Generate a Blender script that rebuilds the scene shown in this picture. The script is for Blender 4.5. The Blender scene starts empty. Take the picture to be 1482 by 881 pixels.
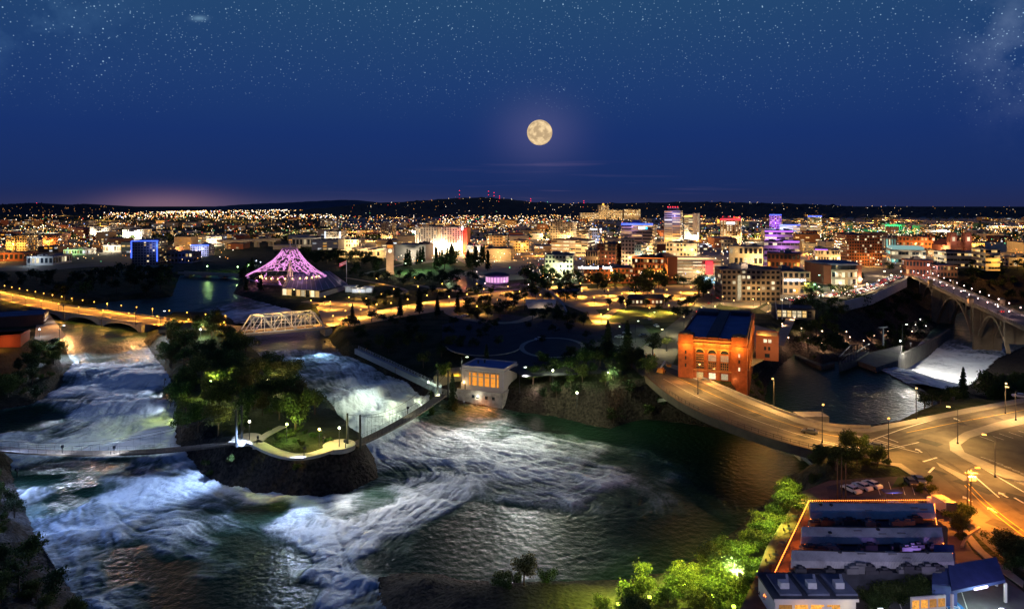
import bpy, bmesh, math, random
import numpy as np
from mathutils import Vector, Matrix, noise as mnoise
R = math.radians
random.seed(7)
rng = np.random.default_rng(11)
SC = bpy.context.scene
COL = SC.collection
# ---------------------------------------------------------------- camera
F, CX, HY, H = 1000.0, 741.0, 298.0, 65.0          # focal length in photo pixels, horizon row, height above the street
cd = bpy.data.cameras.new('camera'); cam = bpy.data.objects.new('camera', cd); COL.objects.link(cam)
cam.location = (0, 0, H); cam.rotation_euler = (R(90), 0, 0)
cd.sensor_fit = 'HORIZONTAL'; cd.sensor_width = 36; cd.lens = 36 * F / 1482
cd.shift_y = (HY - 440.5) / 1482
cd.clip_start = 1; cd.clip_end = 90000
SC.camera = cam
# ---------------------------------------------------------------- night sky
W = bpy.data.worlds.new('World'); SC.world = W; W.use_nodes = True
nt = W.node_tree; nt.nodes.clear()
def nd(t, **k):
    n = nt.nodes.new(t)
    for a, b in k.items(): setattr(n, a, b)
    return n
def val(sock, v):
    if hasattr(v, 'is_linked') or isinstance(v, bpy.types.NodeSocket): nt.links.new(v, sock)
    else: sock.default_value = v
def M(op, a, b=0.0, c=0.0, clamp=False):
    n = nd('ShaderNodeMath', operation=op, use_clamp=clamp); val(n.inputs[0], a); val(n.inputs[1], b)
    if len(n.inputs) > 2: val(n.inputs[2], c)
    return n.outputs[0]
def VM(op, a, b):
    n = nd('ShaderNodeVectorMath', operation=op); val(n.inputs[0], a); val(n.inputs[1], b); return n.outputs[0]
def mixc(f, a, b, mode='MIX'):
    n = nd('ShaderNodeMix', data_type='RGBA', blend_type=mode); val(n.inputs['Factor'], f)
    A, B = [s for s in n.inputs if s.type == 'RGBA']; val(A, a); val(B, b)
    return [s for s in n.outputs if s.type == 'RGBA'][0]
def ramp(f, stops, interp='LINEAR'):
    n = nd('ShaderNodeValToRGB'); n.color_ramp.interpolation = interp
    e = n.color_ramp.elements
    while len(e) < len(stops): e.new(0.5)
    for q, (p, c) in zip(e, stops): q.position = p; q.color = (c[0], c[1], c[2], 1) if not isinstance(c, (int, float)) else (c, c, c, 1)
    val(n.inputs[0], f); return n.outputs[0]
tc = nd('ShaderNodeTexCoord'); D = tc.outputs['Generated']
sp = nd('ShaderNodeSeparateXYZ'); nt.links.new(D, sp.inputs[0])
x_, y_, z_ = sp.outputs
base = ramp(z_, [(0.0, (.016, .023, .085)), (.03, (.010, .026, .118)), (.10, (.009, .031, .15)), (.17, (.013, .045, .165)),
                 (.28, (.018, .064, .165)), (.45, (.010, .028, .115)), (1.0, (.008, .022, .095))])
az = M('DIVIDE', x_, M('MAXIMUM', y_, .05)); el = M('DIVIDE', z_, M('MAXIMUM', y_, .05))
def bump_at(cx, cy, sx, sy):
    a = M('POWER', M('DIVIDE', M('SUBTRACT', az, cx), sx), 2); b = M('POWER', M('DIVIDE', M('SUBTRACT', el, cy), sy), 2)
    return M('EXPONENT', M('MULTIPLY', M('ADD', a, b), -1))
ahead = M('GREATER_THAN', y_, 0.1)
def add(c, f, col, k):
    return mixc(M('MULTIPLY', f, M('MULTIPLY', ahead, k)), c, col, 'ADD')
base = add(base, bump_at(-.50, 0.0, .085, .019), (.30, .14, .12, 1), .5)         # city glow on the horizon
base = add(base, bump_at(-.3, 0.0, .4, .014), (.10, .08, .12, 1), .22)
base = add(base, bump_at(.04, .106, .055, .045), (.058, .045, .065, 1), .8)       # halo round the moon
# thin cloud streaks under the moon
mp = nd('ShaderNodeMapping'); cb = nd('ShaderNodeCombineXYZ'); val(cb.inputs[0], M('MULTIPLY', az, 5)); val(cb.inputs[1], M('MULTIPLY', el, 130))
ns = nd('ShaderNodeTexNoise'); nt.links.new(cb.outputs[0], ns.inputs['Vector']); ns.inputs['Scale'].default_value = 1.0; ns.inputs['Detail'].default_value = 4
cl = M('MULTIPLY', ramp(ns.outputs['Fac'], [(.56, 0), (.74, 1)]), bump_at(.06, .022, .22, .022))
cl2 = M('MULTIPLY', ramp(ns.outputs['Fac'], [(.52, 0), (.7, 1)]), bump_at(.05, .058, .1, .008))
base = add(base, M('ADD', cl, M('MULTIPLY', cl2, .7)), (.085, .05, .07, 1), .6)
# milky way clouds in the upper corners
mn = nd('ShaderNodeTexNoise'); nt.links.new(D, mn.inputs['Vector']); mn.inputs['Scale'].default_value = 13; mn.inputs['Detail'].default_value = 7; mn.inputs['Roughness'].default_value = .62
mk = ramp(mn.outputs['Fac'], [(.42, 0), (.68, 1)])
base = add(base, M('MULTIPLY', mk, bump_at(.72, .25, .065, .10)), (.13, .165, .22, 1), .55)
base = add(base, M('MULTIPLY', mk, bump_at(-.70, .27, .12, .07)), (.06, .13, .2, 1), .5)
base = add(base, bump_at(-.453, .271, .010, .0035), (.3, .5, .6, 1), .35)
# stars
nv = nd('ShaderNodeTexNoise'); nt.links.new(D, nv.inputs['Vector']); nv.inputs['Scale'].default_value = 9; nv.inputs['Detail'].default_value = 3
def stars(scale, rad, keep, k):
    v = nd('ShaderNodeTexVoronoi', feature='F1', distance='EUCLIDEAN'); nt.links.new(D, v.inputs['Vector']); v.inputs['Scale'].default_value = scale
    sx = nd('ShaderNodeSeparateColor'); nt.links.new(v.outputs['Color'], sx.inputs[0])
    core = M('SUBTRACT', 1, M('DIVIDE', v.outputs['Distance'], rad), clamp=True)
    on = M('GREATER_THAN', sx.outputs[0], keep)
    br = M('POWER', sx.outputs[1], 2.0)
    return M('MULTIPLY', M('MULTIPLY', core, on), M('MULTIPLY', M('ADD', br, .12), k))
hi = ramp(M('ADD', el, M('MULTIPLY', M('SUBTRACT', nv.outputs['Fac'], .5), .14)), [(.13, 0), (.19, .5), (.28, 1)])
st = M('ADD', M('ADD', stars(120, .13, .25, 1.5), stars(260, .26, .30, .9)), stars(60, .075, .5, 2.0))
corner = M('ADD', 1, M('ADD', bump_at(-.70, .27, .12, .08), bump_at(.72, .24, .09, .1)))
base = add(base, M('MULTIPLY', M('MULTIPLY', st, hi), corner), (.40, .60, .74, 1), .85)
bg = nd('ShaderNodeBackground'); val(bg.inputs['Color'], base); bg.inputs['Strength'].default_value = 1.0
wo = nd('ShaderNodeOutputWorld'); nt.links.new(bg.outputs[0], wo.inputs[0])
# ---------------------------------------------------------------- moonlight and exposure
sd = bpy.data.lights.new('moonlight', 'SUN'); sd.energy = .03; sd.angle = R(.5); sd.color = (1, .86, .66)
so = bpy.data.objects.new('moonlight', sd); COL.objects.link(so)
so.rotation_euler = Vector((-.04, -1.0, -.106)).to_track_quat('-Z', 'Y').to_euler()
SC.view_settings.view_transform = 'Standard'; SC.view_settings.look = 'None'
SC.view_settings.exposure = 0; SC.view_settings.gamma = 1; SC.view_settings.use_curve_mapping = False
SC.render.engine = 'CYCLES'
cy = SC.cycles
cy.use_denoising = True; cy.max_bounces = 4; cy.diffuse_bounces = 2; cy.glossy_bounces = 2; cy.transmission_bounces = 2
cy.transparent_max_bounces = 4; cy.sample_clamp_indirect = 6; cy.sample_clamp_direct = 0; cy.caustics_reflective = False; cy.caustics_refractive = False
cy.use_light_tree = True
# ---------------------------------------------------------------- helpers
def G(px, py, z=0.0):
    Y = (H - z) * F / (py - HY); return Vector(((px - CX) * Y / F, Y, z))
def GL(l, z=0.0): return [G(p[0], p[1], p[2] if len(p) > 2 else z) for p in l]
def PX(X, Y, Z): return CX + F * X / Y, HY + F * (H - Z) / Y
def tag(o, label=None, cat=None, group=None, kind=None):
    if label: o['label'] = label
    if cat: o['category'] = cat
    if group: o['group'] = group
    if kind: o['kind'] = kind
    return o
def empty(name, loc=(0, 0, 0), rz=0.0, label=None, cat=None, group=None):
    o = bpy.data.objects.new(name, None); COL.objects.link(o); o.location = loc; o.rotation_euler = (0, 0, rz); o.empty_display_size = .5
    return tag(o, label, cat, group)
def link(name, me, parent=None, loc=None, scale=None, rz=None):
    o = bpy.data.objects.new(name, me); COL.objects.link(o)
    if parent: o.parent = parent
    if loc is not None: o.location = loc
    if scale is not None: o.scale = scale
    if rz is not None: o.rotation_euler = (0, 0, rz)
    return o
def kids(o): return [c for c in KID.get(o.name, [])]
KID = {}
def copy_tree(o, parent=None):
    c = o.copy(); COL.objects.link(c)
    if parent: c.parent = parent
    for ch in o.children: copy_tree(ch, c)
    return c
def nth(n):
    return ['first', 'second', 'third', 'fourth', 'fifth', 'sixth', 'seventh', 'eighth', 'ninth', 'tenth'][n - 1] if n <= 10 else '%d%s' % (n, 'th' if 10 < n % 100 < 14 else {1: 'st', 2: 'nd', 3: 'rd'}.get(n % 10, 'th'))
class MB:
    def __init__(s): s.v = []; s.f = []; s.m = []; s.mi = 0
    def add(s, vs, fs):
        b = len(s.v); s.v += [tuple(v) for v in vs]; s.f += [[b + i for i in f] for f in fs]; s.m += [s.mi] * len(fs); return s
    def box(s, x0, x1, y0, y1, z0, z1, bottom=True):
        fs = [(4, 5, 6, 7), (0, 1, 5, 4), (1, 2, 6, 5), (2, 3, 7, 6), (3, 0, 4, 7)] + ([(3, 2, 1, 0)] if bottom else [])
        return s.add([(x0, y0, z0), (x1, y0, z0), (x1, y1, z0), (x0, y1, z0), (x0, y0, z1), (x1, y0, z1), (x1, y1, z1), (x0, y1, z1)], fs)
    def bar(s, a, b, w, h=None, up=(0, 0, 1)):
        a, b = Vector(a), Vector(b); h = w if h is None else h
        d = (b - a).normalized(); u = Vector(up)
        if abs(d.dot(u)) > .98: u = Vector((0, 1, 0))
        sd = d.cross(u).normalized() * (w / 2); u = sd.cross(d).normalized() * (h / 2)
        vs = [p + q for p in (a, b) for q in (-sd - u, sd - u, sd + u, -sd + u)]
        return s.add(vs, [(0, 1, 2, 3), (7, 6, 5, 4), (0, 4, 5, 1), (1, 5, 6, 2), (2, 6, 7, 3), (3, 7, 4, 0)])
    def tube(s, pts, rads, n=6, cap=True):
        pts = [Vector(p) for p in pts]
        if isinstance(rads, (int, float)): rads = [rads] * len(pts)
        b = len(s.v)
        for i, p in enumerate(pts):
            d = (pts[min(i + 1, len(pts) - 1)] - pts[max(i - 1, 0)]).normalized()
            u = Vector((0, 0, 1)) if abs(d.z) < .9 else Vector((1, 0, 0))
            a = d.cross(u).normalized(); c = d.cross(a).normalized()
            for k in range(n):
                t = 2 * math.pi * k / n; s.v.append(tuple(p + a * math.cos(t) * rads[i] + c * math.sin(t) * rads[i]))
        for i in range(len(pts) - 1):
            for k in range(n):
                s.f.append([b + i * n + k, b + i * n + (k + 1) % n, b + (i + 1) * n + (k + 1) % n, b + (i + 1) * n + k]); s.m.append(s.mi)
        if cap:
            s.f.append([b + k for k in range(n)]); s.f.append([b + (len(pts) - 1) * n + k for k in reversed(range(n))]); s.m += [s.mi, s.mi]
        return s
    def lathe(s, prof, c=(0, 0, 0), n=10):
        b = len(s.v); c = Vector(c)
        for r, z in prof:
            for k in range(n):
                t = 2 * math.pi * k / n; s.v.append((c.x + r * math.cos(t), c.y + r * math.sin(t), c.z + z))
        for i in range(len(prof) - 1):
            for k in range(n):
                s.f.append([b + i * n + k, b + i * n + (k + 1) % n, b + (i + 1) * n + (k + 1) % n, b + (i + 1) * n + k]); s.m.append(s.mi)
        return s
    def ball(s, c, r, n=8, m=5, sz=1.0):
        return s.lathe([(max(r * math.sin(math.pi * i / m), .001), -r * sz * math.cos(math.pi * i / m)) for i in range(m + 1)], c, n)
    def prism(s, poly, z0, z1):
        n = len(poly); a = sum(poly[i][0] * poly[(i + 1) % n][1] - poly[(i + 1) % n][0] * poly[i][1] for i in range(n))
        p = [(q[0], q[1]) for q in (poly if a > 0 else list(reversed(poly)))]
        vs = [(x, y, z0) for x, y in p] + [(x, y, z1) for x, y in p]
        fs = [list(range(n, 2 * n)), list(reversed(range(n)))] + [(i, (i + 1) % n, n + (i + 1) % n, n + i) for i in range(n)]
        return s.add(vs, fs)
    def flat(s, poly, z):
        n = len(poly); a = sum(poly[i][0] * poly[(i + 1) % n][1] - poly[(i + 1) % n][0] * poly[i][1] for i in range(n))
        p = poly if a > 0 else list(reversed(poly))
        return s.add([(q[0], q[1], z) for q in p], [list(range(n))])
    def strip(s, pts, w, z=None, closed=False):
        pts = [Vector(p) for p in pts]; n = len(pts); b = len(s.v)
        for i, p in enumerate(pts):
            d = pts[min(i + 1, n - 1)] - pts[max(i - 1, 0)]; d.z = 0; d.normalize(); sd = Vector((-d.y, d.x, 0)) * w / 2
            for q in (p - sd, p + sd): s.v.append((q.x, q.y, q.z if z is None else z))
        for i in range(n - 1): s.f.append([b + 2 * i, b + 2 * i + 2, b + 2 * i + 3, b + 2 * i + 1]); s.m.append(s.mi)
        return s
    def ribbon(s, pts, w, t):      # a strip with thickness t below
        pts = [Vector(p) for p in pts]; n = len(pts); b = len(s.v)
        for i, p in enumerate(pts):
            d = pts[min(i + 1, n - 1)] - pts[max(i - 1, 0)]; d.z = 0; d.normalize(); sd = Vector((-d.y, d.x, 0)) * w / 2
            for q in (p - sd, p + sd): s.v.append((q.x, q.y, q.z))
            for q in (p + sd, p - sd): s.v.append((q.x, q.y, q.z - t))
        for i in range(n - 1):
            for k in range(4): s.f.append([b + 4 * i + k, b + 4 * i + 4 + k, b + 4 * i + 4 + (k + 1) % 4, b + 4 * i + (k + 1) % 4]); s.m.append(s.mi)
        s.f += [[b, b + 1, b + 2, b + 3], [b + 4 * n - 1, b + 4 * n - 2, b + 4 * n - 3, b + 4 * n - 4]]; s.m += [s.mi] * 2
        return s
    def mesh(s, name, mats, smooth=False):
        me = bpy.data.meshes.new(name); me.from_pydata(s.v, [], s.f)
        for m in (mats if isinstance(mats, (list, tuple)) else [mats]): me.materials.append(m)
        if any(s.m): me.polygons.foreach_set('material_index', s.m)
        if smooth: me.polygons.foreach_set('use_smooth', [True] * len(s.f))
        me.update(); return me
    def build(s, name, mats, parent=None, smooth=False, **k): return link(name, s.mesh(name, mats, smooth), parent, **k)
def dense(pts, step):
    out = []
    for a, b in zip(pts[:-1], pts[1:]):
        n = max(1, int((b - a).length / step)); out += [a.lerp(b, i / n) for i in range(n)]
    return out + [pts[-1]]
def smooth_line(pts, it=2):
    pts = [Vector(p) for p in pts]
    for _ in range(it):
        q = [pts[0]]
        for a, b in zip(pts[:-1], pts[1:]): q += [a.lerp(b, .25), a.lerp(b, .75)]
        pts = q + [pts[-1]]
    return pts
def along(pts, step, off=0.0, start=0.0):
    out = []; acc = start
    for a, b in zip(pts[:-1], pts[1:]):
        L = (b - a).length; d = (b - a) / max(L, 1e-6); sd = Vector((-d.y, d.x, 0)).normalized() if d.length else Vector()
        while acc <= L: out.append(a + d * acc + sd * off); acc += step
        acc -= L
    return out
# ---------------------------------------------------------------- materials
MATS = {}
def mat(name, col, rough=.85, metal=0.0, var=.25, scale=.4, bump=0.0, spec=.3, detail=4):
    if name in MATS: return MATS[name]
    m = bpy.data.materials.new(name); m.use_nodes = True; t = m.node_tree; b = t.nodes['Principled BSDF']
    b.inputs['Roughness'].default_value = rough; b.inputs['Metallic'].default_value = metal; b.inputs['Specular IOR Level'].default_value = spec
    c = t.nodes.new('ShaderNodeTexCoord'); n = t.nodes.new('ShaderNodeTexNoise'); n.inputs['Scale'].default_value = scale; n.inputs['Detail'].default_value = detail; n.inputs['Roughness'].default_value = .65
    t.links.new(c.outputs['Object'], n.inputs['Vector'])
    r = t.nodes.new('ShaderNodeValToRGB'); t.links.new(n.outputs['Fac'], r.inputs[0])
    e = r.color_ramp.elements; e[0].position = .3; e[1].position = .7
    e[0].color = tuple(x * (1 - var) for x in col) + (1,); e[1].color = tuple(min(x * (1 + var), 1) for x in col) + (1,)
    t.links.new(r.outputs[0], b.inputs['Base Color'])
    if bump:
        bp = t.nodes.new('ShaderNodeBump'); bp.inputs['Strength'].default_value = bump; bp.inputs['Distance'].default_value = .3
        t.links.new(n.outputs['Fac'], bp.inputs['Height']); t.links.new(bp.outputs[0], b.inputs['Normal'])
    MATS[name] = m; return m
def emit(name, col, k, sample=False):
    if name in MATS: return MATS[name]
    m = bpy.data.materials.new(name); m.use_nodes = True; t = m.node_tree; b = t.nodes['Principled BSDF']
    b.inputs['Base Color'].default_value = (.05, .05, .05, 1); b.inputs['Roughness'].default_value = .4
    b.inputs['Emission Color'].default_value = tuple(col) + (1,); b.inputs['Emission Strength'].default_value = k
    if not sample: m.cycles.emission_sampling = 'NONE'
    MATS[name] = m; return m
def window_mat(name, col, k):
    """lit room behind a pane: brightness differs from window to window and within one"""
    m = emit(name, col, k); t = m.node_tree; b = t.nodes['Principled BSDF']; b.inputs['Roughness'].default_value = .15
    oi = t.nodes.new('ShaderNodeObjectInfo'); gi = t.nodes.new('ShaderNodeNewGeometry')
    a = t.nodes.new('ShaderNodeMath'); a.operation = 'ADD'; t.links.new(oi.outputs['Random'], a.inputs[0]); t.links.new(gi.outputs['Random Per Island'], a.inputs[1])
    f = t.nodes.new('ShaderNodeMath'); f.operation = 'FRACT'; t.links.new(a.outputs[0], f.inputs[0])
    mr = t.nodes.new('ShaderNodeMapRange'); mr.inputs[3].default_value = .25 * k; mr.inputs[4].default_value = 1.3 * k; t.links.new(f.outputs[0], mr.inputs[0])
    c = t.nodes.new('ShaderNodeTexCoord'); n = t.nodes.new('ShaderNodeTexNoise'); n.inputs['Scale'].default_value = 3; t.links.new(c.outputs['Object'], n.inputs['Vector'])
    mu = t.nodes.new('ShaderNodeMath'); mu.operation = 'MULTIPLY'; t.links.new(mr.outputs[0], mu.inputs[0]); t.links.new(n.outputs['Fac'], mu.inputs[1])
    m2 = t.nodes.new('ShaderNodeMath'); m2.operation = 'MULTIPLY'; t.links.new(mu.outputs[0], m2.inputs[0]); m2.inputs[1].default_value = 1.8
    t.links.new(m2.outputs[0], b.inputs['Emission Strength']); return m
GLASS = mat('dark_glass', (.02, .025, .035), .08, 0, .2, .3, spec=.8)
WIN = {'dark': GLASS, 'warm': window_mat('win_warm', (1, .62, .22), 1.0), 'cream': window_mat('win_cream', (1, .82, .5), 1.1), 'white': window_mat('win_white', (.9, .95, 1), 1.1),
       'amber': window_mat('win_amber', (1, .42, .05), 1.0), 'purple': window_mat('win_purple', (.7, .3, 1), 1.0), 'teal': window_mat('win_teal', (.3, .9, .8), .9), 'red': window_mat('win_red', (1, .12, .06), 1.2)}
WALL = {k: mat('wall_' + k, c, .85, 0, .12, .25) for k, c in dict(tan=(.34, .27, .19), cream=(.46, .40, .30), white=(.62, .60, .56), brick=(.20, .07, .04), darkbrick=(.14, .07, .05), brown=(.19, .13, .09),
        grey=(.30, .30, .30), dark=(.07, .07, .08), blue=(.10, .12, .22), concrete=(.38, .36, .32), purple=(.30, .24, .34), redbrick=(.24, .08, .045)).items()}
ROOF = {k: mat('roof_' + k, c, .8, 0, .25, .3) for k, c in dict(dark=(.06, .06, .07), grey=(.18, .18, .19), white=(.55, .53, .5), blue=(.10, .12, .2), brown=(.09, .07, .06), green=(.07, .12, .08)).items()}
CONC = mat('concrete', (.36, .33, .28), .9, 0, .2, .5, .1)
STEEL = mat('dark_steel', (.06, .06, .065), .5, .6, .2, 1)
PALE_STEEL = mat('pale_steel', (.55, .57, .6), .5, .3, .15, 1)
LIGHTS = {}
def lamp_data(col, power, kind='POINT', radius=.25, spot=None, blend=.85):
    k = (tuple(col), power, kind, radius, spot)
    if k not in LIGHTS:
        l = bpy.data.lights.new(kind.lower() + '_light', kind); l.color = col; l.energy = power; l.shadow_soft_size = radius
        if kind == 'SPOT': l.spot_size = R(spot); l.spot_blend = blend
        LIGHTS[k] = l
    return LIGHTS[k]
def light(name, col, power, loc, parent=None, kind='POINT', radius=.25, spot=None, aim=None):
    o = link(name, lamp_data(col, power, kind, radius, spot), parent, loc)
    if aim is not None: o.rotation_euler = (Vector(aim) - Vector(loc)).to_track_quat('-Z', 'Y').to_euler()
    return o
def text_mesh(s, size, m, depth=.06):
    c = bpy.data.curves.new('lettering', 'FONT'); c.body = s; c.size = size; c.extrude = depth; c.align_x = 'CENTER'; c.align_y = 'CENTER'
    o = bpy.data.objects.new('lettering_source', c); COL.objects.link(o)
    me = bpy.data.meshes.new_from_object(o.evaluated_get(bpy.context.evaluated_depsgraph_get())); bpy.data.objects.remove(o)
    me.name = 'lettering'; me.materials.clear(); me.materials.append(m); return me
def lettering(s, size, m, parent, loc, rz=0.0, name='lettering'):
    o = link(name, text_mesh(s, size, m), parent, loc); o.rotation_euler = (R(90), 0, rz); return o
# ================================================================ water levels, banks, terrain
RIVER = [(78,470,-4),(95,500,-5),(112,528,-6),(90,560,-8),(55,590,-10),(0,605,-12),(-90,610,-12),(-90,662,-13),(20,668,-13),(28,705,-14),(55,770,-15),(95,830,-15),(150,905,-15),
 (560,905,-15),(540,872,-15),(535,835,-15),(600,822,-15),(720,842,-15),(860,838,-15),(960,828,-15),(1020,795,-15),(1060,765,-15),(1105,725,-15),(1150,698,-15),(1185,668,-15),(1205,640,-15),
 (1250,617,-15),(1300,606,-15),(1350,592,-15),(1351,575,-15),(1268,530,-15),(1240,523,-15),(1205,523,-15),(1190,528,-15),(1152,512,-15),(1128,532,-15),(1113,556,-15),(1108,584,-15),(1088,610,-15),(1068,624,-15),(992,612,-15),
 (930,608,-15),(880,622,-15),(865,619,-15),(800,604,-15),(760,600,-15),(735,598,-15),(680,594,-15),(640,588,-15),(605,586,-15),(582,566,-13),(556,548,-9),(530,530,-7),(490,512,-5.5),(472,490,-4),(472,466,-4),
 (352,474,-4),(358,495,-4.5),(385,520,-5.5),(420,548,-6.5),(452,570,-8),(478,592,-11),(498,615,-14),(520,640,-15),(545,668,-15),(550,694,-15),(504,715,-15),(440,722,-15),(376,716,-15),(326,709,-15),(286,692,-14.5),
 (266,665,-13.5),(248,640,-12),(250,600,-10),(255,570,-8),(238,545,-7),(222,520,-5.5),(205,495,-4.5),(216,466,-4)]
UPPER = [(262,398,-4),(350,398,-4),(336,425,-4),(400,445,-4),(474,462,-4),(474,474,-4),(352,480,-4),(338,462,-4),(290,456,-4),(236,458,-4),(218,474,-4),(76,474,-4),(70,448,-4),(140,440,-4),(180,434,-4),(250,430,-4)]
GORGE = [(1268,530,-15),(1278,527,-18),(1296,531,-25),(1330,502,-30),(1352,477,-30),(1378,458,-30),(1410,446,-30),(1500,440,-30),(1500,492,-30),(1440,520,-30),(1415,545,-30),(1385,572,-29),(1362,585,-23),(1352,578,-16)]
LEVELS = [(170,470,-4),(200,490,-4.5),(130,528,-5.5),(180,530,-5.5),(225,535,-6),(90,572,-8.5),(160,575,-9),(225,575,-9),(60,612,-11),(150,615,-11.2),(230,612,-10.8),(60,640,-12),(150,645,-12.3),(240,645,-12.3),
 (80,680,-12.6),(150,690,-12.8),(230,680,-13.2),(40,705,-13.6),(100,735,-13.6),(200,720,-15),(60,780,-14.7),(130,790,-15.2),(300,720,-15),(250,800,-15),(400,760,-15),(480,820,-14.6),(520,870,-15),(600,740,-14.7),
 (400,500,-4.6),(430,530,-5.4),(480,545,-5.8),(500,568,-7.2),(470,578,-7.5),(530,560,-8),(560,580,-11.5),(540,598,-13),(520,612,-14.3),(585,605,-14.6),(560,640,-15),(640,640,-15),(760,640,-15),(900,700,-15),(700,800,-15),(1000,700,-15),
 (1100,650,-15),(1200,560,-15),(1250,560,-15),(1300,590,-15),(400,480,-4),(400,450,-4),(300,420,-4),(150,450,-4)]
def wpts(l): return np.array([tuple(G(*p[:3])) for p in l], dtype=np.float64)
def shepard(X, Y, pts, v, p=2.0, soft=3.0):
    num = np.zeros(X.shape); den = np.zeros(X.shape)
    for (px, py), q in zip(pts, v):
        w = 1.0 / ((X - px) ** 2 + (Y - py) ** 2 + soft * soft) ** p
        num += w * q; den += w
    return num / den
def inside(X, Y, P):
    r = np.zeros(X.shape, bool); n = len(P)
    for i in range(n):
        x1, y1 = P[i][:2]; x2, y2 = P[(i + 1) % n][:2]
        if y1 == y2: continue
        c = ((y1 > Y) != (y2 > Y)) & (X < (x2 - x1) * (Y - y1) / (y2 - y1) + x1); r ^= c
    return r
def sdist(X, Y, P):
    d = np.full(X.shape, 1e9); n = len(P)
    for i in range(n):
        x1, y1 = P[i][:2]; x2, y2 = P[(i + 1) % n][:2]; dx, dy = x2 - x1, y2 - y1; L = dx * dx + dy * dy + 1e-9
        t = np.clip(((X - x1) * dx + (Y - y1) * dy) / L, 0, 1); d = np.minimum(d, (X - x1 - t * dx) ** 2 + (Y - y1 - t * dy) ** 2)
    d = np.sqrt(d); return np.where(inside(X, Y, P), -d, d)
Priv, Pup, Pgor = wpts(RIVER), wpts(UPPER), wpts(GORGE)
LV = wpts(LEVELS)
def vnoise(X, Y, s, seed=0):
    r = np.random.default_rng(seed); T = r.random((64, 64)); x, y = X / s, Y / s
    xi, yi = np.floor(x).astype(int), np.floor(y).astype(int); fx, fy = x - xi, y - yi
    fx, fy = fx * fx * (3 - 2 * fx), fy * fy * (3 - 2 * fy)
    g = lambda a, b: T[a % 64, b % 64]
    return (g(xi, yi) * (1 - fx) + g(xi + 1, yi) * fx) * (1 - fy) + (g(xi, yi + 1) * (1 - fx) + g(xi + 1, yi + 1) * fx) * fy
def fbm(X, Y, s, o=4, seed=0): return sum(vnoise(X, Y, s / 2 ** k, seed + k) * .5 ** k for k in range(o)) / (2 - .5 ** (o - 1)) - .5
TOPS = [(360,600,-4,28),(300,560,-4,25),(440,640,-4.2,22),(480,655,-4.2,18),(330,525,-2.5,28),(50,540,-4,30),(20,580,-7,22),(0,720,-7,22),(40,830,-9,25),(640,870,-9,30),(560,870,-10,20),(760,875,-8,25),(900,870,-5,22),
 (660,568,-6.5,22),(600,540,-4.5,20),(560,515,-3.5,22),(850,585,-3,18),(760,575,-5,15),(1050,850,-3,12),(60,700,-9,18),(700,560,-6,18)]
TP = np.array([tuple(G(a, b, c)) for a, b, c, _ in TOPS])
BW = [(380,690,8.5,25),(480,690,8.5,22),(300,680,8,20),(60,540,14,30),(40,760,16,25),(640,840,18,30),(760,840,20,30),(900,820,22,25),(1050,770,22,25),(1150,690,18,15),(700,600,5,15),(850,600,11,25),(600,570,12,20),(1040,600,4.5,22),(1100,575,7,14),(1250,610,36,25),(1330,595,30,20),(1120,540,17,25),(1200,515,20,20)]
BP = np.array([tuple(G(a, b, -10)) for a, b, _, _ in BW])
def blend(X, Y, P, vals, rad, dflt):
    num = np.full(X.shape, dflt * .08); den = np.full(X.shape, .08)
    for p, v, r in zip(P, vals, rad):
        w = np.exp(-((X - p[0]) ** 2 + (Y - p[1]) ** 2) / (r * r)); num += w * v; den += w
    return num / den
def sm(t): t = np.clip(t, 0, 1); return t * t * (3 - 2 * t)
_CA, _CB = G(1268, 530, -15), G(1351, 575, -15)
def gorge_level(X, Y):
    tt = np.clip(((X - _CA.x) * (_CB.x - _CA.x) + (Y - _CA.y) * (_CB.y - _CA.y)) / (_CB - _CA).length_squared, 0, 1)
    dc = np.sqrt((X - _CA.x - tt * (_CB.x - _CA.x)) ** 2 + (Y - _CA.y - tt * (_CB.y - _CA.y)) ** 2)
    return dc, -15.0 - 15.0 * sm(dc / 70) ** .85
def terrain(X, Y):
    X, Y = np.asarray(X, float), np.asarray(Y, float)
    lev = shepard(X, Y, LV[:, :2], LV[:, 2]); top = blend(X, Y, TP, [t[2] for t in TOPS], [t[3] for t in TOPS], 0.0); bw = blend(X, Y, BP, [b[2] for b in BW], [b[3] for b in BW], 9.0)
    d = sdist(X, Y, Priv); d2 = sdist(X, Y, Pup)
    rough = fbm(X, Y, 9, 4, 3)
    def bank(d, lev, top, bw):
        dd = d + rough * np.minimum(np.abs(d) + 2.0, 7)
        s = sm(dd / bw)
        zz = lev + (top - lev) * s + rough * 1.6 * sm(d / 6) * (1 - .9 * sm((d - bw) / 12))
        return np.where(d < 0, lev - .3 - np.minimum(-d, 3.0) * .9, np.where(zz < lev + .25, lev + .25 * np.minimum(d, 1), zz))
    z = np.minimum(bank(d, lev, top, bw), bank(d2, np.full(X.shape, -4.0), np.minimum(top, 0), np.full(X.shape, 10.0)))
    dg = sdist(X, Y, Pgor); lg = gorge_level(X, Y)[1]
    keep = sm((Y - 205) / 40.0)
    side = sm((289 + 1.13 * (X - 176) - Y) / 30) * sm((X - 150) / 30); gw = 62 + 62 * side; go = 14 * side
    z = np.minimum(z, np.where(dg < 0, lg - .6 - np.minimum(-dg, 4) * .6, lg + (0 - lg) * sm((dg + rough * 8 - go) / gw) + rough * 3 * sm(dg / 10) * (1 - sm((dg - 55) / 12))) * keep + (1 - keep) * 50)
    return z
def tz(x, y): return float(terrain(np.array([x]), np.array([y]))[0])
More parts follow.
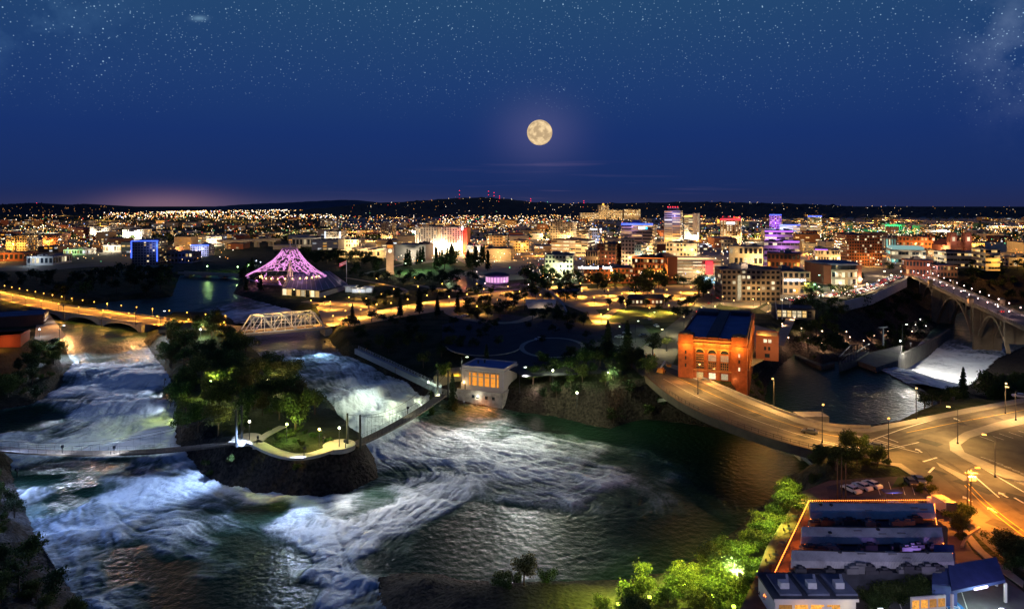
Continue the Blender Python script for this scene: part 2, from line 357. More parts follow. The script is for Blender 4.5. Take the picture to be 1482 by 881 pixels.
# nonuniform sheet: fine near the river, coarse to the horizon
def axis(a, b, st, far, k=1.35):
    core = list(np.arange(a, b + .01, st)); s = st; hi = [core[-1]]; lo = [core[0]]
    while hi[-1] < far: s *= k; hi.append(hi[-1] + s)
    s = st
    while lo[-1] > -far: s *= k; lo.append(lo[-1] - s)
    return np.array(lo[:0:-1] + core + hi[1:])
ax = axis(-420, 480, 2.5, 40000); ay = axis(60, 700, 2.5, 60000); ay = ay[ay > -2000]
XX, YY = np.meshgrid(ax, ay)
ZZ = np.zeros(XX.shape); near = (XX > -520) & (XX < 620) & (YY > 20) & (YY < 900)
ZZ[near] = terrain(XX[near], YY[near]); ZZ -= .06
def grid_mesh(name, X, Y, Z, mats, keep=None, smooth=True):
    ny, nx = X.shape; idx = np.arange(nx * ny).reshape(ny, nx)
    q = np.stack([idx[:-1, :-1], idx[:-1, 1:], idx[1:, 1:], idx[1:, :-1]], -1).reshape(-1, 4)
    co = np.stack([X, Y, Z], -1).reshape(-1, 3)
    used = np.arange(nx * ny)
    if keep is not None:
        k = keep.reshape(-1); q = q[k[q].all(1)]; used = np.unique(q); inv = np.zeros(nx * ny, int); inv[used] = np.arange(len(used)); q = inv[q]; co = co[used]
    me = bpy.data.meshes.new(name); me.vertices.add(len(co)); me.vertices.foreach_set('co', co.astype(np.float32).ravel())
    me.loops.add(len(q) * 4); me.loops.foreach_set('vertex_index', q.astype(np.int32).ravel())
    me.polygons.add(len(q)); me.polygons.foreach_set('loop_start', np.arange(0, len(q) * 4, 4, dtype=np.int32)); me.polygons.foreach_set('loop_total', np.full(len(q), 4, np.int32))
    me.polygons.foreach_set('use_smooth', np.full(len(q), smooth)); me.update(calc_edges=True)
    for m in mats: me.materials.append(m)
    return me, used
def ground_mat():
    m = bpy.data.materials.new('ground'); m.use_nodes = True; t = m.node_tree; b = t.nodes['Principled BSDF']; b.inputs['Roughness'].default_value = .95; b.inputs['Specular IOR Level'].default_value = .1
    N = t.nodes.new; L = t.links.new
    tc = N('ShaderNodeTexCoord'); g = N('ShaderNodeNewGeometry'); s = N('ShaderNodeSeparateXYZ'); L(g.outputs['Normal'], s.inputs[0])
    n1 = N('ShaderNodeTexNoise'); n1.inputs['Scale'].default_value = .12; n1.inputs['Detail'].default_value = 8; L(tc.outputs['Object'], n1.inputs['Vector'])
    n2 = N('ShaderNodeTexNoise'); n2.inputs['Scale'].default_value = 1.1; n2.inputs['Detail'].default_value = 6; L(tc.outputs['Object'], n2.inputs['Vector'])
    r1 = N('ShaderNodeValToRGB'); L(n1.outputs['Fac'], r1.inputs[0]); e = r1.color_ramp.elements; e[0].position = .35; e[0].color = (.022, .035, .014, 1); e[1].position = .65; e[1].color = (.06, .065, .035, 1)
    r2 = N('ShaderNodeValToRGB'); L(n2.outputs['Fac'], r2.inputs[0]); e = r2.color_ramp.elements; e[0].position = .35; e[0].color = (.022, .018, .015, 1); e[1].position = .68; e[1].color = (.075, .058, .045, 1)
    mr = N('ShaderNodeMapRange'); L(s.outputs[2], mr.inputs[0]); mr.inputs[1].default_value = .62; mr.inputs[2].default_value = .88
    mx = N('ShaderNodeMix'); mx.data_type = 'RGBA'; L(mr.outputs[0], mx.inputs['Factor']); A = [q for q in mx.inputs if q.type == 'RGBA']; L(r2.outputs[0], A[0]); L(r1.outputs[0], A[1])
    sz = N('ShaderNodeSeparateXYZ'); L(g.outputs['Position'], sz.inputs[0]); mz = N('ShaderNodeMapRange'); L(sz.outputs[2], mz.inputs[0]); mz.inputs[1].default_value = -9; mz.inputs[2].default_value = -4.5
    mm = N('ShaderNodeMath'); mm.operation = 'MULTIPLY'; L(mr.outputs[0], mm.inputs[0]); L(mz.outputs[0], mm.inputs[1]); L(mm.outputs[0], mx.inputs['Factor'])
    L([q for q in mx.outputs if q.type == 'RGBA'][0], b.inputs['Base Color'])
    bp = N('ShaderNodeBump'); bp.inputs['Strength'].default_value = .9; bp.inputs['Distance'].default_value = 1.2; L(n2.outputs['Fac'], bp.inputs['Height']); L(bp.outputs[0], b.inputs['Normal'])
    return m
me, _ = grid_mesh('ground', XX, YY, ZZ, [ground_mat()])
tag(link('ground', me), kind='structure')
# ---------------------------------------------------------------- river surface: flow lines, foam
FOAM = [(120,490,.22),(160,500,.3),(195,515,.35),(140,515,.32),(100,500,.2),(110,535,.8),(80,562,.9),(150,548,.95),(205,540,.95),(228,532,.75),(60,592,.1),(100,582,.6),(15,612,.1),(60,612,.1),(132,592,1),(172,592,.95),(212,580,.85),(236,566,.25),(200,560,.8),
 (240,600,.7),(150,620,1),(205,625,.95),(95,622,.6),(240,630,.95),(25,640,.85),(90,645,1),(150,653,.95),(240,652,.8),(100,668,.5),(60,690,.12),(120,702,.08),(90,728,.08),(140,680,.25),(172,692,.45),(180,722,.9),(130,748,.75),(222,702,.9),(205,680,.6),
 (260,690,.75),(320,708,.8),(380,722,.85),(440,732,.8),(500,718,.7),(36,722,.7),(45,762,.6),(80,792,.65),(60,740,.3),(130,842,.65),(180,868,.65),(108,790,.65),(130,770,.85),(180,760,.8),(232,750,.75),(262,728,.65),(250,770,.75),(300,742,.3),(360,742,.12),(400,738,.08),
 (330,792,.14),(250,822,.06),(400,800,.1),(350,850,.05),(250,862,.1),(292,796,.6),(302,822,.3),(200,800,.22),(180,830,.08),(430,752,.65),(452,780,.9),(480,800,1),(470,830,.95),(500,860,.9),(535,872,.45),(522,790,.95),(560,762,.9),(600,740,.9),(640,720,.8),(590,702,.75),
 (540,722,.35),(565,690,.45),(420,820,.08),(428,862,.08),(580,792,.3),(560,812,.12),(400,520,.55),(432,530,.55),(470,540,.6),(450,560,.55),(490,535,.65),(510,560,.75),(480,582,.6),(530,570,.95),(542,590,1),(570,585,1),(512,602,.9),(530,620,1),(570,622,1),(602,640,.95),
 (560,652,.95),(548,675,.55),(650,650,.85),(700,660,.85),(680,690,.8),(740,682,.85),(722,622,.55),(690,606,.5),(640,600,.3),(760,642,.75),(800,680,.78),(780,712,.55),(722,712,.5),(700,742,.22),(850,650,.6),(840,702,.62),(880,690,.6),(900,662,.38),(940,690,.42),(960,722,.38),
 (900,722,.28),(1000,722,.22),(1050,700,.14),(1100,660,.03),(1000,650,.03),(950,630,.02),(880,632,.12),(800,612,.05),(750,762,.1),(800,790,.03),(680,802,.02),(700,832,.03),(860,802,.16),(900,812,.22),(940,792,.15),(1000,772,.1),(650,772,.12),(620,792,.08),
 (320,755,.45),(280,735,.55),(330,730,.5),(230,790,.5),(210,740,.85),(170,700,.5),(40,650,.75),(60,570,.4),(170,570,.95),(60,548,.5),(220,610,.85),(60,655,.8),(1150,600,.0),(1200,560,.0),(1250,570,.0),(1120,560,.0),(1180,630,.0),(400,480,.0),(400,495,.1)]
FLOW = [(150,495,.3,1),(120,520,-.3,1),(195,515,.2,1),(150,550,-.7,.8),(90,570,-1,.6),(215,545,-.3,.8),(200,590,-.5,1),(240,600,.05,1),(130,600,-.8,.8),(60,600,-1,.5),(100,640,-1,.1),(30,640,-1,.1),(200,650,.2,.4),(150,660,-.5,.5),(100,690,-.9,.7),(180,715,-.9,.7),
 (140,700,-.7,.7),(40,730,.3,1),(60,780,.5,1),(90,810,.7,.8),(160,855,1,.5),(300,860,1,.15),(250,700,1,.35),(320,712,1,.25),(390,726,1,.2),(470,725,1,-.15),(300,770,1,.35),(350,800,1,.0),(230,760,.9,-.2),(180,770,.7,.4),(130,780,-.4,.6),
 (470,810,-.3,1),(440,770,-.5,.8),(510,850,.5,1),(560,765,-1,.55),(620,715,-1,.5),(520,720,1,-.1),(400,510,.3,1),(430,535,.8,.5),(480,550,.8,.5),(505,565,.6,.8),(540,595,-.1,1),(570,590,.2,1),(520,610,-.3,1),(580,635,.6,.6),(600,660,.8,.5),(660,660,1,.25),(700,620,1,.1),(760,690,1,.25),(850,690,1,.2),
 (950,690,1,.3),(1050,650,.8,-.5),(900,770,-.7,.2),(800,795,-1,-.1),(690,790,-.6,-.5),(1000,760,.2,.6),(1150,600,.8,-.6),(1250,560,1,-.1)]
FP = np.array([tuple(G(a, b, float(shepard(np.array([G(a, b, -12).x]), np.array([G(a, b, -12).y]), LV[:, :2], LV[:, 2])[0])))[:2] for a, b, _ in FOAM]); FV = [f[2] for f in FOAM]
fl0, fl1 = [], []
for a, b, u, v in FLOW:
    z = float(shepard(np.array([G(a, b, -12).x]), np.array([G(a, b, -12).y]), LV[:, :2], LV[:, 2])[0])
    p, q = G(a, b, z), G(a + u * 4, b + v * 4, z); d = q - p; d.normalize(); fl0.append((p.x, p.y)); fl1.append((d.x, d.y))
fl1 = np.array(fl1)
def blur(a, n):
    for _ in range(n):
        a = (a + np.roll(a, 1, 0) + np.roll(a, -1, 0) + np.roll(a, 1, 1) + np.roll(a, -1, 1)) / 5
    return a
def lic(U, V, noise, L):
    ny, nx = U.shape; acc = np.zeros_like(noise); wsum = 0
    for sgn in (1, -1):
        x = np.tile(np.arange(nx, dtype=np.float32), (ny, 1)); y = np.tile(np.arange(ny, dtype=np.float32)[:, None], (1, nx))
        for k in range(L):
            xi = np.clip(x + .5, 0, nx - 1).astype(np.int32); yi = np.clip(y + .5, 0, ny - 1).astype(np.int32)
            w = 1 - k / L; acc += noise[yi, xi] * w; wsum += w
            x = x + sgn * U[yi, xi]; y = y + sgn * V[yi, xi]
    a = acc / wsum; a -= a.mean(); return a / (a.std() + 1e-6)
def water_mat():
    m = bpy.data.materials.new('river_water'); m.use_nodes = True; t = m.node_tree; b = t.nodes['Principled BSDF']; N = t.nodes.new; L = t.links.new
    b.inputs['IOR'].default_value = 1.33; b.inputs['Specular IOR Level'].default_value = .12
    at = N('ShaderNodeAttribute'); at.attribute_name = 'foam'; tc = N('ShaderNodeTexCoord')
    n = N('ShaderNodeTexNoise'); n.inputs['Scale'].default_value = 1.3; n.inputs['Detail'].default_value = 7; n.inputs['Roughness'].default_value = .7; L(tc.outputs['Object'], n.inputs['Vector'])
    s = N('ShaderNodeMath'); s.operation = 'SUBTRACT'; L(n.outputs['Fac'], s.inputs[0]); s.inputs[1].default_value = .5
    ma = N('ShaderNodeMath'); ma.operation = 'MULTIPLY_ADD'; L(s.outputs[0], ma.inputs[0]); ma.inputs[1].default_value = .45; L(at.outputs['Fac'], ma.inputs[2])
    r = N('ShaderNodeValToRGB'); L(ma.outputs[0], r.inputs[0]); e = r.color_ramp.elements
    for _ in range(3): e.new(.5)
    for q, (p, c) in zip(e, [(.04, (.007, .024, .013)), (.25, (.038, .075, .052)), (.5, (.17, .205, .195)), (.75, (.48, .51, .51)), (1.0, (.86, .88, .87))]): q.position = p; q.color = c + (1,)
    L(r.outputs[0], b.inputs['Base Color'])
    rr = N('ShaderNodeMapRange'); L(ma.outputs[0], rr.inputs[0]); rr.inputs[1].default_value = .1; rr.inputs[2].default_value = .5; rr.inputs[3].default_value = .30; rr.inputs[4].default_value = .85; L(rr.outputs[0], b.inputs['Roughness'])
    n2 = N('ShaderNodeTexNoise'); n2.inputs['Scale'].default_value = .55; n2.inputs['Detail'].default_value = 5; L(tc.outputs['Object'], n2.inputs['Vector'])
    ad = N('ShaderNodeMath'); ad.operation = 'ADD'; L(n2.outputs['Fac'], ad.inputs[0]); L(at.outputs['Fac'], ad.inputs[1])
    bp = N('ShaderNodeBump'); bp.inputs['Strength'].default_value = .55; bp.inputs['Distance'].default_value = .8; L(ad.outputs[0], bp.inputs['Height']); L(bp.outputs[0], b.inputs['Normal'])
    return m
WATER = water_mat()
def river(name, x0, x1, y0, y1, st, polys, mode):
    gx, gy = np.arange(x0, x1, st), np.arange(y0, y1, st); X, Y = np.meshgrid(gx, gy); msk = np.zeros(X.shape, bool)
    for P in polys: msk |= inside(X, Y, P)
    k = max(1, int(2.2 / st)); keep = msk.copy()
    for _ in range(k): keep = keep | np.roll(keep, 1, 0) | np.roll(keep, -1, 0) | np.roll(keep, 1, 1) | np.roll(keep, -1, 1)
    # fields on a coarser grid, then resampled
    cs = 2.0; cx, cyy = np.arange(x0, x1 + cs, cs), np.arange(y0, y1 + cs, cs); CXg, CYg = np.meshgrid(cx, cyy)
    def up(a):
        fx, fy = (X - x0) / cs, (Y - y0) / cs; xi, yi = np.clip(fx.astype(int), 0, len(cx) - 2), np.clip(fy.astype(int), 0, len(cyy) - 2); tx, ty = fx - xi, fy - yi
        return (a[yi, xi] * (1 - tx) + a[yi, xi + 1] * tx) * (1 - ty) + (a[yi + 1, xi] * (1 - tx) + a[yi + 1, xi + 1] * tx) * ty
    if mode == 'main':
        lev = up(shepard(CXg, CYg, LV[:, :2], LV[:, 2], 2.2, 2.0)); den = up(shepard(CXg, CYg, FP, FV, 3.2, 2.5))
        U = up(shepard(CXg, CYg, fl0, fl1[:, 0], 1.6, 3)); V = up(shepard(CXg, CYg, fl0, fl1[:, 1], 1.6, 3))
    elif mode == 'upper':
        lev = np.full(X.shape, -4.0); P0 = wpts([(300,410,-4),(310,425,-4),(250,445,-4),(340,445,-4),(390,452,-4),(150,455,-4),(380,465,-4),(200,450,-4),(420,465,-4)])
        den = shepard(X, Y, P0[:, :2], [.12, .15, .16, .45, .75, .12, .6, .15, .5]); U = np.full(X.shape, -.3); V = np.full(X.shape, -1.0)
    else:
        dc, lev = gorge_level(X, Y); lev = lev + .1
        den = np.where(dc < 6, .6, .7) + .3 * sm(dc / 30) - .75 * sm((dc - 110) / 110)
        U = np.full(X.shape, 1.0) - .4 * sm(dc / 120); V = np.full(X.shape, -.25) + .9 * sm(dc / 90)
    n_ = np.sqrt(U * U + V * V) + 1e-6; U, V = (U / n_).astype(np.float32), (V / n_).astype(np.float32)
    wob = fbm(X, Y, 16, 3, 21) * 1.0 + fbm(X, Y, 5, 3, 31) * .9; c_, s_ = np.cos(wob), np.sin(wob); U, V = U * c_ - V * s_, U * s_ + V * c_
    r = np.random.default_rng(5); nz = r.random(X.shape).astype(np.float32)
    a = lic(U, V, nz, int(9 / st)); bq = lic(U, V, blur(r.random(X.shape).astype(np.float32), int(.7 / st) + 2), int(13 / st))
    big = fbm(X, Y, 22, 4, 9) * 2.2; tur = fbm(X, Y, 4, 4, 15) * 2; clump = fbm(X + 3 * U, Y + 3 * V, 8, 4, 44) * 2
    fine = fbm(X, Y, 1.7, 2, 61) * 2
    s = a * .06 + bq * .03 + big * .16 + tur * .15 + clump * .22 + fine * .10
    amp = np.clip(.12 + 1.7 * den, 0, 1.0)
    raw = den + s * amp
    foam = np.clip(.12 * raw + .95 * sm((raw - .05) / .95), 0, 1.1)
    if mode == 'main': foam = np.where(den < .05, foam * .5, foam)
    Z = lev + foam * .5 + (bq * .03 + a * .025 + tur * .5 + clump * .5) * np.clip(den * 1.3 - .1, .04, 1)
    me, used = grid_mesh(name, X, Y, Z, [WATER], keep)
    at = me.attributes.new('foam', 'FLOAT', 'POINT'); at.data.foreach_set('value', foam.astype(np.float32).ravel()[used])
    return tag(link(name, me), kind='structure')
river('river_water', -330, 186, 120, 406, .5, [Priv], 'main')
river('river_water', -420, -95, 405, 700, 1.0, [Pup, Priv], 'upper')
river('gorge_water', 172, 520, 310, 690, 1.0, [Pgor], 'gorge')
# ================================================================ roads, paths, bridges
ASPH = mat('asphalt', (.075, .072, .068), .85, 0, .3, .35, .05); WALKM = mat('pavement_slab', (.30, .27, .22), .9, 0, .15, .6, .05)
DARKASPH = mat('old_asphalt', (.035, .036, .042), .9, 0, .3, .12); PAINT = mat('road_paint', (.72, .70, .64), .7, 0, .15, 2); YPAINT = mat('yellow_paint', (.66, .42, .05), .7, 0, .15, 2)
BRICKPAVE = mat('tan_paving', (.34, .26, .17), .9, 0, .2, .3, .05); LAWN = mat('lawn_grass', (.045, .085, .022), .95, 0, .35, .15, .1); SAND = mat('sandy_paving', (.40, .31, .19), .95, 0, .2, .12)
def sheet(name, px, z, m): return tag(MB().flat(GL(px), z).build(name, m), kind='structure')
sheet('downtown_pavement', [(560,374),(640,395),(700,408),(760,404),(1010,406),(1046,442),(1090,447),(1130,428),(1180,429),(1322,397),(1500,374),(1500,314),(480,314),(480,358)], .004, mat('city_ground', (.26, .23, .19), .9, 0, .3, .03))
sheet('west_pavement', [(-40,392),(60,392),(130,386),(200,384),(210,372),(200,320),(-60,320)], .004, mat('west_ground', (.07, .068, .06), .9, 0, .35, .03))
sheet('park_plaza', [(780,432),(800,422),(850,418),(905,414),(1010,412),(1022,428),(1004,442),(960,446),(912,443),(884,448),(900,470),(860,470),(846,452),(815,440)], .012, SAND)
sheet('park_lawn', [(862,448),(910,444),(990,450),(975,466),(930,469),(880,466)], .02, LAWN)
sheet('pavilion_plaza', [(468,468),(458,444),(470,435),(525,437),(548,448),(500,460)], .012, SAND)
sheet('golden_walk', [(470,468),(500,460),(560,446),(620,436),(690,427),(742,419),(744,427),(700,437),(640,449),(580,459),(510,472)], .016, SAND)
sheet('lower_walk', [(690,436),(740,428),(790,416),(850,414),(850,420),(800,428),(770,440),(730,446)], .017, SAND)
sheet('pond', [(636,403),(690,398),(702,404),(716,415),(690,423),(650,419)], .03, WATER)
sheet('meadow', [(560,388),(660,375),(690,390),(640,398),(575,402)], .012, LAWN)
sheet('construction_yard', [(640,470),(700,452),(850,468),(930,470),(945,488),(905,520),(880,540),(760,545),(700,520),(640,505)], .012, DARKASPH)
sheet('street', [(905,522),(945,490),(988,456),(1018,425),(1036,404),(1054,404),(1048,432),(1018,462),(985,500),(972,532),(930,545)], .03, ASPH)
sheet('avenue', [(1167,350),(1175,350),(1207,420),(1180,424)], .02, ASPH)
sheet('boulevard', [(1100,447),(1140,424),(1178,416),(1240,411),(1298,391),(1324,391),(1314,402),(1262,424),(1222,433),(1180,429),(1140,440),(1110,452)], .028, mat('boulevard_asphalt', (.15, .13, .10), .85, 0, .25, .2))
sheet('mill_yard', [(54,458),(72,455),(96,487),(70,497),(50,490)], .02, WALKM)
sheet('station_yard', [(1092,470),(1122,478),(1126,498),(1104,522),(1076,536)], .03, BRICKPAVE)
# road across the river and the junction
ROADP = [(925,533),(958,563),(1000,590),(1060,614),(1130,638),(1200,655),(1262,664),(1300,673),(1343,702),(1380,745),(1440,800),(1560,880),(1560,560),(1482,577),(1400,592),(1312,610),(1260,620),(1200,618),(1150,604),(1082,577),(1012,546),(985,532),(950,520)]
sheet('road', ROADP, .05, mat('junction_asphalt', (.12, .105, .085), .85, 0, .38, .16, .05, .3, 9))
def kerb(name, px, h, m): return tag(MB().prism(GL(px), .0, h).build(name, m), kind='structure')
kerb('corner_pavement', [(1500,598),(1440,612),(1395,626),(1374,640),(1375,652),(1392,663),(1430,682),(1500,710)], .16, WALKM)
sheet('corner_lot', [(1500,610),(1446,622),(1404,634),(1390,644),(1396,655),(1440,674),(1500,697)], .175, mat('lot_asphalt', (.11, .095, .07), .9, 0, .25, .2))
kerb('north_pavement', [(955,525),(985,538),(1012,552),(1082,584),(1150,611),(1200,624),(1260,626),(1312,616),(1400,598),(1482,583),(1482,576),(1400,591),(1312,609),(1260,618),(1200,616),(1150,602),(1082,575),(1012,544),(985,530)], .18, WALKM)
kerb('south_pavement', [(1255,668),(1300,676),(1332,697),(1368,742),(1410,795),(1440,822),(1480,850),(1482,842),(1425,798),(1384,748),(1345,699),(1304,671)], .18, WALKM)
kerb('traffic_island', [(1222,628),(1275,640),(1268,644),(1234,636)], .15, WALKM)
kerb('median', [(1355,669),(1400,690),(1403,695),(1394,696),(1360,676)], .15, WALKM)
mk = MB()
for l, w in [([(1252,640),(1330,612),(1420,592),(1500,577)], .25), ([(960,548),(1010,575),(1070,600),(1140,624),(1200,641),(1255,650)], .16), ([(1330,655),(1290,645),(1240,630),(1215,626)], .3),
             ([(1210,648),(1262,655),(1330,640)], .25), ([(1240,652),(1190,640)], .2)]: mk.strip(dense(smooth_line(GL(l)), 6), w, .064)
for l in [[(1278,632),(1300,640)], [(1268,636),(1310,648)], [(1400,680),(1446,720)], [(1420,676),(1482,712)]]: mk.strip(GL(l), .35, .064)
for c in [(1400,722), (1452,716), (1436,738), (1330,652), (1385,607)]:
    p = G(*c); mk.flat([p + Vector((-.25, -1.4, 0)), p + Vector((.25, -1.4, 0)), p + Vector((.25, .4, 0)), p + Vector((.8, .4, 0)), p + Vector((0, 1.6, 0)), p + Vector((-.8, .4, 0)), p + Vector((-.25, .4, 0))], .064)
for l in [[(1216,646),(1226,651)], [(1228,646),(1238,651)], [(1240,646),(1250,651)], [(1336,668),(1356,662)], [(1352,676),(1344,684)], [(1468,720),(1482,728)]]: mk.strip(GL(l), .5, .064)
tag(mk.build('road_markings', PAINT), kind='structure')
wk = MB()
for l in [[(960,541),(1010,567),(1070,594),(1140,619),(1200,636),(1260,645)], [(965,553),(1010,580),(1070,606),(1140,629),(1200,646),(1262,658)], [(1290,640),(1380,618),(1482,594)], [(1300,632),(1380,605),(1482,584)], [(1330,665),(1380,700),(1430,745),(1482,785)], [(1360,662),(1420,700),(1482,745)], [(975,540),(1020,562),(1080,588),(1145,612),(1200,626),(1262,630)]]: wk.strip(dense(smooth_line(GL(l)), 5), 1.1, .056)
tag(wk.build('wheel_worn_lane', mat('worn_asphalt', (.085, .075, .06), .75, 0, .35, .4, .05, .3, 8)), kind='structure')
wk = MB(); rq = random.Random(9)
for c in [(1010,566), (1095,600), (1165,632), (1290,650), (1345,640), (1390,612), (1410,704), (1452,760), (1355,682), (1240,642), (1440,604), (1470,720)]:
    p = G(*c); a, d_ = rq.uniform(.8, 2.2), rq.uniform(1.5, 4.5); q = rq.uniform(-.3, .9); cs, sn = math.cos(q), math.sin(q); wk.flat([(p.x + x * cs - y * sn, p.y + x * sn + y * cs) for x, y in ((-a, -d_), (a, -d_), (a, d_), (-a, d_))], .06)
tag(wk.build('asphalt_patch', mat('patch_asphalt', (.05, .048, .045), .8, 0, .3, .8)), kind='structure')
wk = MB()
for pts in ([(1050,592),(1056,606),(1052,612)], [(1130,612),(1124,628),(1132,636)], [(1312,640),(1340,650),(1352,668),(1380,672)], [(1400,600),(1412,612)], [(1392,690),(1410,716),(1438,728)], [(1210,622),(1216,636),(1208,652)], [(1440,744),(1462,738)], [(1004,560),(1014,574)]): wk.strip(dense(smooth_line(GL(pts)), 2), .12, .0665)
tag(wk.build('road_cracks', mat('crack_tar', (.02, .02, .02), .6)), kind='structure')
yk = MB()
for l in [[(960,536),(1010,561),(1070,588),(1140,614),(1200,630),(1235,634)], [(1312,626),(1380,612),(1440,601),(1500,590)], [(1402,700),(1436,735),(1500,782)], [(1396,702),(1428,735),(1500,790)]]: yk.strip(dense(smooth_line(GL(l)), 6), .22, .064)
tag(yk.build('centre_line', YPAINT), kind='structure')
pk = MB()
for i in range(7): a = G(1418 + i * 14, 632 - i * 2, 0); pk.strip([a, a + Vector((1.2, -4, 0))], .15, .19)
for i in range(6): a = G(1440 + i * 12, 668 + i * 5, 0); pk.strip([a, a + Vector((-1.6, 3, 0))], .15, .19)
tag(pk.build('lot_markings', PAINT), kind='structure')
def railing(parent, pts, h, post=3.0, m=STEEL, r=.05, name='railing', rails=2):
    b = MB(); pts = dense(pts, 4)
    for k in range(rails): b.tube([p + Vector((0, 0, h * (k + 1) / rails)) for p in pts], r, 4)
    for p in along(pts, post): b.bar(p, p + Vector((0, 0, h)), r * 1.6)
    return b.build(name, m, parent)
def rel(pts, root): return [Vector(p) - root.location for p in pts]
# --- road bridge over the pool
S_ = smooth_line(GL([(925,533),(958,563),(1000,590),(1060,614),(1130,638),(1200,655),(1262,664)]), 2); N_ = smooth_line(GL([(985,532),(1012,546),(1082,577),(1150,604),(1200,618),(1260,620)]), 2)
c0 = G(1080, 600); rb = empty('road_bridge', c0, 0, 'curved concrete road bridge crossing the dark pool beside the brick power station', 'bridge')
MB().prism([p - c0 for p in S_ + N_[::-1]], -1.1, -.02).build('deck', CONC, rb)
b = MB(); So = [p + (p - q).normalized() * .3 for p, q in zip(S_, [min(N_, key=lambda n: (n - p).length) for p in S_])]
b.ribbon([p - c0 + Vector((0, 0, .02)) for p in dense(So, 3)], .9, 2.6).build('edge_girder', mat('girder_brown', (.10, .07, .045), .8), rb)
railing(rb, [p - c0 for p in S_], 1.2, 2.5)
b = MB(); b.ribbon([p - c0 + Vector((0, 0, .95)) for p in dense(N_, 3)], .35, 1.1).build('parapet', CONC, rb)
for px in ((965,588), (1175,665)):
    p = G(px[0], px[1], -15) - c0; MB().box(p.x - 4, p.x + 5, p.y - 1, p.y + 4.5, -17, -1.1).build('pier', CONC, rb)
for i in range(2):
    A, B = S_[3], S_[-5]; off = Vector((1.2 + i * 9, 2.4 + i * 10, 0)); n = 22; b = MB()
    pts = [A.lerp(B, k / n) + off + Vector((0, 0, -1.5 - 9.5 * (2 * k / n - 1) ** 2)) for k in range(n + 1)]
    for p, q in zip(pts[:-1], pts[1:]): b.bar(p - c0, q - c0, 1.0, 1.1)
    b.build('arch_rib', CONC, rb)
    for p in pts[1:-1:2]: MB().bar(p - c0, Vector((p.x, p.y, -1.1)) - c0, .5).build('strut', CONC, rb)
# --- arched promenade bridge on the left
PROM = smooth_line(GL([(-80,410),(0,427),(100,449),(200,462),(290,472),(352,477)]), 2)
tag(MB().ribbon([p + Vector((0, 0, .04)) for p in PROM], 17, .4).build('promenade', BRICKPAVE), kind='structure')
A, B = G(66, 444), G(226, 466); c0 = (A + B) / 2; ab = empty('arch_bridge', c0, 0, 'long concrete promenade bridge with low arches under golden lamps', 'bridge')
dv = (B - A); L = dv.length; dv.normalize(); nv_ = Vector((dv.y, -dv.x, 0))
b = MB(); spans = 3
for side in (-8.8, 8.8):
    for sp in range(spans):
        n = 18
        for k in range(n):
            u0, u1 = (sp + .04 + .92 * k / n) / spans, (sp + .04 + .92 * (k + 1) / n) / spans
            h = [-.9 - 5.0 * (1 - math.sqrt(max(0, 1 - (2 * t - 1) ** 2))) for t in (k / n, (k + 1) / n)]
            P = [A + dv * L * u + nv_ * side - c0 for u in (u0, u1)]
            b.add([(P[0].x, P[0].y, h[0]), (P[1].x, P[1].y, h[1]), (P[1].x, P[1].y, -.3), (P[0].x, P[0].y, -.3)], [(0, 1, 2, 3)])
            if side < 0:
                Q = [A + dv * L * u - nv_ * side - c0 for u in (u0, u1)]
                b.add([(P[0].x, P[0].y, h[0]), (P[1].x, P[1].y, h[1]), (Q[1].x, Q[1].y, h[1]), (Q[0].x, Q[0].y, h[0])], [(0, 1, 2, 3)])
b.build('arch', CONC, ab)
for k in range(spans + 1):
    p = A + dv * L * k / spans - c0; MB().bar(p + nv_ * 9 + Vector((0, 0, -4.5)), p - nv_ * 9 + Vector((0, 0, -4.5)), 1.6, 8.4).build('pier', CONC, ab)
for s in (-8.6, 8.6):
    MB().bar(A + nv_ * s - c0 + Vector((0, 0, .5)), B + nv_ * s - c0 + Vector((0, 0, .5)), .4, 1.0).build('parapet', CONC, ab)
# --- steel truss bridge
A, B = G(352, 484), G(470, 474); c0 = (A + B) / 2; tb = empty('truss_bridge', c0, math.atan2(B.y - A.y, B.x - A.x), 'pale steel truss footbridge lit gold over the middle channel', 'bridge'); L = (B - A).length
TR = mat('truss_paint', (.68, .68, .66), .6, .2, .12, 1)
MB().box(-L / 2 - 3, L / 2 + 3, -.3, 10.3, -.9, .06).build('deck', BRICKPAVE, tb)
np_ = 8
for yy, ln in ((0, 'near truss'), (10, 'far truss')):
    b = MB(); xs = [-L / 2 + L * i / np_ for i in range(np_ + 1)]; top = 8.2
    b.bar((xs[0], yy, .3), (xs[-1], yy, .3), .5); b.bar((xs[1], yy, top), (xs[-2], yy, top), .55)
    b.bar((xs[0], yy, .3), (xs[1], yy, top), .55); b.bar((xs[-1], yy, .3), (xs[-2], yy, top), .55)
    for i in range(1, np_): b.bar((xs[i], yy, .3), (xs[i], yy, top), .38)
    for i in range(1, np_ - 1):
        b.bar((xs[i], yy, .3), (xs[i + 1], yy, top), .34) if i % 2 else b.bar((xs[i], yy, top), (xs[i + 1], yy, .3), .34)
        b.bar((xs[i], yy, 4.2), (xs[i + 1], yy, 4.2), .2)
    b.build('truss', TR, tb)
b = MB()
for i in range(1, np_): b.bar((-L / 2 + L * i / np_, 0, 8.2), (-L / 2 + L * i / np_, 10, 8.2), .35)
for i in range(1, np_ - 1): b.bar((-L / 2 + L * i / np_, 0, 8.2), (-L / 2 + L * (i + 1) / np_, 10, 8.2), .2)
b.build('top_bracing', TR, tb)
for s in (.3, 9.7): railing(tb, [Vector((-L / 2, s, .06)), Vector((L / 2, s, .06))], 1.2, 2.5)
for s in (-L / 2 - 2, L / 2 + 2): MB().box(s - 2, s + 2, -.5, 10.5, -7, -.9).build('abutment', CONC, tb)
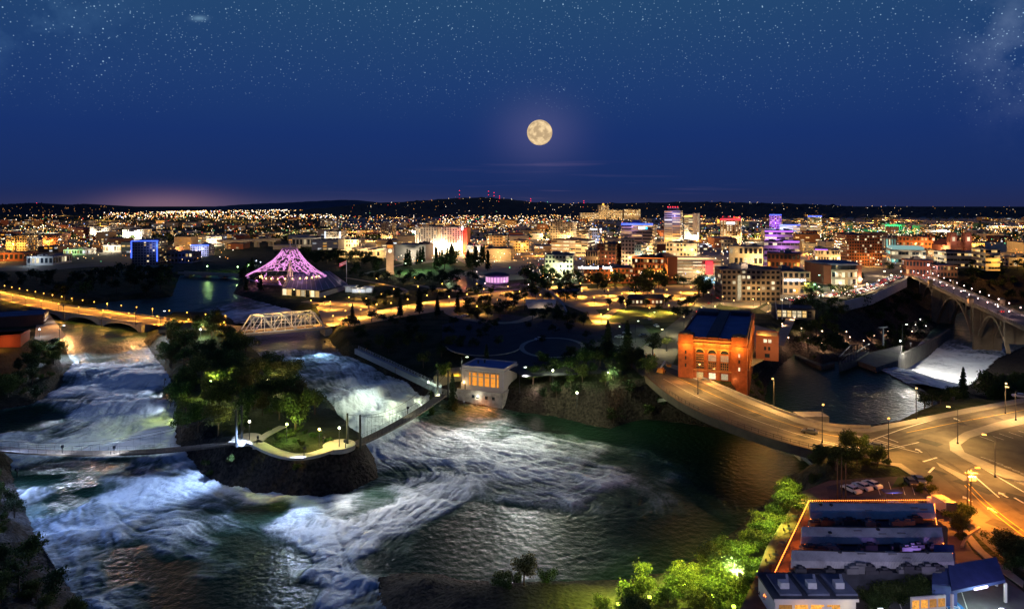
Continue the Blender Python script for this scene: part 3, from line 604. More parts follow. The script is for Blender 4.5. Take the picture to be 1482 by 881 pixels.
light('truss_wash', (1, .88, .7), 3200, (-4, -15, 3), tb, radius=.5)  # fill light added without a fixture, whitens the truss
for s in (-12, 0, 12): light('bridge_light', (1, .54, .14), 3000, (s, 5, 7.4), tb, radius=.3)
# --- paths of the park
def path(name, px, w, m=SAND, z=.06, zb=0.0): return tag(MB().strip(dense(smooth_line(GL(px, zb)), 5), w, zb + z).build(name, m), kind='structure')
path('path', [(468,472),(505,465),(560,452),(620,440),(690,432),(740,424)], 9, BRICKPAVE)
path('path', [(485,462),(520,456),(520,446),(470,440),(440,436)], 6, SAND, .07)
path('path', [(560,430),(600,420),(520,405),(500,402)], 4, SAND, .08)
path('path', [(690,432),(640,448),(670,462),(740,470),(780,455)], 6, SAND, .05)
path('path', [(600,412),(680,425),(760,418),(830,412),(900,408)], 7, BRICKPAVE, .03)
path('path', [(862,470),(900,440),(960,430),(1000,418)], 5, BRICKPAVE, .05)
path('path', [(520,398),(600,378),(660,372)], 5, WALKM, .05)
path('path', [(1126,500),(1140,470),(1150,450),(1150,436)], 5, BRICKPAVE, .05)
ring = [G(700 + 55 * math.cos(t), 500 + 15 * math.sin(t)) for t in np.linspace(.2, 3.0, 20)]
tag(MB().ribbon([p + Vector((0, 0, .3)) for p in ring], .6, .4).build('kerb_ring', WALKM), kind='structure')
ring = [G(800 + 45 * math.cos(t), 503 + 14 * math.sin(t)) for t in np.linspace(0, 6.283, 40)]
tag(MB().strip(ring, 2.2, .05).build('oval_kerb', WALKM), kind='structure')
# --- island landing path and suspension footbridges
ZI = -3.7
LIP = smooth_line(GL([(338,640),(352,633),(372,640),(395,652),(425,660),(455,657),(478,648),(500,642)], ZI), 2)
IP = MB().ribbon(LIP, 3.6, .7)
for c, r in (((357, 633), 4.2), ((491, 643), 4.6)):
    p = G(c[0], c[1], ZI); IP.prism([(p.x + r * math.cos(t), p.y + r * math.sin(t)) for t in np.linspace(0, 6.283, 25)[:-1]], ZI - 1.2, ZI + .05)
IP.ribbon(smooth_line(GL([(372,640),(385,628),(410,616)], ZI), 2), 2.6, 2.0)
tag(IP.build('island_path', mat('landing_concrete', (.48, .42, .32), .9, 0, .12, .6, .05)), kind='structure')
RAILM = mat('rail_paint', (.025, .027, .025), .6, .2, .2, 1)
def footbridge(A, B, sag, w, label, mastA, mastB, mh):
    c0 = (A + B) / 2; rt = empty('suspension_footbridge', c0, 0, label, 'footbridge'); n = 28
    d = (B - A).normalized(); sd = Vector((-d.y, d.x, 0))
    P = [A.lerp(B, k / n) - c0 + Vector((0, 0, -sag * (1 - (2 * k / n - 1) ** 2))) for k in range(n + 1)]
    MB().ribbon(P, w, .45).build('deck', mat('bridge_planks', (.11, .085, .065), .85, 0, .3, 1.5), rt)
    for s in (-w / 2, w / 2):
        railing(rt, [p + sd * s for p in P], 1.15, 2.6, RAILM, .028)
        b = MB(); cab = []
        for k, p in enumerate(P):
            t = k / n; zc = (mh if mastA else 1.2) * (1 - t) ** 2 * 1.0 + (mh if mastB else 1.2) * t ** 2 + .4 + (0 if mastA and mastB else 0)
            cab.append(p + sd * s * 1.05 + Vector((0, 0, zc)))
        b.tube(cab, .06, 5)
        for p, q in list(zip(P, cab))[2:-1:2]: b.bar(p + sd * s, q, .022)
        b.build('cable', RAILM, rt)
    for on, p in ((mastA, P[0]), (mastB, P[-1])):
        if on:
            for s in (-w / 2 - .3, w / 2 + .3): MB().tube([p + sd * s + Vector((0, 0, -1)), p + sd * s + Vector((0, 0, mh + .8))], [.38, .28], 8).build('mast', RAILM, rt)
    return rt
footbridge(G(-70, 640, -3.6), G(346, 638, ZI), 3.2, 3.6, 'long suspension footbridge sagging over the left falls to the island', False, True, 9)
footbridge(G(512, 643, ZI), G(641, 570, -5), 1.2, 3.6, 'shorter suspension footbridge from the island tip to the white powerhouse', True, True, 8)
# --- tall concrete arch bridge on the right
MA, MBt = G(1316, 398), Vector((G(1482, 474).x, G(1482, 474).y, 0)); dv = (MBt - MA).normalized(); MBt = MA + dv * 520; L = 520.0; nv_ = Vector((-dv.y, dv.x, 0))
if nv_.x < 0: nv_ = -nv_                      # nv_: away from the viewer's side
ang = math.atan2(dv.y, dv.x); mb_ = empty('concrete_arch_bridge', MA, ang, 'tall concrete arch bridge carrying a lamp lit road over the gorge', 'bridge')
sgn = 1 if (Matrix.Rotation(ang, 3, 'Z') @ Vector((0, 1, 0))).dot(nv_) > 0 else -1
BW_ = 15.5; BC = mat('bridge_concrete', (.27, .20, .12), .9, 0, .2, .15, .1)
def lb(u, v, z): return Vector((u, sgn * v, z))
def bx(b, u0, u1, v0, v1, z0, z1): return b.box(u0, u1, min(sgn * v0, sgn * v1), max(sgn * v0, sgn * v1), z0, z1)
bx(MB(), -30, L, -.6, BW_ + .6, -1.4, -.05).build('deck', BC, mb_)
bx(MB(), -30, L, 2.6, BW_ - 2.6, -.05, .05).build('roadway', mat('bridge_asphalt', (.13, .105, .10), .85, 0, .2, .3), mb_)
for v in (0, BW_ - 2.4): bx(MB(), -30, L, v, v + 2.4, -.05, .17).build('walkway', WALKM, mb_)
for v in (-.5, BW_ + .1):
    b = MB(); bx(b, -30, L, v, v + .4, .17, .35); bx(b, -30, L, v, v + .4, 1.05, 1.25)
    for k in range(180): bx(b, -30 + k * 3, -29 + k * 3, v + .05, v + .35, .35, 1.05)
    b.build('balustrade', BC, mb_)
def pier_at(u, base, w=3.2):
    b = MB()
    for v in (-.2, BW_ - 4.3): bx(b, u - w / 2, u + w / 2, v, v + 4.5, base, -1.4)
    bx(b, u - w / 2 + .6, u + w / 2 - .6, 4, BW_ - 4, base, -1.4); b.build('pier', BC, mb_)
def arch_at(u0, u1, foot, crown=-3.2):
    n = 26
    for v in (1.0, BW_ - 4.6):
        b = MB(); P = [lb(u0 + (u1 - u0) * k / n, v + 1.8, foot + (crown - foot) * (1 - abs(2 * k / n - 1) ** 2.0)) for k in range(n + 1)]
        for i, (p, q) in enumerate(zip(P[:-1], P[1:])): b.bar(p, q + (q - p) * .05, 1.9, 1.2 + .7 * abs(2 * i / n - 1), up=(0, 0, 1))
        b.build('arch_rib', BC, mb_)
        for k in range(2, n - 1, 3):
            if P[k].z < -4.6: MB().bar(P[k], Vector((P[k].x, P[k].y, -1.4)), .8, .8).build('spandrel_column', BC, mb_)
def upos(px):         # distance along the bridge where its near edge crosses a photo column
    best = min(range(0, 520), key=lambda u: abs(PX(*(MA + dv * u))[0] - px)); return float(best)
u1, u2 = upos(1349), upos(1408)
for u, z in ((u1 - 46, -12), (u1, -30), (u2, -34), (u2 + 62, -14), (u2 + 110, -8)): pier_at(u, z)
arch_at(u1 - 44, u1 - 3, -16, -3.4); arch_at(u1 + 3, u2 - 3, -31); arch_at(u2 + 3, u2 + 59, -20, -3.4)
for u in (u1 - 2, u2 - 2):
    for v in (-2.6, BW_ - .6):
        pv = MB(); bx(pv, u - 2.4, u + 2.4, v, v + 3.2, -1.6, .2); bx(pv, u - 2.3, u - 1.5, v + .2, v + 3, .2, 3); bx(pv, u + 1.5, u + 2.3, v + .2, v + 3, .2, 3); bx(pv, u - 2.6, u + 2.6, v, v + 3.2, 3, 3.9)
        bx(pv, u - 1.6, u + 1.6, v + .4, v + 2.8, 3.9, 4.7); pv.build('lookout', BC, mb_)
for u in (u1 - 2, u2 - 2): light('lookout_light', (1, .5, .25), 1100, lb(u, -1.2, 2.6), mb_)
DAMC = mat('dam_concrete', (.13, .12, .10), .95, 0, .35, .3, .1)
# --- dam with gate deck and spillway crest
A, B = G(1268, 530, -15), G(1351, 575, -15); c0 = A.copy(); c0.z = -15; dm = empty('dam', c0, math.atan2(B.y - A.y, B.x - A.x), 'low concrete dam with a gate deck at the head of the spillway', 'dam'); L = (B - A).length
MB().box(0, L, -.9, .9, -6, .25).build('crest', DAMC, dm)
b = MB(); q = math.pi
g = empty('gate', (0, 0, 0)); bpy.data.objects.remove(g)
def dloc(px, py, z): return dm.matrix_basis.inverted() @ G(px, py, z)
bpy.context.view_layer.update()
P = [dloc(*p) for p in ((1214,528,-11.5), (1240,520,-11.5), (1258,508,-11.5), (1232,510,-11.5))]
MB().prism([(p.x, p.y) for p in P], -8, 3.5).build('gate_deck', DAMC, dm)
b = MB()
for i in range(7):
    for a, c in ((P[0], P[1]), (P[3], P[2])): p = a.lerp(c, i / 6); b.bar((p.x, p.y, 3.5), (p.x, p.y, 7.5), .3)
for a, c in ((P[0], P[1]), (P[3], P[2]), (P[0], P[3]), (P[1], P[2])): b.bar((a.x, a.y, 7.4), (c.x, c.y, 7.4), .4); b.bar((a.x, a.y, 4.7), (c.x, c.y, 4.7), .15)
b.build('hoist_frame', STEEL, dm)
Q = [dloc(*p) for p in ((1242,521,-12), (1268,530,-12), (1300,520,-12), (1306,498,-12), (1258,509,-12))]
MB().prism([(p.x, p.y) for p in Q], -9, 2.6).build('intake_block', DAMC, dm)
tag(MB().ribbon(dense(GL([(1270,529,-12.6),(1305,512,-16),(1345,493,-21),(1374,476,-24)]), 6), 1.6, 9).build('river_wall', DAMC), 'dark concrete river wall beside the top of the spillway', 'wall')
tag(MB().ribbon(GL([(1152,514,-13),(1190,530,-13),(1206,525,-13)], -13), 1.4, 4).build('pool_wall', DAMC), 'low concrete wall edging the dark pool below the little park', 'wall')
# --- riverside wall of the boulevard, far bridges, flume
rw = tag(MB().ribbon([p + Vector((0, 0, .9)) for p in dense(GL([(1110,454),(1180,432),(1222,437),(1262,428),(1312,405)]), 8)], .6, 7).build('riverside_wall', mat('pale_wall', (.55, .50, .42), .9, 0, .12, .2)), 'pale riverside wall along the busy boulevard above the gorge', 'wall')
def simple_bridge(name, px0, px1, w, z, thick, nb, low, label, m):
    A, B = G(*px0, z), G(*px1, z); c = (A + B) / 2; rt = empty(name, c, math.atan2(B.y - A.y, B.x - A.x), label, 'bridge'); L = (B - A).length
    MB().box(-L / 2, L / 2, -w / 2, w / 2, -thick, 0).build('deck', m, rt)
    for i in range(nb):
        x = -L / 2 + L * (i + .5) / nb; b = MB(); b.box(x - 1.5, x + 1.5, -w * .3, w * .3, low - z, -thick); b.box(x - 3, x + 3, -w * .45, w * .45, -thick - 2, -thick); b.build('pier', m, rt)
    for s in (-w / 2 + .1, w / 2 - .3): MB().box(-L / 2, L / 2, s, s + .2, 0, 1).build('parapet', m, rt)
    return rt
simple_bridge('viaduct', (318,348.5), (402,345.5), 22, 12, 2.5, 4, -5, 'far concrete viaduct on flared piers left of the pink pavilion', WALL['cream'])
simple_bridge('low_bridge', (262,394), (362,398.5), 8, 0, 1.2, 4, -6, 'low flat bridge across the upper river glowing pale green', WALL['cream'])
fl = empty('flume', G(580, 530, -3), 0, 'long pale pipe walkway running down the bank to the white powerhouse', 'flume')
FLP = GL([(516,504,-1.5),(560,524,-2.5),(600,543,-3.6),(636,560,-5)])
MB().ribbon([p - fl.location for p in dense(FLP, 4)], 2.0, 2.4).build('channel', mat('flume_paint', (.20, .23, .27), .6, .1, .1, .4), fl)
railing(fl, [p - fl.location + Vector((.9, 0, 0)) for p in FLP], 1.1, 2.5, PALE_STEEL, .06)

sheet('terrace', [(1158,715),(1171,721),(1104,864),(1128,870),(1120,905),(1060,905),(1086,850),(1112,795)], .03, mat('terrace_boards', (.16, .10, .06), .9, 0, .25, .7))
# ================================================================ lamps
WARM, GOLD, WHITE, COOL, PINK, GREEN = (1, .60, .23), (1, .48, .09), (1, .82, .55), (.75, .88, 1), (1, .62, .62), (.55, 1, .35)
GLOW = {}
def glow(col, k=14): return emit('lamp_glow_%s_%d' % ('_'.join('%.2f' % c for c in col), k), col, k)
LT = {}
def lamp(kind, loc, col, power, label, group=None, rz=0.0, size=1.0, name='street_lamp', cat='street lamp'):
    key = (kind, tuple(col), power, size)
    if key in LT:
        o = copy_tree(LT[key])
    else:
        o = empty(name)
        LT[key] = o; g = glow(col, {'post': 6, 'globe': 6, 'twin': 9, 'flood': 10, 'ground': 4}.get(kind, 5 if size < 1.3 else 9)); hgt = dict(post=4.6, globe=4.0, tall=9.5, bollard=1.1, flood=5.0, ground=.6, twin=4.4)[kind]
        b = MB()
        if kind == 'ground':
            b.box(-.3, .3, -.2, .2, 0, .25); b.build('base', STEEL, o)
            MB().box(-.28, .28, -.22, .22, .26, .6).build('lamp_head', g, o)
        elif kind == 'flood':
            b.tube([(0, 0, 0), (0, 0, hgt)], [.11, .08], 6); b.bar((-.5, 0, hgt), (.5, 0, hgt), .1); b.build('pole', STEEL, o)
            b = MB(); r = .34 * size; b.ball((0, 0, hgt + .35), r, 10, 6); b.build('lamp_head', g, o, True)
        elif kind == 'tall':
            b.tube([(0, 0, 0), (0, 0, 6), (0, 0, hgt)], [.13, .1, .07], 6); b.tube([(0, 0, hgt), (.9, 0, hgt + .4), (2.0, 0, hgt + .45)], .05, 5); b.lathe([(.25, 0), (.25, .4), (.12, .5)], n=6); b.build('pole', STEEL, o)
            b = MB(); b.box(1.7, 2.1 + .5 * size, -.22 * size, .22 * size, hgt + .22, hgt + .42); b.build('lamp_head', g, o)
        else:
            b.lathe([(.2, 0), (.2, .35), (.1, .5), (.075, 1.2), (.06, hgt - .1), (.16, hgt)], n=7); b.build('pole', STEEL, o)
            b = MB(); r = .3 * size
            if kind == 'twin':
                b.ball((-.5, 0, hgt + r), r, 8, 6); b.ball((.5, 0, hgt + r), r, 8, 6)
            else: b.ball((0, 0, hgt + r), r, 9, 6)
            b.build('lamp_head', g, o, True)
        if power:
            mul = dict(post=1.4, globe=1.3, tall=1.5, twin=1.6, flood=1.3).get(kind, 1)
            pos = dict(tall=(1.9, 0, hgt - .12), ground=(0, -.1, 1.0), twin=(0, -.75, hgt + .2)).get(kind, (.62, -.1, hgt + .25))
            if kind in ('post', 'globe'): light('lamp_light', col, power * mul * 1.3, pos, o, 'SPOT', .18, 174)
            elif kind == 'tall' and size < 1.3: light('lamp_light', col, power * mul * 1.55, pos, o, 'SPOT', .25, 168)
            else: light('lamp_light', col, power * mul, pos, o, radius=.18)
    o.location = loc; o.rotation_euler = (0, 0, rz)
    tag(o, label, cat, group); return o
def lamp_row(kind, pts, col, power, what, group, size=1.0, order='left'):
    pts = sorted(pts, key=lambda p: PX(*p)[0])
    for i, p in enumerate(pts):
        lamp(kind, p, col, power, '%s, %s from the left' % (what, nth(i + 1)), group, random.uniform(0, 6.28), size)
# ================================================================ city buildings
UNIT = {}
def unit_window(k):
    if k not in UNIT:
        UNIT[k] = MB().box(-.5, .5, -.06, .06, -.5, .5).mesh('window_' + k, WIN[k])
    return UNIT[k]
PAL = {'warm': ['warm', 'warm', 'cream'], 'white': ['white', 'cream', 'warm'], 'cream': ['cream'], 'amber': ['amber', 'warm'], 'purple': ['purple', 'warm'], 'teal': ['teal', 'cream'], 'red': ['red', 'warm'], 'mix': ['warm', 'cream', 'white', 'amber', 'cream']}
MAXW = 96
def add_windows(root, wins, rnd, lit, pal, name='window'):
    """wins: list of (x, y, z, w, h, rz) in the thing's own frame"""
    for i, (x, y, z, w, h, rz) in enumerate(wins[:MAXW]):
        k = rnd.choice(PAL[pal]) if rnd.random() < lit else 'dark'
        link(name, unit_window(k), root, (x, y, z), (w, 1, h), rz)
    if len(wins) > MAXW:
        ks = list(WIN); b = MB()
        for (x, y, z, w, h, rz) in wins[MAXW:]:
            b.mi = ks.index(rnd.choice(PAL[pal]) if rnd.random() < lit else 'dark'); c, s = math.cos(rz) * w / 2, math.sin(rz) * w / 2
            b.bar((x - c, y - s, z), (x + c, y + s, z), .12, h)
        tag(b.build('upper_windows', [WIN[k] for k in ks], root), kind='stuff')
def facade(w, th, h, st, bays, style, side, z0=0.0, sidebays=None):
    out = []; sh = h / st; gw = w / bays
    fw, fh = (.62, .55) if style == 'grid' else ((.94, .42) if style == 'ribbon' else (.4, .7))
    rows = range(st)
    for r in rows:
        z = z0 + sh * (r + .52)
        for i in range(bays): out.append((-w / 2 + gw * (i + .5), -th / 2 - .03, z, gw * fw, sh * fh, 0))
    sb = sidebays or max(2, int(round(bays * th / w * .8))); sw = th / sb
    x = w / 2 + .03 if side > 0 else -w / 2 - .03
    for r in rows:
        z = z0 + sh * (r + .52)
        for i in range(sb): out.append((x, -th / 2 + sw * (i + .5), z, sw * fw, sh * fh, math.pi / 2))
    return out
def shell(b, w, th, h, z0=0.0, st=0, par=.9, band=.12):
    b.box(-w / 2, w / 2, -th / 2, th / 2, z0, z0 + h - .6)
    z1 = z0 + h - .6
    for a in ((-w / 2, w / 2, -th / 2, -th / 2 + .4), (-w / 2, w / 2, th / 2 - .4, th / 2), (-w / 2, -w / 2 + .4, -th / 2 + .4, th / 2 - .4), (w / 2 - .4, w / 2, -th / 2 + .4, th / 2 - .4)): b.box(*a, z1, z1 + .6)
    if band:
        for r in range(1, st):
            z = z0 + h * r / st; e = band; b.box(-w / 2 - e, w / 2 + e, -th / 2 - e, th / 2 + e, z - .18, z + .12)
        b.box(-w / 2 - band * 2, w / 2 + band * 2, -th / 2 - band * 2, th / 2 + band * 2, z1 - .5, z1 - .05)
def roof_parts(root, w, th, z, roof, units, rnd, lift=0.0):
    MB().box(-w / 2 + .42, w / 2 - .42, -th / 2 + .42, th / 2 - .42, z - .58, z - .35).build('roof', ROOF[roof], root)
    for i in range(units):
        a, c, e = rnd.uniform(.06, .16) * w, rnd.uniform(.08, .2) * th, rnd.uniform(1.2, 3.0); x, y = rnd.uniform(-.36, .36) * w, rnd.uniform(-.3, .3) * th
        b = MB(); b.box(x - a, x + a, y - c, y + c, z - .36, z - .36 + e); b.box(x - a * .5, x + a * .4, y - c * .5, y + c * .5, z - .36 + e, z + e * 1.15); b.build('roof_unit', ROOF['grey' if roof != 'grey' else 'dark'], root)
NB = [0]
def building(label, x0, x1, yt, yb, th=22, wall='tan', roof='dark', st=5, bays=6, lit=.3, pal='warm', style='grid', lc=None, lp=0, units=2, yaw=None, cat='building', name='city_building', z0=0.0, band=.12, group=None):
    NB[0] += 1; rnd = random.Random(NB[0] * 17 + 3)
    A, B = G(x0, yb, z0), G(x1, yb, z0); w = B.x - A.x; h = (yb - yt) * A.y / F
    if yaw is None: yaw = (-21 if 780 < x0 < 1330 else (-7 if 440 < x0 else 6)) if w < 140 else 0
    w = max((w - th * abs(math.sin(R(yaw)))) / math.cos(R(yaw)), .82 * w)
    rt = empty(name, ((A.x + B.x) / 2, A.y + th / 2 * math.cos(R(yaw)) + w / 2 * abs(math.sin(R(yaw))), z0), R(yaw), label, cat, group)
    b = MB(); shell(b, w, th, h, 0, st, band=band); b.build('wall', WALL[wall], rt)
    roof_parts(rt, w, th, h, roof, units, rnd)
    side = 1 if math.cos(R(yaw)) * rt.location.x + math.sin(R(yaw)) * rt.location.y < 0 else -1
    if style: add_windows(rt, facade(w, th, h, st, bays, style, side), rnd, lit, pal)
    if lp:
        n = 1 if w < 45 else 2
        for i in range(n):
            x = (A.x + B.x) / 2 + (i - (n - 1) / 2) * w * .5
            lamp('tall', (x, A.y - 11 - rnd.random() * 4, z0), lc, lp * 1.4, 'lamp before the %s%s' % (' '.join(label.split(' with ')[0].split(',')[0].split()[:11]), '' if n == 1 else (', left one' if i == 0 else ', right one')), 'street lamps before the city buildings', R(90), 1.6)
    rt['w'], rt['h'], rt['th'] = w, h, th
    return rt
def strip_light(rt, edges, m, t=.5, name='neon_strip'):
    b = MB()
    for a, c in edges: b.bar(a, c, t)
    return b.build(name, m, rt)
NEON_BLUE, NEON_RED, NEON_PURPLE, NEON_GREEN, NEON_WHITE, NEON_ORANGE = emit('neon_blue', (.05, .12, 1), 2.2), emit('neon_red', (1, .03, .05), 2.0), emit('neon_purple', (.45, .12, 1), 1.8), emit('neon_green', (.02, .9, .2), 1.0), emit('neon_white', (.85, .92, 1), 3.0), emit('neon_orange', (1, .22, .03), 1.5)
SIGNW = emit('sign_white', (1, .97, 1), 4.0)
B_ = building
# ---- left of the pavilion
B_('tan lit apartment tower at the far left edge of the city', 6, 20, 341, 363, 25, 'tan', 'grey', 6, 4, .35, 'amber', lc=GOLD, lp=30000)
B_('second tan apartment tower from the left edge', 22, 38, 341, 363, 25, 'tan', 'grey', 6, 4, .25, 'amber', lc=GOLD, lp=16000)
B_('wide dark brick block left of the pale institute', 59, 82, 341, 358, 30, 'brick', 'dark', 4, 7, .3, 'amber', lc=GOLD, lp=16000)
r = B_('pale institute block with a thin square tower', 128, 156, 328, 345, 30, 'white', 'grey', 5, 8, .25, 'cream', lc=WHITE, lp=60000)
MB().box(-r['w'] / 2 - 6, -r['w'] / 2 + 4, -8, 2, 0, r['h'] + 12).build('tower', WALL['tan'], r)
B_('long white lit block between the institute and the blue hotel', 174, 206, 332.5, 346, 40, 'white', 'white', 4, 10, .35, 'white', lc=WHITE, lp=90000)
r = B_('dark hotel slab outlined in blue light', 187, 227, 349, 384, 26, 'brown', 'dark', 9, 9, .14, 'warm', units=3)
w, h, th = r['w'], r['h'], r['th']
strip_light(r, [((-w / 2, -th / 2 - .3, h + .2), (w / 2, -th / 2 - .3, h + .2)), ((-w / 2 - .2, -th / 2 - .3, h), (-w / 2 - .2, -th / 2 - .3, h * .3)), ((w / 2 - 1, -th / 2 - .4, h), (w / 2 - 1, -th / 2 - .4, 4))], NEON_BLUE, 1.0)
light('facade_light', (.1, .2, 1), 9000, (w / 2 - 3, -th / 2 - 6, h * .8), r)
r = B_('smaller pale hotel with a glowing blue roof edge', 273, 301, 355, 371, 22, 'white', 'blue', 5, 8, .1, 'cream')
strip_light(r, [((-r['w'] / 2, -r['th'] / 2 - .3, r['h']), (r['w'] / 2, -r['th'] / 2 - .3, r['h']))], NEON_BLUE, 1.6); light('facade_light', (.45, .5, 1), 14000, (0, -22, 9), r)
B_('white glass office above the smaller blue edged hotel', 296, 320, 342, 356, 28, 'white', 'white', 3, 6, .6, 'white', 'ribbon', lc=WHITE, lp=16000)
B_('low grey warehouse at the far left behind dark trees', 33, 74, 371, 384, 40, 'grey', 'blue', 1, 6, .3, 'cream', lc=COOL, lp=6000)
B_('low long shed with a pale blue roof right of the warehouse', 88, 121, 361, 369, 30, 'white', 'blue', 1, 8, .5, 'white', lc=GREEN, lp=7000)
B_('low white lit hall left of the blue outlined hotel', 146, 178, 355, 365, 30, 'white', 'white', 1, 8, .7, 'white', lc=WHITE, lp=16000)
B_('low dark conference block joined to the blue hotels', 228, 276, 366, 381, 30, 'blue', 'dark', 2, 9, .2, 'warm')
B_('orange lit brick depot at the far left edge', -12, 31, 366, 378, 30, 'redbrick', 'brown', 1, 6, .1, 'warm', lc=GOLD, lp=16000)
# ---- behind and right of the pavilion
r = B_('white hotel slab with bright vertical edges behind the pavilion', 470, 495, 335, 357, 24, 'white', 'grey', 9, 9, .25, 'cream', lc=WHITE, lp=20000)
strip_light(r, [((s * (r['w'] / 2), -r['th'] / 2 - .5, 1), (s * r['w'] / 2, -r['th'] / 2 - .5, r['h'])) for s in (-1, 1)], emit('edge_white', (.8, .9, 1), 1.3), 1.8)
r = B_('slim dark beige apartment tower behind the clock tower', 551, 570, 323, 353, 22, 'tan', 'dark', 13, 6, .15, 'warm', lc=WARM, lp=36000)
r = B_('broad pale hotel tower with a red lit end wall', 600, 673, 328.5, 368, 26, 'white', 'dark', 14, 18, .22, 'warm', 'slot', lc=WHITE, lp=50000, units=3)
w, h, th = r['w'], r['h'], r['th']
MB().box(w / 2 + .1, w / 2 + 6, -th / 2 + 1, th / 2, 0, h - 1).build('end_wall', WALL['redbrick'], r); light('facade_light', (1, .04, .08), 26000, (w / 2 + 7, -th / 2 - 12, h * .6), r)
light('facade_light', (1, .04, .08), 9000, (w / 2 + 9, -th / 2 - 8, h * .25), r)
strip_light(r, [((w / 2 - .4, -th / 2 - .4, h - 4), (w / 2 - .4, -th / 2 - .4, h + 1))], NEON_WHITE, 2.0, 'beacon')
MB().box(-2, 2, -th / 2 - .7, -th / 2 - .1, 2, h).build('facade_rib', WALL['cream'], r)
B_('blank pale grey concert hall beside the clock tower', 571, 622, 354, 377, 40, 'grey', 'grey', 1, 2, 0, 'warm', None, lc=WHITE, lp=9000)
r = B_('wide dark roofed arena left of the white hotel', 417, 464, 344, 357, 60, 'grey', 'grey', 1, 8, .2, 'cream', units=1)
B_('low beige lit hall right of the white hotel', 496, 522, 347, 358, 28, 'cream', 'white', 2, 6, .4, 'cream', lc=WARM, lp=40000)
r = B_('long low convention hall with stepped pale roofs', 484, 562, 362, 373, 40, 'cream', 'blue', 1, 12, .6, 'warm', lc=WARM, lp=20000)
for i in range(3):
    x0 = -r['w'] / 2 + i * r['w'] / 3; MB().add([(x0, -20, 8.2), (x0 + r['w'] / 3 - 1, -20, 12.5), (x0 + r['w'] / 3 - 1, 20, 12.5), (x0, 20, 8.2), (x0, -20, 7.6), (x0 + r['w'] / 3 - 1, -20, 7.6), (x0 + r['w'] / 3 - 1, 20, 7.6), (x0, 20, 7.6)], [(0, 1, 2, 3), (4, 5, 1, 0), (5, 6, 2, 1), (6, 7, 3, 2), (7, 4, 0, 3)]).build('sloped_roof', ROOF['white'], r)
B_('glass fronted hall glowing white right of the broad hotel', 674, 700, 355, 371, 26, 'white', 'white', 2, 6, .95, 'white', 'ribbon', lc=WHITE, lp=9000)
B_('plain tan brick auditorium right of the glass hall', 698, 744, 360, 376, 30, 'tan', 'dark', 3, 6, 0, 'warm', None, lc=WARM, lp=16000)
B_('dark red brown block above the tan auditorium', 704, 735, 341, 357, 30, 'brown', 'dark', 4, 6, .1, 'warm', lc=GOLD, lp=9000)
B_('small beige block right of the tan auditorium', 742, 768, 348, 364, 24, 'cream', 'brown', 4, 6, .3, 'warm', lc=GOLD, lp=12000)
B_('tall pale office slab left of the parking deck', 797, 836, 321.5, 351, 24, 'cream', 'grey', 9, 9, .3, 'warm', 'grid', lc=WARM, lp=60000)
B_('lower beige office joined to the tall pale slab', 836, 858, 331, 350, 24, 'tan', 'grey', 6, 5, .3, 'warm', 'ribbon', lc=WARM, lp=16000)
r = B_('blue grey block with white lettering on its roof line', 858, 872, 333, 350, 20, 'blue', 'dark', 4, 4, .1, 'warm', lc=COOL, lp=14000)
lettering('Paulsen', 4.6, SIGNW, r, (-3.2, -r['th'] / 2 - .4, r['h'] + 1.6), name='roof_sign'); lettering('all', 4.6, SIGNW, r, (9.5, -r['th'] / 2 - .4, r['h'] + 1.6), name='roof_sign')
B_('long open parking deck with warm lit storeys', 799, 866, 348, 369, 40, 'tan', 'brown', 4, 6, .75, 'cream', 'ribbon', lc=WARM, lp=16000)
B_('cream stone office block by the park trees', 789, 835, 369, 402, 26, 'cream', 'dark', 5, 8, .25, 'cream', lc=(.85, 1, .6), lp=22000, yaw=-8, units=3)
r = B_('wide brick block with a bank sign above the plaza', 846, 922, 388, 410, 30, 'brick', 'dark', 3, 12, .35, 'warm', lc=GOLD, lp=12000, yaw=-6)
lettering('wheatland', 4.2, SIGNW, r, (-17, -r['th'] / 2 - .5, r['h'] + .3), name='roof_sign'); lettering('bank', 4.2, SIGNW, r, (-1, -r['th'] / 2 - .5, r['h'] + .3), name='roof_sign')
B_('squat tan block behind the bank sign', 851, 874, 362, 386, 24, 'tan', 'dark', 2, 5, 0, 'warm', lc=WARM, lp=4000)
B_('dark brick tower block stepping up behind the bank', 868, 901, 353, 386, 26, 'darkbrick', 'dark', 6, 5, .06, 'amber', lc=(1, .3, .12), lp=6000)
B_('grey stone office between the dark tower and the striped bank block', 900, 922, 346, 386, 24, 'grey', 'dark', 7, 4, .05, 'purple', lc=WARM, lp=14000, yaw=-6)
B_('small block with pale green crown beside the grey stone office', 922, 938, 354, 384, 22, 'concrete', 'grey', 6, 4, .3, 'warm', lc=(.8, 1, .8), lp=14000)
r = B_('striped bank office with a blue lit top edge and white sign', 902, 957, 325, 372, 30, 'tan', 'dark', 10, 3, .3, 'warm', 'ribbon', lc=WARM, lp=60000, units=1)
w, h, th = r['w'], r['h'], r['th']
strip_light(r, [((-w / 2, -th / 2 - .3, h + .3), (w / 2, -th / 2 - .3, h + .3))], NEON_BLUE, 2.2)
MB().box(-w / 2 + 12, w / 2 - 18, -8, 8, h - .5, h + 5).build('penthouse', WALL['blue'], r)
MB().box(w / 2 - 18, w / 2 - 10, -th / 2 - .6, -th / 2 - .2, h - 6, h - 3).build('sign', SIGNW, r); MB().box(w / 2 - 9.5, w / 2 - 7, -th / 2 - .6, -th / 2 - .2, h - 6, h - 3).build('sign', emit('sign_cyan', (.05, .6, 1), 3), r)
light('facade_light', (.5, .3, .9), 9000, (-w * .2, -th / 2 - 12, h - 3), r)
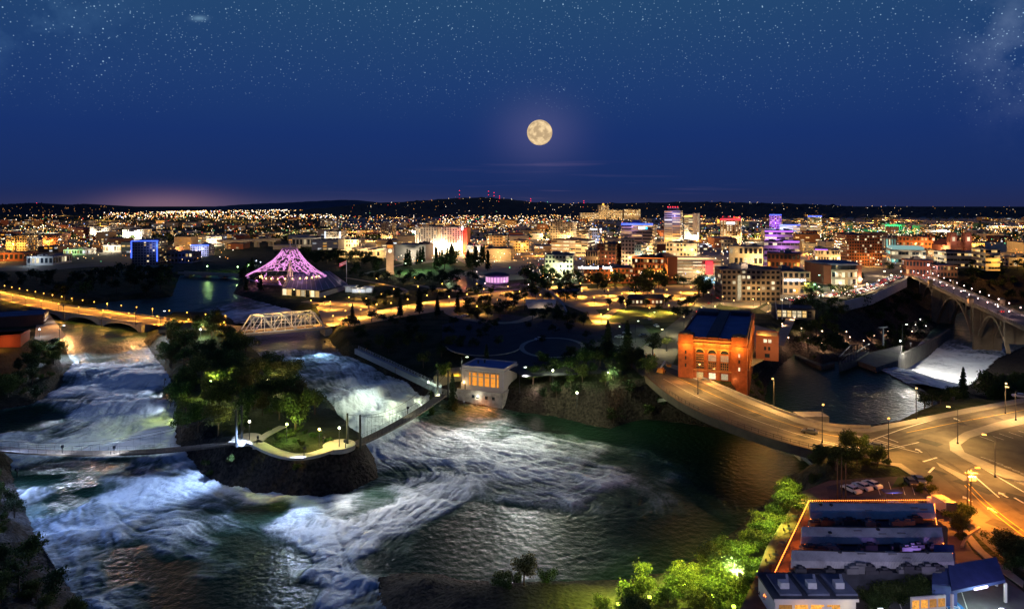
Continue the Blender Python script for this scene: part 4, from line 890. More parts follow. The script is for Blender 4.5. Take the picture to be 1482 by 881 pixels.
r = B_('tall dark tower with banded floors and red roof lights', 965, 993, 305, 356, 32, 'concrete', 'dark', 17, 2, .35, 'mix', 'ribbon', lc=WARM, lp=30000)
w, h, th = r['w'], r['h'], r['th']; MB().box(-w * .3, w * .3, -th * .3, th * .3, h - .4, h + 5).build('penthouse', WALL['blue'], r)
for i in range(5): MB().ball((-w * .3 + i * w * .15, -th * .3, h + 6), 1.1).build('beacon', NEON_RED, r)
light('facade_light', (.4, .3, 1), 14000, (w * .1, -th / 2 - 12, h - 8), r)
r = B_('white bank tower with a blank pale side and amber crown', 993, 1016, 310, 352, 26, 'white', 'grey', 13, 3, .6, 'warm', 'ribbon', lc=WHITE, lp=110000)
w, h, th = r['w'], r['h'], r['th']; MB().box(-w / 2 + 1, w * .1, -th / 2 - .5, -th / 2 - .1, h - 5, h - 2.5).build('sign', emit('sign_amber', (1, .6, .1), 2.5), r); MB().box(w * .15, w / 2 + 1.2, -th / 2 - 1, th / 2, 0, h + 1.5).build('core_wall', WALL['white'], r)
r = B_('red brick office with glowing orange cornice left of the garage', 920, 976, 374, 407, 30, 'redbrick', 'grey', 4, 11, .3, 'warm', lc=GOLD, lp=12000, units=4)
strip_light(r, [((-r['w'] / 2, -r['th'] / 2 - .35, r['h']), (r['w'] / 2, -r['th'] / 2 - .35, r['h'])), ((-r['w'] / 2 - .3, -r['th'] / 2, r['h']), (-r['w'] / 2 - .3, r['th'] / 2, r['h']))], NEON_ORANGE, .5)
r = B_('wide pale parking garage with lit slots and a red glow', 976, 1050, 377, 411, 50, 'cream', 'white', 7, 5, .85, 'cream', 'ribbon', lc=WARM, lp=9000, units=0, yaw=-4)
w, h, th = r['w'], r['h'], r['th']; MB().box(-w / 2 - 5, -w / 2 + 3, -th / 2 - 1, th / 2, 0, h + 3).build('stair_tower', WALL['brick'], r)
MB().box(w / 2 - 13, w / 2 - 7, -th / 2 - .9, -th / 2 - .3, 8, 19).build('sign', NEON_RED, r); light('sign_light', (1, .05, .03), 2500, (w / 2 - 10, -th / 2 - 5, 14), r)
MB().box(w / 2 - 16, w / 2 - 1, -th / 2 - 1.2, -th / 2 - .2, 1, 6).build('entrance', emit('entry_light', (.45, .8, 1), 1.8), r)
for x in (-.3, -.1, .1, .3): light('deck_light', WARM, 5000, (x * w, 0, h + 5), r)
B_('cream lit store above the parking garage', 968, 1022, 352, 372, 34, 'cream', 'dark', 3, 9, .5, 'cream', lc=WARM, lp=26000)
B_('cream flat roofed store right of the garage top', 1061, 1118, 357, 385, 30, 'cream', 'blue', 2, 7, .3, 'warm', lc=WARM, lp=26000)
r = B_('pale tower with a red lit crown and white slots', 1046, 1081, 316, 354, 28, 'tan', 'dark', 12, 7, .5, 'cream', 'slot', lc=WARM, lp=50000)
w, h, th = r['w'], r['h'], r['th']; strip_light(r, [((-w / 2, -th / 2 - .3, h - 2), (w / 2, -th / 2 - .3, h - 2))], NEON_RED, 3.0, 'crown_light'); MB().box(-w * .2, w * .2, -th / 2 - .5, -th / 2 - .1, h - 10, h - 6.5).build('sign', SIGNW, r)
for i in range(4): MB().ball((-w * .4 + i * w * .27, 0, h + 2), 1.3).build('beacon', NEON_RED, r)
B_('brown low block in front of the red crowned tower', 1047, 1073, 347, 362, 24, 'brown', 'dark', 3, 5, .3, 'warm')
r = B_('slim purple lit tower on the downtown skyline', 1116, 1136, 311, 334, 26, 'purple', 'dark', 10, 5, .3, 'purple', 'slot'); light('facade_light', (.45, .15, 1), 60000, (0, -34, 20), r); strip_light(r, [((-r['w'] / 2, -r['th'] / 2 - .3, r['h']), (r['w'] / 2, -r['th'] / 2 - .3, r['h']))], NEON_BLUE, 2.4)
r = B_('tower with blue top right of the purple tower', 1172, 1194, 313, 330, 26, 'tan', 'dark', 9, 7, .5, 'cream', 'ribbon', lc=WARM, lp=26000); strip_light(r, [((-r['w'] / 2, -r['th'] / 2 - .3, r['h']), (r['w'] / 2, -r['th'] / 2 - .3, r['h']))], NEON_BLUE, 3.0)
r = B_('long low block with pale blue lit roofs below the blue topped tower', 1136, 1197, 326, 338, 40, 'white', 'blue', 3, 12, .6, 'white', 'ribbon'); light('facade_light', (.3, .4, 1), 60000, (-40, -40, 14), r); strip_light(r, [((-r['w'] / 2, -r['th'] / 2 - .3, r['h']), (0, -r['th'] / 2 - .3, r['h']))], NEON_BLUE, 2.0)
r = B_('stepped department store lit purple, upper block', 1113, 1160, 335, 368, 34, 'purple', 'dark', 5, 7, .15, 'cream', 'ribbon'); light('facade_light', (.55, .2, .9), 26000, (-8, -28, 18), r); strip_light(r, [((-r['w'] / 2, -r['th'] / 2 - .3, r['h']), (r['w'] / 2, -r['th'] / 2 - .3, r['h']))], NEON_PURPLE, 1.6)
r = B_('lower purple lit wing in front of the department store', 1112, 1169, 350, 383, 26, 'purple', 'dark', 4, 8, .3, 'cream', 'ribbon'); light('facade_light', (.6, .25, .85), 14000, (0, -22, 14), r); strip_light(r, [((2, -r['th'] / 2 - .3, r['h']), (r['w'] / 2, -r['th'] / 2 - .3, r['h']))], NEON_PURPLE, 1.4)
B_('red brick mall wing below the purple wing', 1117, 1172, 367, 400, 26, 'brick', 'blue', 3, 8, .2, 'amber', lc=GOLD, lp=5000)
B_('brick warehouse left of the long avenue', 1165, 1195, 335, 352, 34, 'redbrick', 'dark', 3, 8, .3, 'warm', lc=GOLD, lp=16000)
r = B_('six storey tan office with dark windows behind the brick power station', 1047, 1134, 390, 437, 24, 'tan', 'dark', 6, 12, .12, 'cream', lc=WARM, lp=4500, units=3, yaw=-5)
w, h, th = r['w'], r['h'], r['th']; MB().box(-w / 2 + w * .27, -w / 2 + w * .33, -th / 2 - .5, -th / 2 - .1, 3, h - 4).build('stair_window', WIN['cream'], r); MB().box(-w * .12, w * .0, -4, 3, h - .4, h + 3.4).build('penthouse', WALL['cream'], r); light('roof_light', (1, .75, .6), 900, (-w * .06, -7, h + 3), r)
r = B_('blank tan store with a white sign beside the tan office', 1134, 1178, 393, 427, 30, 'tan', 'brown', 3, 5, .12, 'amber', 'grid', lc=WARM, lp=4500, units=3, yaw=-5)
lettering('NORDSTROM', 2.5, SIGNW, r, (-r['w'] / 2 + 8.5, -r['th'] / 2 - .4, r['h'] - 6.5), name='wall_sign')
B_('big brown brick office block right of the avenue', 1227, 1280, 340, 385, 34, 'brick', 'dark', 10, 14, .22, 'cream', 'grid', lc=GOLD, lp=9000, units=1, yaw=-4)
r = B_('low office with blue purple roofs left of the brown brick block', 1189, 1230, 362, 388, 36, 'cream', 'blue', 3, 9, .3, 'warm', lc=WARM, lp=16000); strip_light(r, [((-r['w'] / 2, -r['th'] / 2 - .3, r['h'] + .2), (0, -r['th'] / 2 - .3, r['h'] + .2))], NEON_PURPLE, .8)
r = B_('small hall with coloured windows right of the brown brick block', 1280, 1309, 344, 362, 26, 'grey', 'dark', 1, 7, 1, 'teal', 'slot', lc=PINK, lp=9000)
r = B_('green lit stadium hall at the foot of the dark hill', 1288, 1314, 325.5, 334, 60, 'white', 'green', 1, 8, .2, 'teal'); light('facade_light', (.02, 1, .25), 400000, (0, -70, 50), r); light('roof_light', (.02, 1, .25), 150000, (0, 0, 60), r)
B_('amber and brick warehouse left of the twin towered church', 1310, 1366, 343, 364, 34, 'redbrick', 'brown', 3, 10, .35, 'warm', lc=GOLD, lp=26000)
B_('long yellow lit warehouse right of the twin towered church', 1401, 1429, 352, 365, 30, 'cream', 'grey', 2, 8, .4, 'amber', lc=GOLD, lp=26000)
r = B_('market hall with glowing glass sawtooth roof', 1302, 1356, 362, 384, 40, 'concrete', 'grey', 2, 10, .7, 'teal', 'ribbon', lc=WHITE, lp=9000, units=0)
for i in range(5): y = -16 + i * 8; MB().add([(-r['w'] / 2 + 1, y, r['h'] - .3), (r['w'] / 2 - 1, y, r['h'] - .3), (r['w'] / 2 - 1, y, r['h'] + 3), (-r['w'] / 2 + 1, y, r['h'] + 3), (-r['w'] / 2 + 1, y + 6, r['h'] - .3), (r['w'] / 2 - 1, y + 6, r['h'] - .3)], [(0, 1, 2, 3), (3, 2, 5, 4), (0, 3, 4), (1, 5, 2)]).build('skylight', emit('skylight_glow', (.5, .9, .85), .45), r)
B_('low dark brick block near the far end of the arch bridge', 1320, 1362, 377, 400, 24, 'brick', 'blue', 2, 8, .15, 'white', lc=PINK, lp=3000)
B_('smaller dark block with a row of porch lights beyond the arch bridge', 1358, 1390, 384, 402, 22, 'darkbrick', 'blue', 2, 6, .1, 'warm', lc=WARM, lp=2500)
B_('long low lit civic building among green trees at the right', 1374, 1432, 365, 388, 28, 'concrete', 'grey', 3, 11, .3, 'warm', 'ribbon', lc=(1, .9, .4), lp=9000)
B_('taller lit end block of the civic building', 1428, 1452, 360, 392, 26, 'cream', 'grey', 4, 5, .5, 'amber', 'ribbon', lc=GOLD, lp=9000)
B_('small lit house at the right edge behind green trees', 1462, 1490, 373, 386, 20, 'cream', 'brown', 2, 4, .4, 'warm', lc=GOLD, lp=5000)
r = B_('white commercial sheds at the far right of the plain', 1352, 1378, 333, 340, 40, 'white', 'white', 1, 8, .8, 'white', lc=WHITE, lp=60000)
# hospital on the hill
for i, (x0, x1, yt, yb, lb_) in enumerate([(839, 866, 308, 316, 'low wing of the hillside hospital, leftmost'), (866, 880, 297, 314, 'tallest block of the hillside hospital with an amber beacon'), (879, 900, 304, 316, 'wide lit block in the middle of the hillside hospital'), (902, 926, 303, 312, 'upper pale block at the right of the hillside hospital')]):
    d = 3400; z0 = H - (yb - HY) * d / F
    rt = empty('hospital_block', ((x0 + x1 - 2 * CX) / 2 * d / F, d, z0), 0, lb_, 'hospital', 'hospital blocks on the hill'); w, h = (x1 - x0) * d / F, (yb - yt) * d / F
    b = MB(); shell(b, w, 40, h, 0, 4, band=.4); b.box(-w / 2, w / 2, -19, 19, -60, 0); b.build('wall', WALL['cream'], rt); MB().box(-w / 2 + 1, w / 2 - 1, -19, 19, h - .5, h - .1).build('roof', ROOF['grey'], rt)
    add_windows(rt, facade(w, 40, h, 5, 8, 'grid', -1)[:40], random.Random(i), .6, 'warm'); light('facade_light', WARM, 60000, (0, -60, 10), rt)
    if i == 1: MB().ball((0, 0, h + 4), 5).build('beacon', emit('beacon_amber', (1, .4, .05), 3), rt)
# twin towered church
c = G(1388, 371); ch = empty('church', (c.x, c.y, 0), 0, 'brick church with two floodlit square towers right of the downtown blocks', 'church')
b = MB(); b.box(-11, 11, 0, 40, 0, 14); b.add([(-11.4, 0, 14), (11.4, 0, 14), (0, 0, 21), (-11.4, 40, 14), (11.4, 40, 14), (0, 40, 21)], [(0, 1, 2), (0, 2, 5, 3), (1, 4, 5, 2), (4, 3, 5)]); b.build('nave', WALL['redbrick'], ch)
for s in (-9.5, 9.5):
    b = MB(); b.box(s - 4, s + 4, -4, 4, 0, 26); b.box(s - 4.5, s + 4.5, -4.5, 4.5, 18, 18.8); b.box(s - 3.2, s + 3.2, -3.2, 3.2, 26, 31)
    for q in (-1, 1):
        for t in (-1, 1): b.add([(s + q * 3.4 - .8, t * 3.4 - .8, 26), (s + q * 3.4 + .8, t * 3.4 - .8, 26), (s + q * 3.4 + .8, t * 3.4 + .8, 26), (s + q * 3.4 - .8, t * 3.4 + .8, 26), (s + q * 3.4, t * 3.4, 32)], [(0, 1, 4), (1, 2, 4), (2, 3, 4), (3, 0, 4)])
    b.build('tower', WALL['redbrick'], ch); MB().box(s - 1.6, s + 1.6, -4.3, -4.02, 20, 25).build('window', WIN['cream'], ch); light('tower_light', (1, .7, .6), 3500, (s, -10, 22), ch)
MB().lathe([(3.2, 0), (3.2, .3)], (0, -.2, 10), 16).build('rose_window', WIN['warm'], ch); light('porch_light', WARM, 2500, (0, -12, 5), ch)
# ---- round fronted library
cA, cB = G(1197, 414), G(1256, 414); c0 = (cA + cB) / 2; Rl = (cB.x - cA.x) / 2; lib = empty('library', (c0.x, c0.y + 22, 0), 0, 'curved glass fronted library with lit floors on the boulevard', 'library')
arc = [(Rl * math.sin(t), -22 * math.cos(t) * .95) for t in np.linspace(-1.25, 1.25, 18)]
for z0, z1 in ((0, 1), (5.2, 7), (11, 13), (16.5, 18)): MB().prism(arc + [(Rl, 22), (-Rl, 22)], z0, z1).build('floor_band', WALL['cream'] if z1 < 17 else ROOF['blue'], lib)
inn = [(x * .96, y * .96) for x, y in arc]
for z0, z1 in ((1, 5.2), (7, 11), (13, 16.5)):
    for k in range(0, 17):
        a, d_ = Vector((inn[k][0], inn[k][1], (z0 + z1) / 2)), Vector((inn[k + 1][0], inn[k + 1][1], (z0 + z1) / 2)); bb = MB(); bb.bar(a, d_, .2, z1 - z0); bb.build('window', WIN[random.choice(['cream', 'warm', 'cream', 'dark'])] if z0 < 12 else WIN['dark'], lib)
MB().box(-Rl, -Rl * .62, -16, 21.5, 1, 16.4).build('wall', WALL['brick'], lib); MB().box(Rl * .75, Rl, -12, 21.5, 1, 16.4).build('wall', WALL['brick'], lib)
light('entrance_light', WARM, 2500, (0, -30, 6), lib)
# ================================================================ landmark buildings
# --- brick power station
BR = mat('station_brick', (.25, .075, .03), .9, 0, .3, .9, .15); STONE = mat('station_stone', (.36, .18, .08), .9, 0, .15, .6)
fl_ = Vector((63.5, 263, 0)); yw = -21.0; w, th, h = 24.5, 72.0, 15.6
ex, ey = Vector((math.cos(R(yw)), math.sin(R(yw)), 0)), Vector((-math.sin(R(yw)), math.cos(R(yw)), 0))
ps = empty('power_station', fl_ + ex * w / 2, R(yw), 'orange lit brick power station with a dark blue roof beside the curved bridge', 'power station')
b = MB(); b.box(-w / 2, w / 2, 0, th, -6, h - 1)
for s in (-1, 1): b.box(s * w / 2 - (.5 if s > 0 else -.0) , s * w / 2 + (0 if s > 0 else .5), .5, th, h - 1, h)
b.box(-w / 2 + .5, w / 2 - .5, th - .5, th, h - 1, h); b.box(-w / 2 + .5, w / 2 - .5, 0, .5, h - 1, h)
for x in (-w / 2 + 2.6, w / 2 - 2.6):                       # corner bays
    b.box(x - 2.75, x + 2.75, -.7, 4.5, -6, h + .9); b.box(x - 3.0, x + 3.0, -1.0, 4.8, h - 3.0, h - 2.5)
for k in range(13):                                     # buttresses along the sides
    y = 7 + k * 5.1; b.box(w / 2, w / 2 + .6, y - .8, y + .8, -6, h - 2.2); b.box(-w / 2 - .6, -w / 2, y - .8, y + .8, -6, h - 2.2)
for i in range(2): x = -w / 2 + 5.6 + i * 0 + (w - 11.2) * (i + 1) / 3; b.box(x - .55, x + .55, -.35, 0, -1, h - 3)
b.build('wall', BR, ps)
b = MB()
for z0, z1, e in ((h - 2.4, h - 2.0, .55), (h - 1.2, h - .8, .5), (3.2, 3.6, .45), (h - 4.3, h - 4.1, .4)): b.box(-w / 2 + 5.4, w / 2 - 5.4, -e, -.01, z0, z1); b.box(w / 2 + .02, w / 2 + .7, 5, th, z0, z1)
for x in (-w / 2 + 2.6, w / 2 - 2.6): b.lathe([(2.7, 0), (2.6, .5), (.1, 1.2)], (x, 1.9, h + .8), 12)
for k in range(26): b.box(-w / 2 + 5.6 + k * .52, -w / 2 + 5.85 + k * .52, -.5, -.02, h - 2.9, h - 2.4)
b.build('cornice', STONE, ps)
MB().box(-w / 2 + .55, w / 2 - .55, .55, th - .55, h - .98, h - .6).build('roof', mat('station_roof', (.09, .13, .26), .7, 0, .2, .15), ps)
MB().box(-2.2, 2.2, .8, th - 1, h - .58, h + .5).build('roof_monitor', ROOF['dark'], ps)
for x0, x1, y0, y1 in ((-w / 2 + .6, -2.5, 58, 70), (3, 11, 62, 70), (-11, -9.5, 10, 14)): MB().box(x0, x1, y0, y1, h - .58, h + (1.2 if y0 > 50 else .3)).build('roof_unit', ROOF['dark'], ps)
strip_light(ps, [((w / 2 - .25, 6, h + .12), (w / 2 - .25, th - 1, h + .12))], emit('roof_green', (.03, .62, .2), .75), .35)
gx = (w - 11.2) / 3
for i in range(3):
    x = -w / 2 + 5.6 + gx * (i + .5); fr = MB()
    for zz0, zz1, m in ((3.9, 6.6, 'dark'), (7.0, 9.4, ['dark', 'cream', 'cream'][i])):
        wm = MB(); wm.box(x - 1.45, x + 1.45, -.12, -.02, zz0, zz1); wd = wm.build('window', WIN[m], ps)
        fr = MB()
        for q in range(5): fr.box(x - 1.5 + q * .72, x - 1.38 + q * .72, -.2, -.13, zz0, zz1)
        for q in range(4): fr.box(x - 1.5, x + 1.5, -.22, -.14, zz0 - .1 + q * (zz1 - zz0) / 3, zz0 + .05 + q * (zz1 - zz0) / 3)
        fr.build('window_frame', STONE, wd)
    am = MB(); am.add([(x + 1.45 * math.cos(t), -.1, 9.9 + 1.3 * math.sin(t)) for t in np.linspace(0, math.pi, 13)], [list(range(13))]); am.build('arch_window', GLASS, ps)
    am = MB()
    for t0, t1 in zip(np.linspace(0, math.pi, 13)[:-1], np.linspace(0, math.pi, 13)[1:]): am.bar((x + 1.65 * math.cos(t0), -.18, 9.9 + 1.5 * math.sin(t0)), (x + 1.65 * math.cos(t1), -.18, 9.9 + 1.5 * math.sin(t1)), .36)
    am.build('arch_trim', STONE, ps)
    MB().box(x - 1.2, x + 1.2, -.08, -.02, .3, 2.5).build('window', WIN['cream' if i else 'warm'], ps)
for x in (-w / 2 + 2.6, w / 2 - 2.6):
    for z, on in ((4.2, 'cream'), (7.0, 'dark'), (9.2, 'cream')): MB().box(x - .3, x + .3, -.78, -.72, z, z + 1.3).build('window', WIN[on if x > 0 else 'dark'], ps)
for k in range(12):
    y = 9.6 + k * 5.1
    for z in (4.5, 8.5): MB().box(w / 2 + .02, w / 2 + .1, y - 1.1, y + 1.1, z, z + 2.8).build('window', GLASS, ps)
for x in (-9.5, -4.5, 0, 4.5, 9.5): light('facade_light', (1, .43, .06), 1900, (x, -2.6, h - 3.2), ps, radius=.3)
for x in (-11, 0, 11): light('facade_light', (1, .36, .08), 1100, (x, -8, 2), ps, radius=.4)
for x in (-6, 1, 8): light('ground_light', (1, .7, .35), 90, (x, -1.6, 1.0), ps)
for y in (4, 16, 30, 46, 62): light('facade_light', (1, .45, .06), 4200, (w / 2 + 5, y, h - 4), ps, radius=.4)
an = empty('annex', fl_ + ex * (w + 6.5) + ey * 50, R(yw), 'small red brick annex with a grey roof at the far side of the power station', 'annex')
b = MB(); shell(b, 9, 12, 10.5, -.5, 3, band=.08); b.build('wall', WALL['redbrick'], an); MB().box(-4.05, 4.05, -5.55, 5.55, 9.4, 9.7).build('roof', ROOF['grey'], an)
add_windows(an, [(-.8, -6.05, 4.6, .9, 1.5, 0), (.8, -6.05, 4.6, .9, 1.5, 0), (-.8, -6.05, 7.8, 1.3, 1.4, 0), (1, -6.05, 7.8, 1.3, 1.4, 0), (0, -6.05, 1.6, 2, 1.6, 0)], random.Random(2), .5, 'cream')
light('yard_light', (1, .8, .45), 2600, (4, -16, 6), an)
# --- white powerhouse at the foot of the middle falls
PW = mat('powerhouse_plaster', (.56, .50, .46), .85, 0, .07, .3); WC = mat('weathered_concrete', (.40, .37, .33), .95, 0, .38, .45, .15)
Rc = Vector((-3.2, 270.5, 0)); yw = -22.0; w, th = 18.5, 14.0
ex, ey = Vector((math.cos(R(yw)), math.sin(R(yw)), 0)), Vector((-math.sin(R(yw)), math.cos(R(yw)), 0))
ph = empty('powerhouse', Rc - ex * w / 2 + Vector((0, 0, -15)), R(yw), 'white stone powerhouse with tall glowing orange windows above the river', 'powerhouse')
z1, z2 = 7.6, 16.2
MB().box(-w / 2 - .6, w / 2 + .6, -2.8, th, -3, z1 - 1.2).build('base', WC, ph)
b = MB(); b.box(-w / 2, w / 2, 0, th, z1 - 1.2, z2 - .8)
for a in ((-w / 2, w / 2, 0, .4), (-w / 2, w / 2, th - .4, th), (-w / 2, -w / 2 + .4, .4, th - .4), (w / 2 - .4, w / 2, .4, th - .4)): b.box(*a, z2 - .8, z2)
b.box(-w / 2 - .45, w / 2 + .45, -.45, th + .45, z2 - 1.5, z2 - 1.1)
for x in (-w / 2 + .7, w / 2 - .7): b.box(x - .75, x + .75, -.18, .0, z1 - 1, z2 - 1.5)
b.build('wall', PW, ph)
b = MB(); b.box(-w / 2 - .6, w / 2 + .6, -2.8, -2.3, z1 - 1.2, z1 - .2); b.box(w / 2 + .1, w / 2 + .6, -2.3, th, z1 - 1.2, z1 - .2); b.build('parapet', WC, ph)
MB().box(-w / 2 + .42, w / 2 - .42, .42, th - .42, z2 - .78, z2 - .5).build('roof', mat('blue_roof', (.14, .2, .42), .7, 0, .12, .3), ph)
for x, y in ((-3, 9), (-5, 7)): MB().lathe([(.35, 0), (.35, .9), (.5, .9), (.5, 1.2), (.05, 1.4)], (x, y, z2 - .5), 8).build('roof_vent', STEEL, ph)
xs = [(-5.4, .7), (-3.3, 1.9), (-.6, 1.9), (2.1, 1.9), (4.7, 1.9), (6.7, .8)]
for x, ww in xs:
    for za, zb in ((z1 + 1.0, z1 + 4.4), (z1 + 4.75, z1 + 6.1)):
        wd = MB().box(x - ww / 2, x + ww / 2, -.1, -.02, za, zb).build('window', emit('powerhouse_glow', (1, .34, .02), 1.25, True), ph)
        b = MB(); nb_ = 3 if ww > 1 else 1
        for q in range(nb_ + 1): b.box(x - ww / 2 - .05 + q * ww / nb_, x - ww / 2 + .05 + q * ww / nb_, -.18, -.11, za, zb)
        for q in range(3): zq = za + (zb - za) * q / 2; b.box(x - ww / 2, x + ww / 2, -.19, -.12, zq - .05, zq + .05)
        b.build('glazing_bar', mat('bar_paint', (.35, .16, .06), .7), wd)
LET = mat('frieze_letter', (.22, .17, .15), .9)
lettering('THE WASHINGTON WATER POWER CO', .82, LET, ph, (0, -.05, z2 - 2.1), name='frieze_lettering')
lettering('UPPER FALLS POWER PLANT', .5, LET, ph, (0, -.05, z2 - 2.9), name='frieze_lettering')
MB().box(-w / 2 + .9, -w / 2 + 2.0, -.08, -.02, z1 - 1, z1 + 1.2).build('door', STEEL, ph)
MB().ball((-w / 2 + 1.4, -.5, z1 + 2.0), .28).build('wall_lamp', glow((1, .75, .35), 16), ph); light('lamp_light', (1, .6, .2), 160, (-w / 2 + 1.4, -1.2, z1 + 1.9), ph)
MB().ball((-.5, -3.2, z1 - 2.2), .3).build('wall_lamp', glow((1, 1, .85), 16), ph); light('lamp_light', (1, .95, .7), 260, (-.5, -4.0, z1 - 2.3), ph)
for x in (-2.6, -.8, 3, 6): MB().box(x - .6, x + .6, -2.86, -2.81, 4.4, 5.6).build('window', GLASS, ph)
b = MB(); b.box(-w / 2 - 8, -w / 2 - .6, -2.6, 4, -3, z1 - 2.2); b.box(-w / 2 - 8, -w / 2 - .6, -2.6, -2.2, z1 - 2.2, z1 - 1.2); b.lathe([(2.3, -3), (2.3, 5.2), (2.5, 5.2), (2.5, 6.0), (.1, 6.0)], (-w / 2 - 9, -1.6, 0), 14); b.build('wing_wall', WC, ph)
tag(MB().prism([Rc - ex * w + ey * 4 - ex * a_ + ey * b_ for a_, b_ in ((0, 0), (12, -5), (15, 6), (9, 14), (0, 10))], -8, -4.2).build('powerhouse_terrace', SAND), kind='structure')
light('window_spill', (1, .26, .02), 15000, (1.5, -5.5, z1 + 2.5), ph, 'SPOT', .5, 120).rotation_euler = (R(-28), 0, 0)  # added spot, stands in for window light on the water
light('facade_wash', (1, .82, .74), 1500, (0, -16, 12), ph, radius=1); light('facade_wash', (1, .8, .72), 900, (w / 2 + 12, 4, 9), ph, radius=1); light('terrace_light', (1, .68, .05), 1300, (-w / 2 - 4.5, 3, z1 + 4.5), ph)
# --- clock tower
c = G(564.3, 397); ct = empty('clock_tower', (c.x, c.y, 0), R(12), 'slender stone clock tower with a pointed roof and glowing belfry', 'clock tower'); CT = mat('tower_stone', (.42, .33, .24), .9, 0, .12, .3)
b = MB(); b.box(-3.4, 3.4, -3.4, 3.4, 0, 25); b.box(-3.9, 3.9, -3.9, 3.9, 0, 2.5); b.box(-3.7, 3.7, -3.7, 3.7, 19.6, 20.1); b.box(-3.8, 3.8, -3.8, 3.8, 24.6, 25.2)
for s in (-1, 1):
    for t in (-1, 1): b.box(s * 3 - .5, s * 3 + .5, t * 3 - .5, t * 3 + .5, 25.2, 28)
b.box(-3.8, 3.8, -3.8, 3.8, 28, 28.6); b.build('shaft', CT, ct)
MB().add([(-4, -4, 28.6), (4, -4, 28.6), (4, 4, 28.6), (-4, 4, 28.6), (0, 0, 35)], [(0, 1, 4), (1, 2, 4), (2, 3, 4), (3, 0, 4), (3, 2, 1, 0)]).build('spire_roof', mat('tower_tile', (.16, .07, .04), .8), ct)
MB().box(-2.4, 2.4, -2.4, 2.4, 25.3, 27.9).build('belfry_glow', emit('belfry', (1, .3, .03), 1.1), ct)
for rz in (0, 90, 180, 270):
    o = MB().lathe([(.01, 0), (1.9, 0), (1.9, .15)], n=20).build('clock_face', emit('clock_white', (1, .85, .6), 1.4), ct); o.rotation_euler = (R(90), 0, R(rz)); o.location = Matrix.Rotation(R(rz), 3, 'Z') @ Vector((0, -3.42, 22.4))
    b = MB(); b.bar((0, 0, 0), (0, 1.3, 0), .2); b.bar((0, 0, 0), (.8, .3, 0), .24); hnd = b.build('clock_hands', STEEL, o); hnd.location = (0, 0, .2)
light('tower_light', (1, .64, .34), 7500, (-3, -14, 6), ct); light('tower_light', (1, .66, .38), 3500, (8, -11, 18), ct)
# --- cable net pavilion lit pink
PC = G(420, 411); pv = empty('pavilion', (PC.x, PC.y, 0), 0, 'cone shaped cable net pavilion glowing pink over the park', 'pavilion')
ztop, rt_, rb_ = 29.5, 6.0, 35.0
PKM = mat('pavilion_cable', (.55, .42, .55), .5, .2, .1, 1)
def prof(t): return rt_ + (rb_ - rt_) * (.42 * t + .58 * t ** 2.1), ztop - (ztop - 5) * t
def npt(a, t):
    r, z = prof(t); z += 4.0 * t * math.cos(a - 2.6); return Vector((r * math.cos(a), r * .92 * math.sin(a), z))
b = MB()
for k in range(36):
    a = k * 2 * math.pi / 36; P = [npt(a, t) for t in np.linspace(0, 1, 9)]; b.tube(P, .04, 3, False)
for t in np.linspace(.1, 1, 10):
    P = [npt(a, t) for a in np.linspace(0, 2 * math.pi, 49)]; b.tube(P, .04 if t < .99 else .3, 3, False)
b.build('cable_net', PKM, pv)
b = MB(); b.tube([(0, 0, 0), (0, 0, ztop + 7)], [.9, .5], 8); b.bar((-3, 0, 0), (0, 0, 22), .5); b.bar((3, 0, 0), (0, 0, 22), .5); b.build('mast', mat('mast_paint', (.6, .55, .62), .6), pv)
b = MB(); b.lathe([(rt_ - .3, -.6), (rt_ + .3, -.6), (rt_ + .3, .7), (rt_ - .3, .7), (rt_ - .3, -.6)], (0, 0, ztop), 24)
for k in range(12): a = k * math.pi / 6; b.bar((0, 0, ztop), (rt_ * math.cos(a), rt_ * math.sin(a), ztop), .3)
b.build('top_ring', PKM, pv)
LED = emit('led_pink', (1, .38, .90), 1.0); rd = random.Random(4); tubes = []
for _ in range(430):
    t = rd.random() ** .8 * .98; a = rd.uniform(0, 2 * math.pi)
    if math.sin(a) < -.2 and t > .62 and rd.random() < .75: continue
    da, dt = (.16 if rd.random() < .5 else -.16) * (1 - .55 * t), rd.choice((.05, .075, .09)); p, q = npt(a, t), npt(a + da, min(t + dt, 1)); tubes.append((p, q))
for k in range(24): a = k * 2 * math.pi / 24; tubes.append((npt(a, .5), npt(a, .62)))
tubes.sort(key=lambda s: s[0].y)
for p, q in tubes[:96]: MB().bar(p, q, .42).build('light_tube', LED, pv)
b = MB()
for p, q in tubes[96:]: b.bar(p, q, .42)
for k in (-1, 0): 
    P = [npt(math.pi + .35 if k else -.25, t) for t in np.linspace(0, 1, 9)]; b.tube(P, .3, 4)
tag(b.build('light_tubes', LED, pv), kind='stuff')
b = MB(); b.lathe([(27, 0), (27, 2.2), (22, 5.5), (22, 0)], n=40); b.build('seating_ring', WALL['brown'], pv)
b = MB()
for k in range(14): a = math.pi + k * math.pi / 13; b.ball((24 * math.cos(a), 22 * math.sin(a), 6.6), .45)
b.build('festoon', glow((1, .6, .15), 14), pv)
light('ring_light', (1, .55, .12), 5000, (0, -14, 9), pv); light('ring_light', (1, .55, .12), 3500, (-14, -8, 8), pv); light('ring_light', (1, .55, .12), 3500, (15, -6, 8), pv)
light('pink_wash', (.9, .3, .9), 2500, (0, 4, 16), pv); light('pink_wash', (1, .35, .8), 4000, (-22, -18, 7), pv); light('pink_wash', (.7, .4, 1), 1200, (14, -22, 14), pv)
P = GL([(408,427),(462,431),(503,418),(476,402),(420,404)]); cc = P[0].copy()
vs = empty('pavilion_hall', cc, 0, 'low hall with a ribbed dark sloping roof and glazed front before the pink pavilion', 'hall')
Lp = [p - cc for p in P]
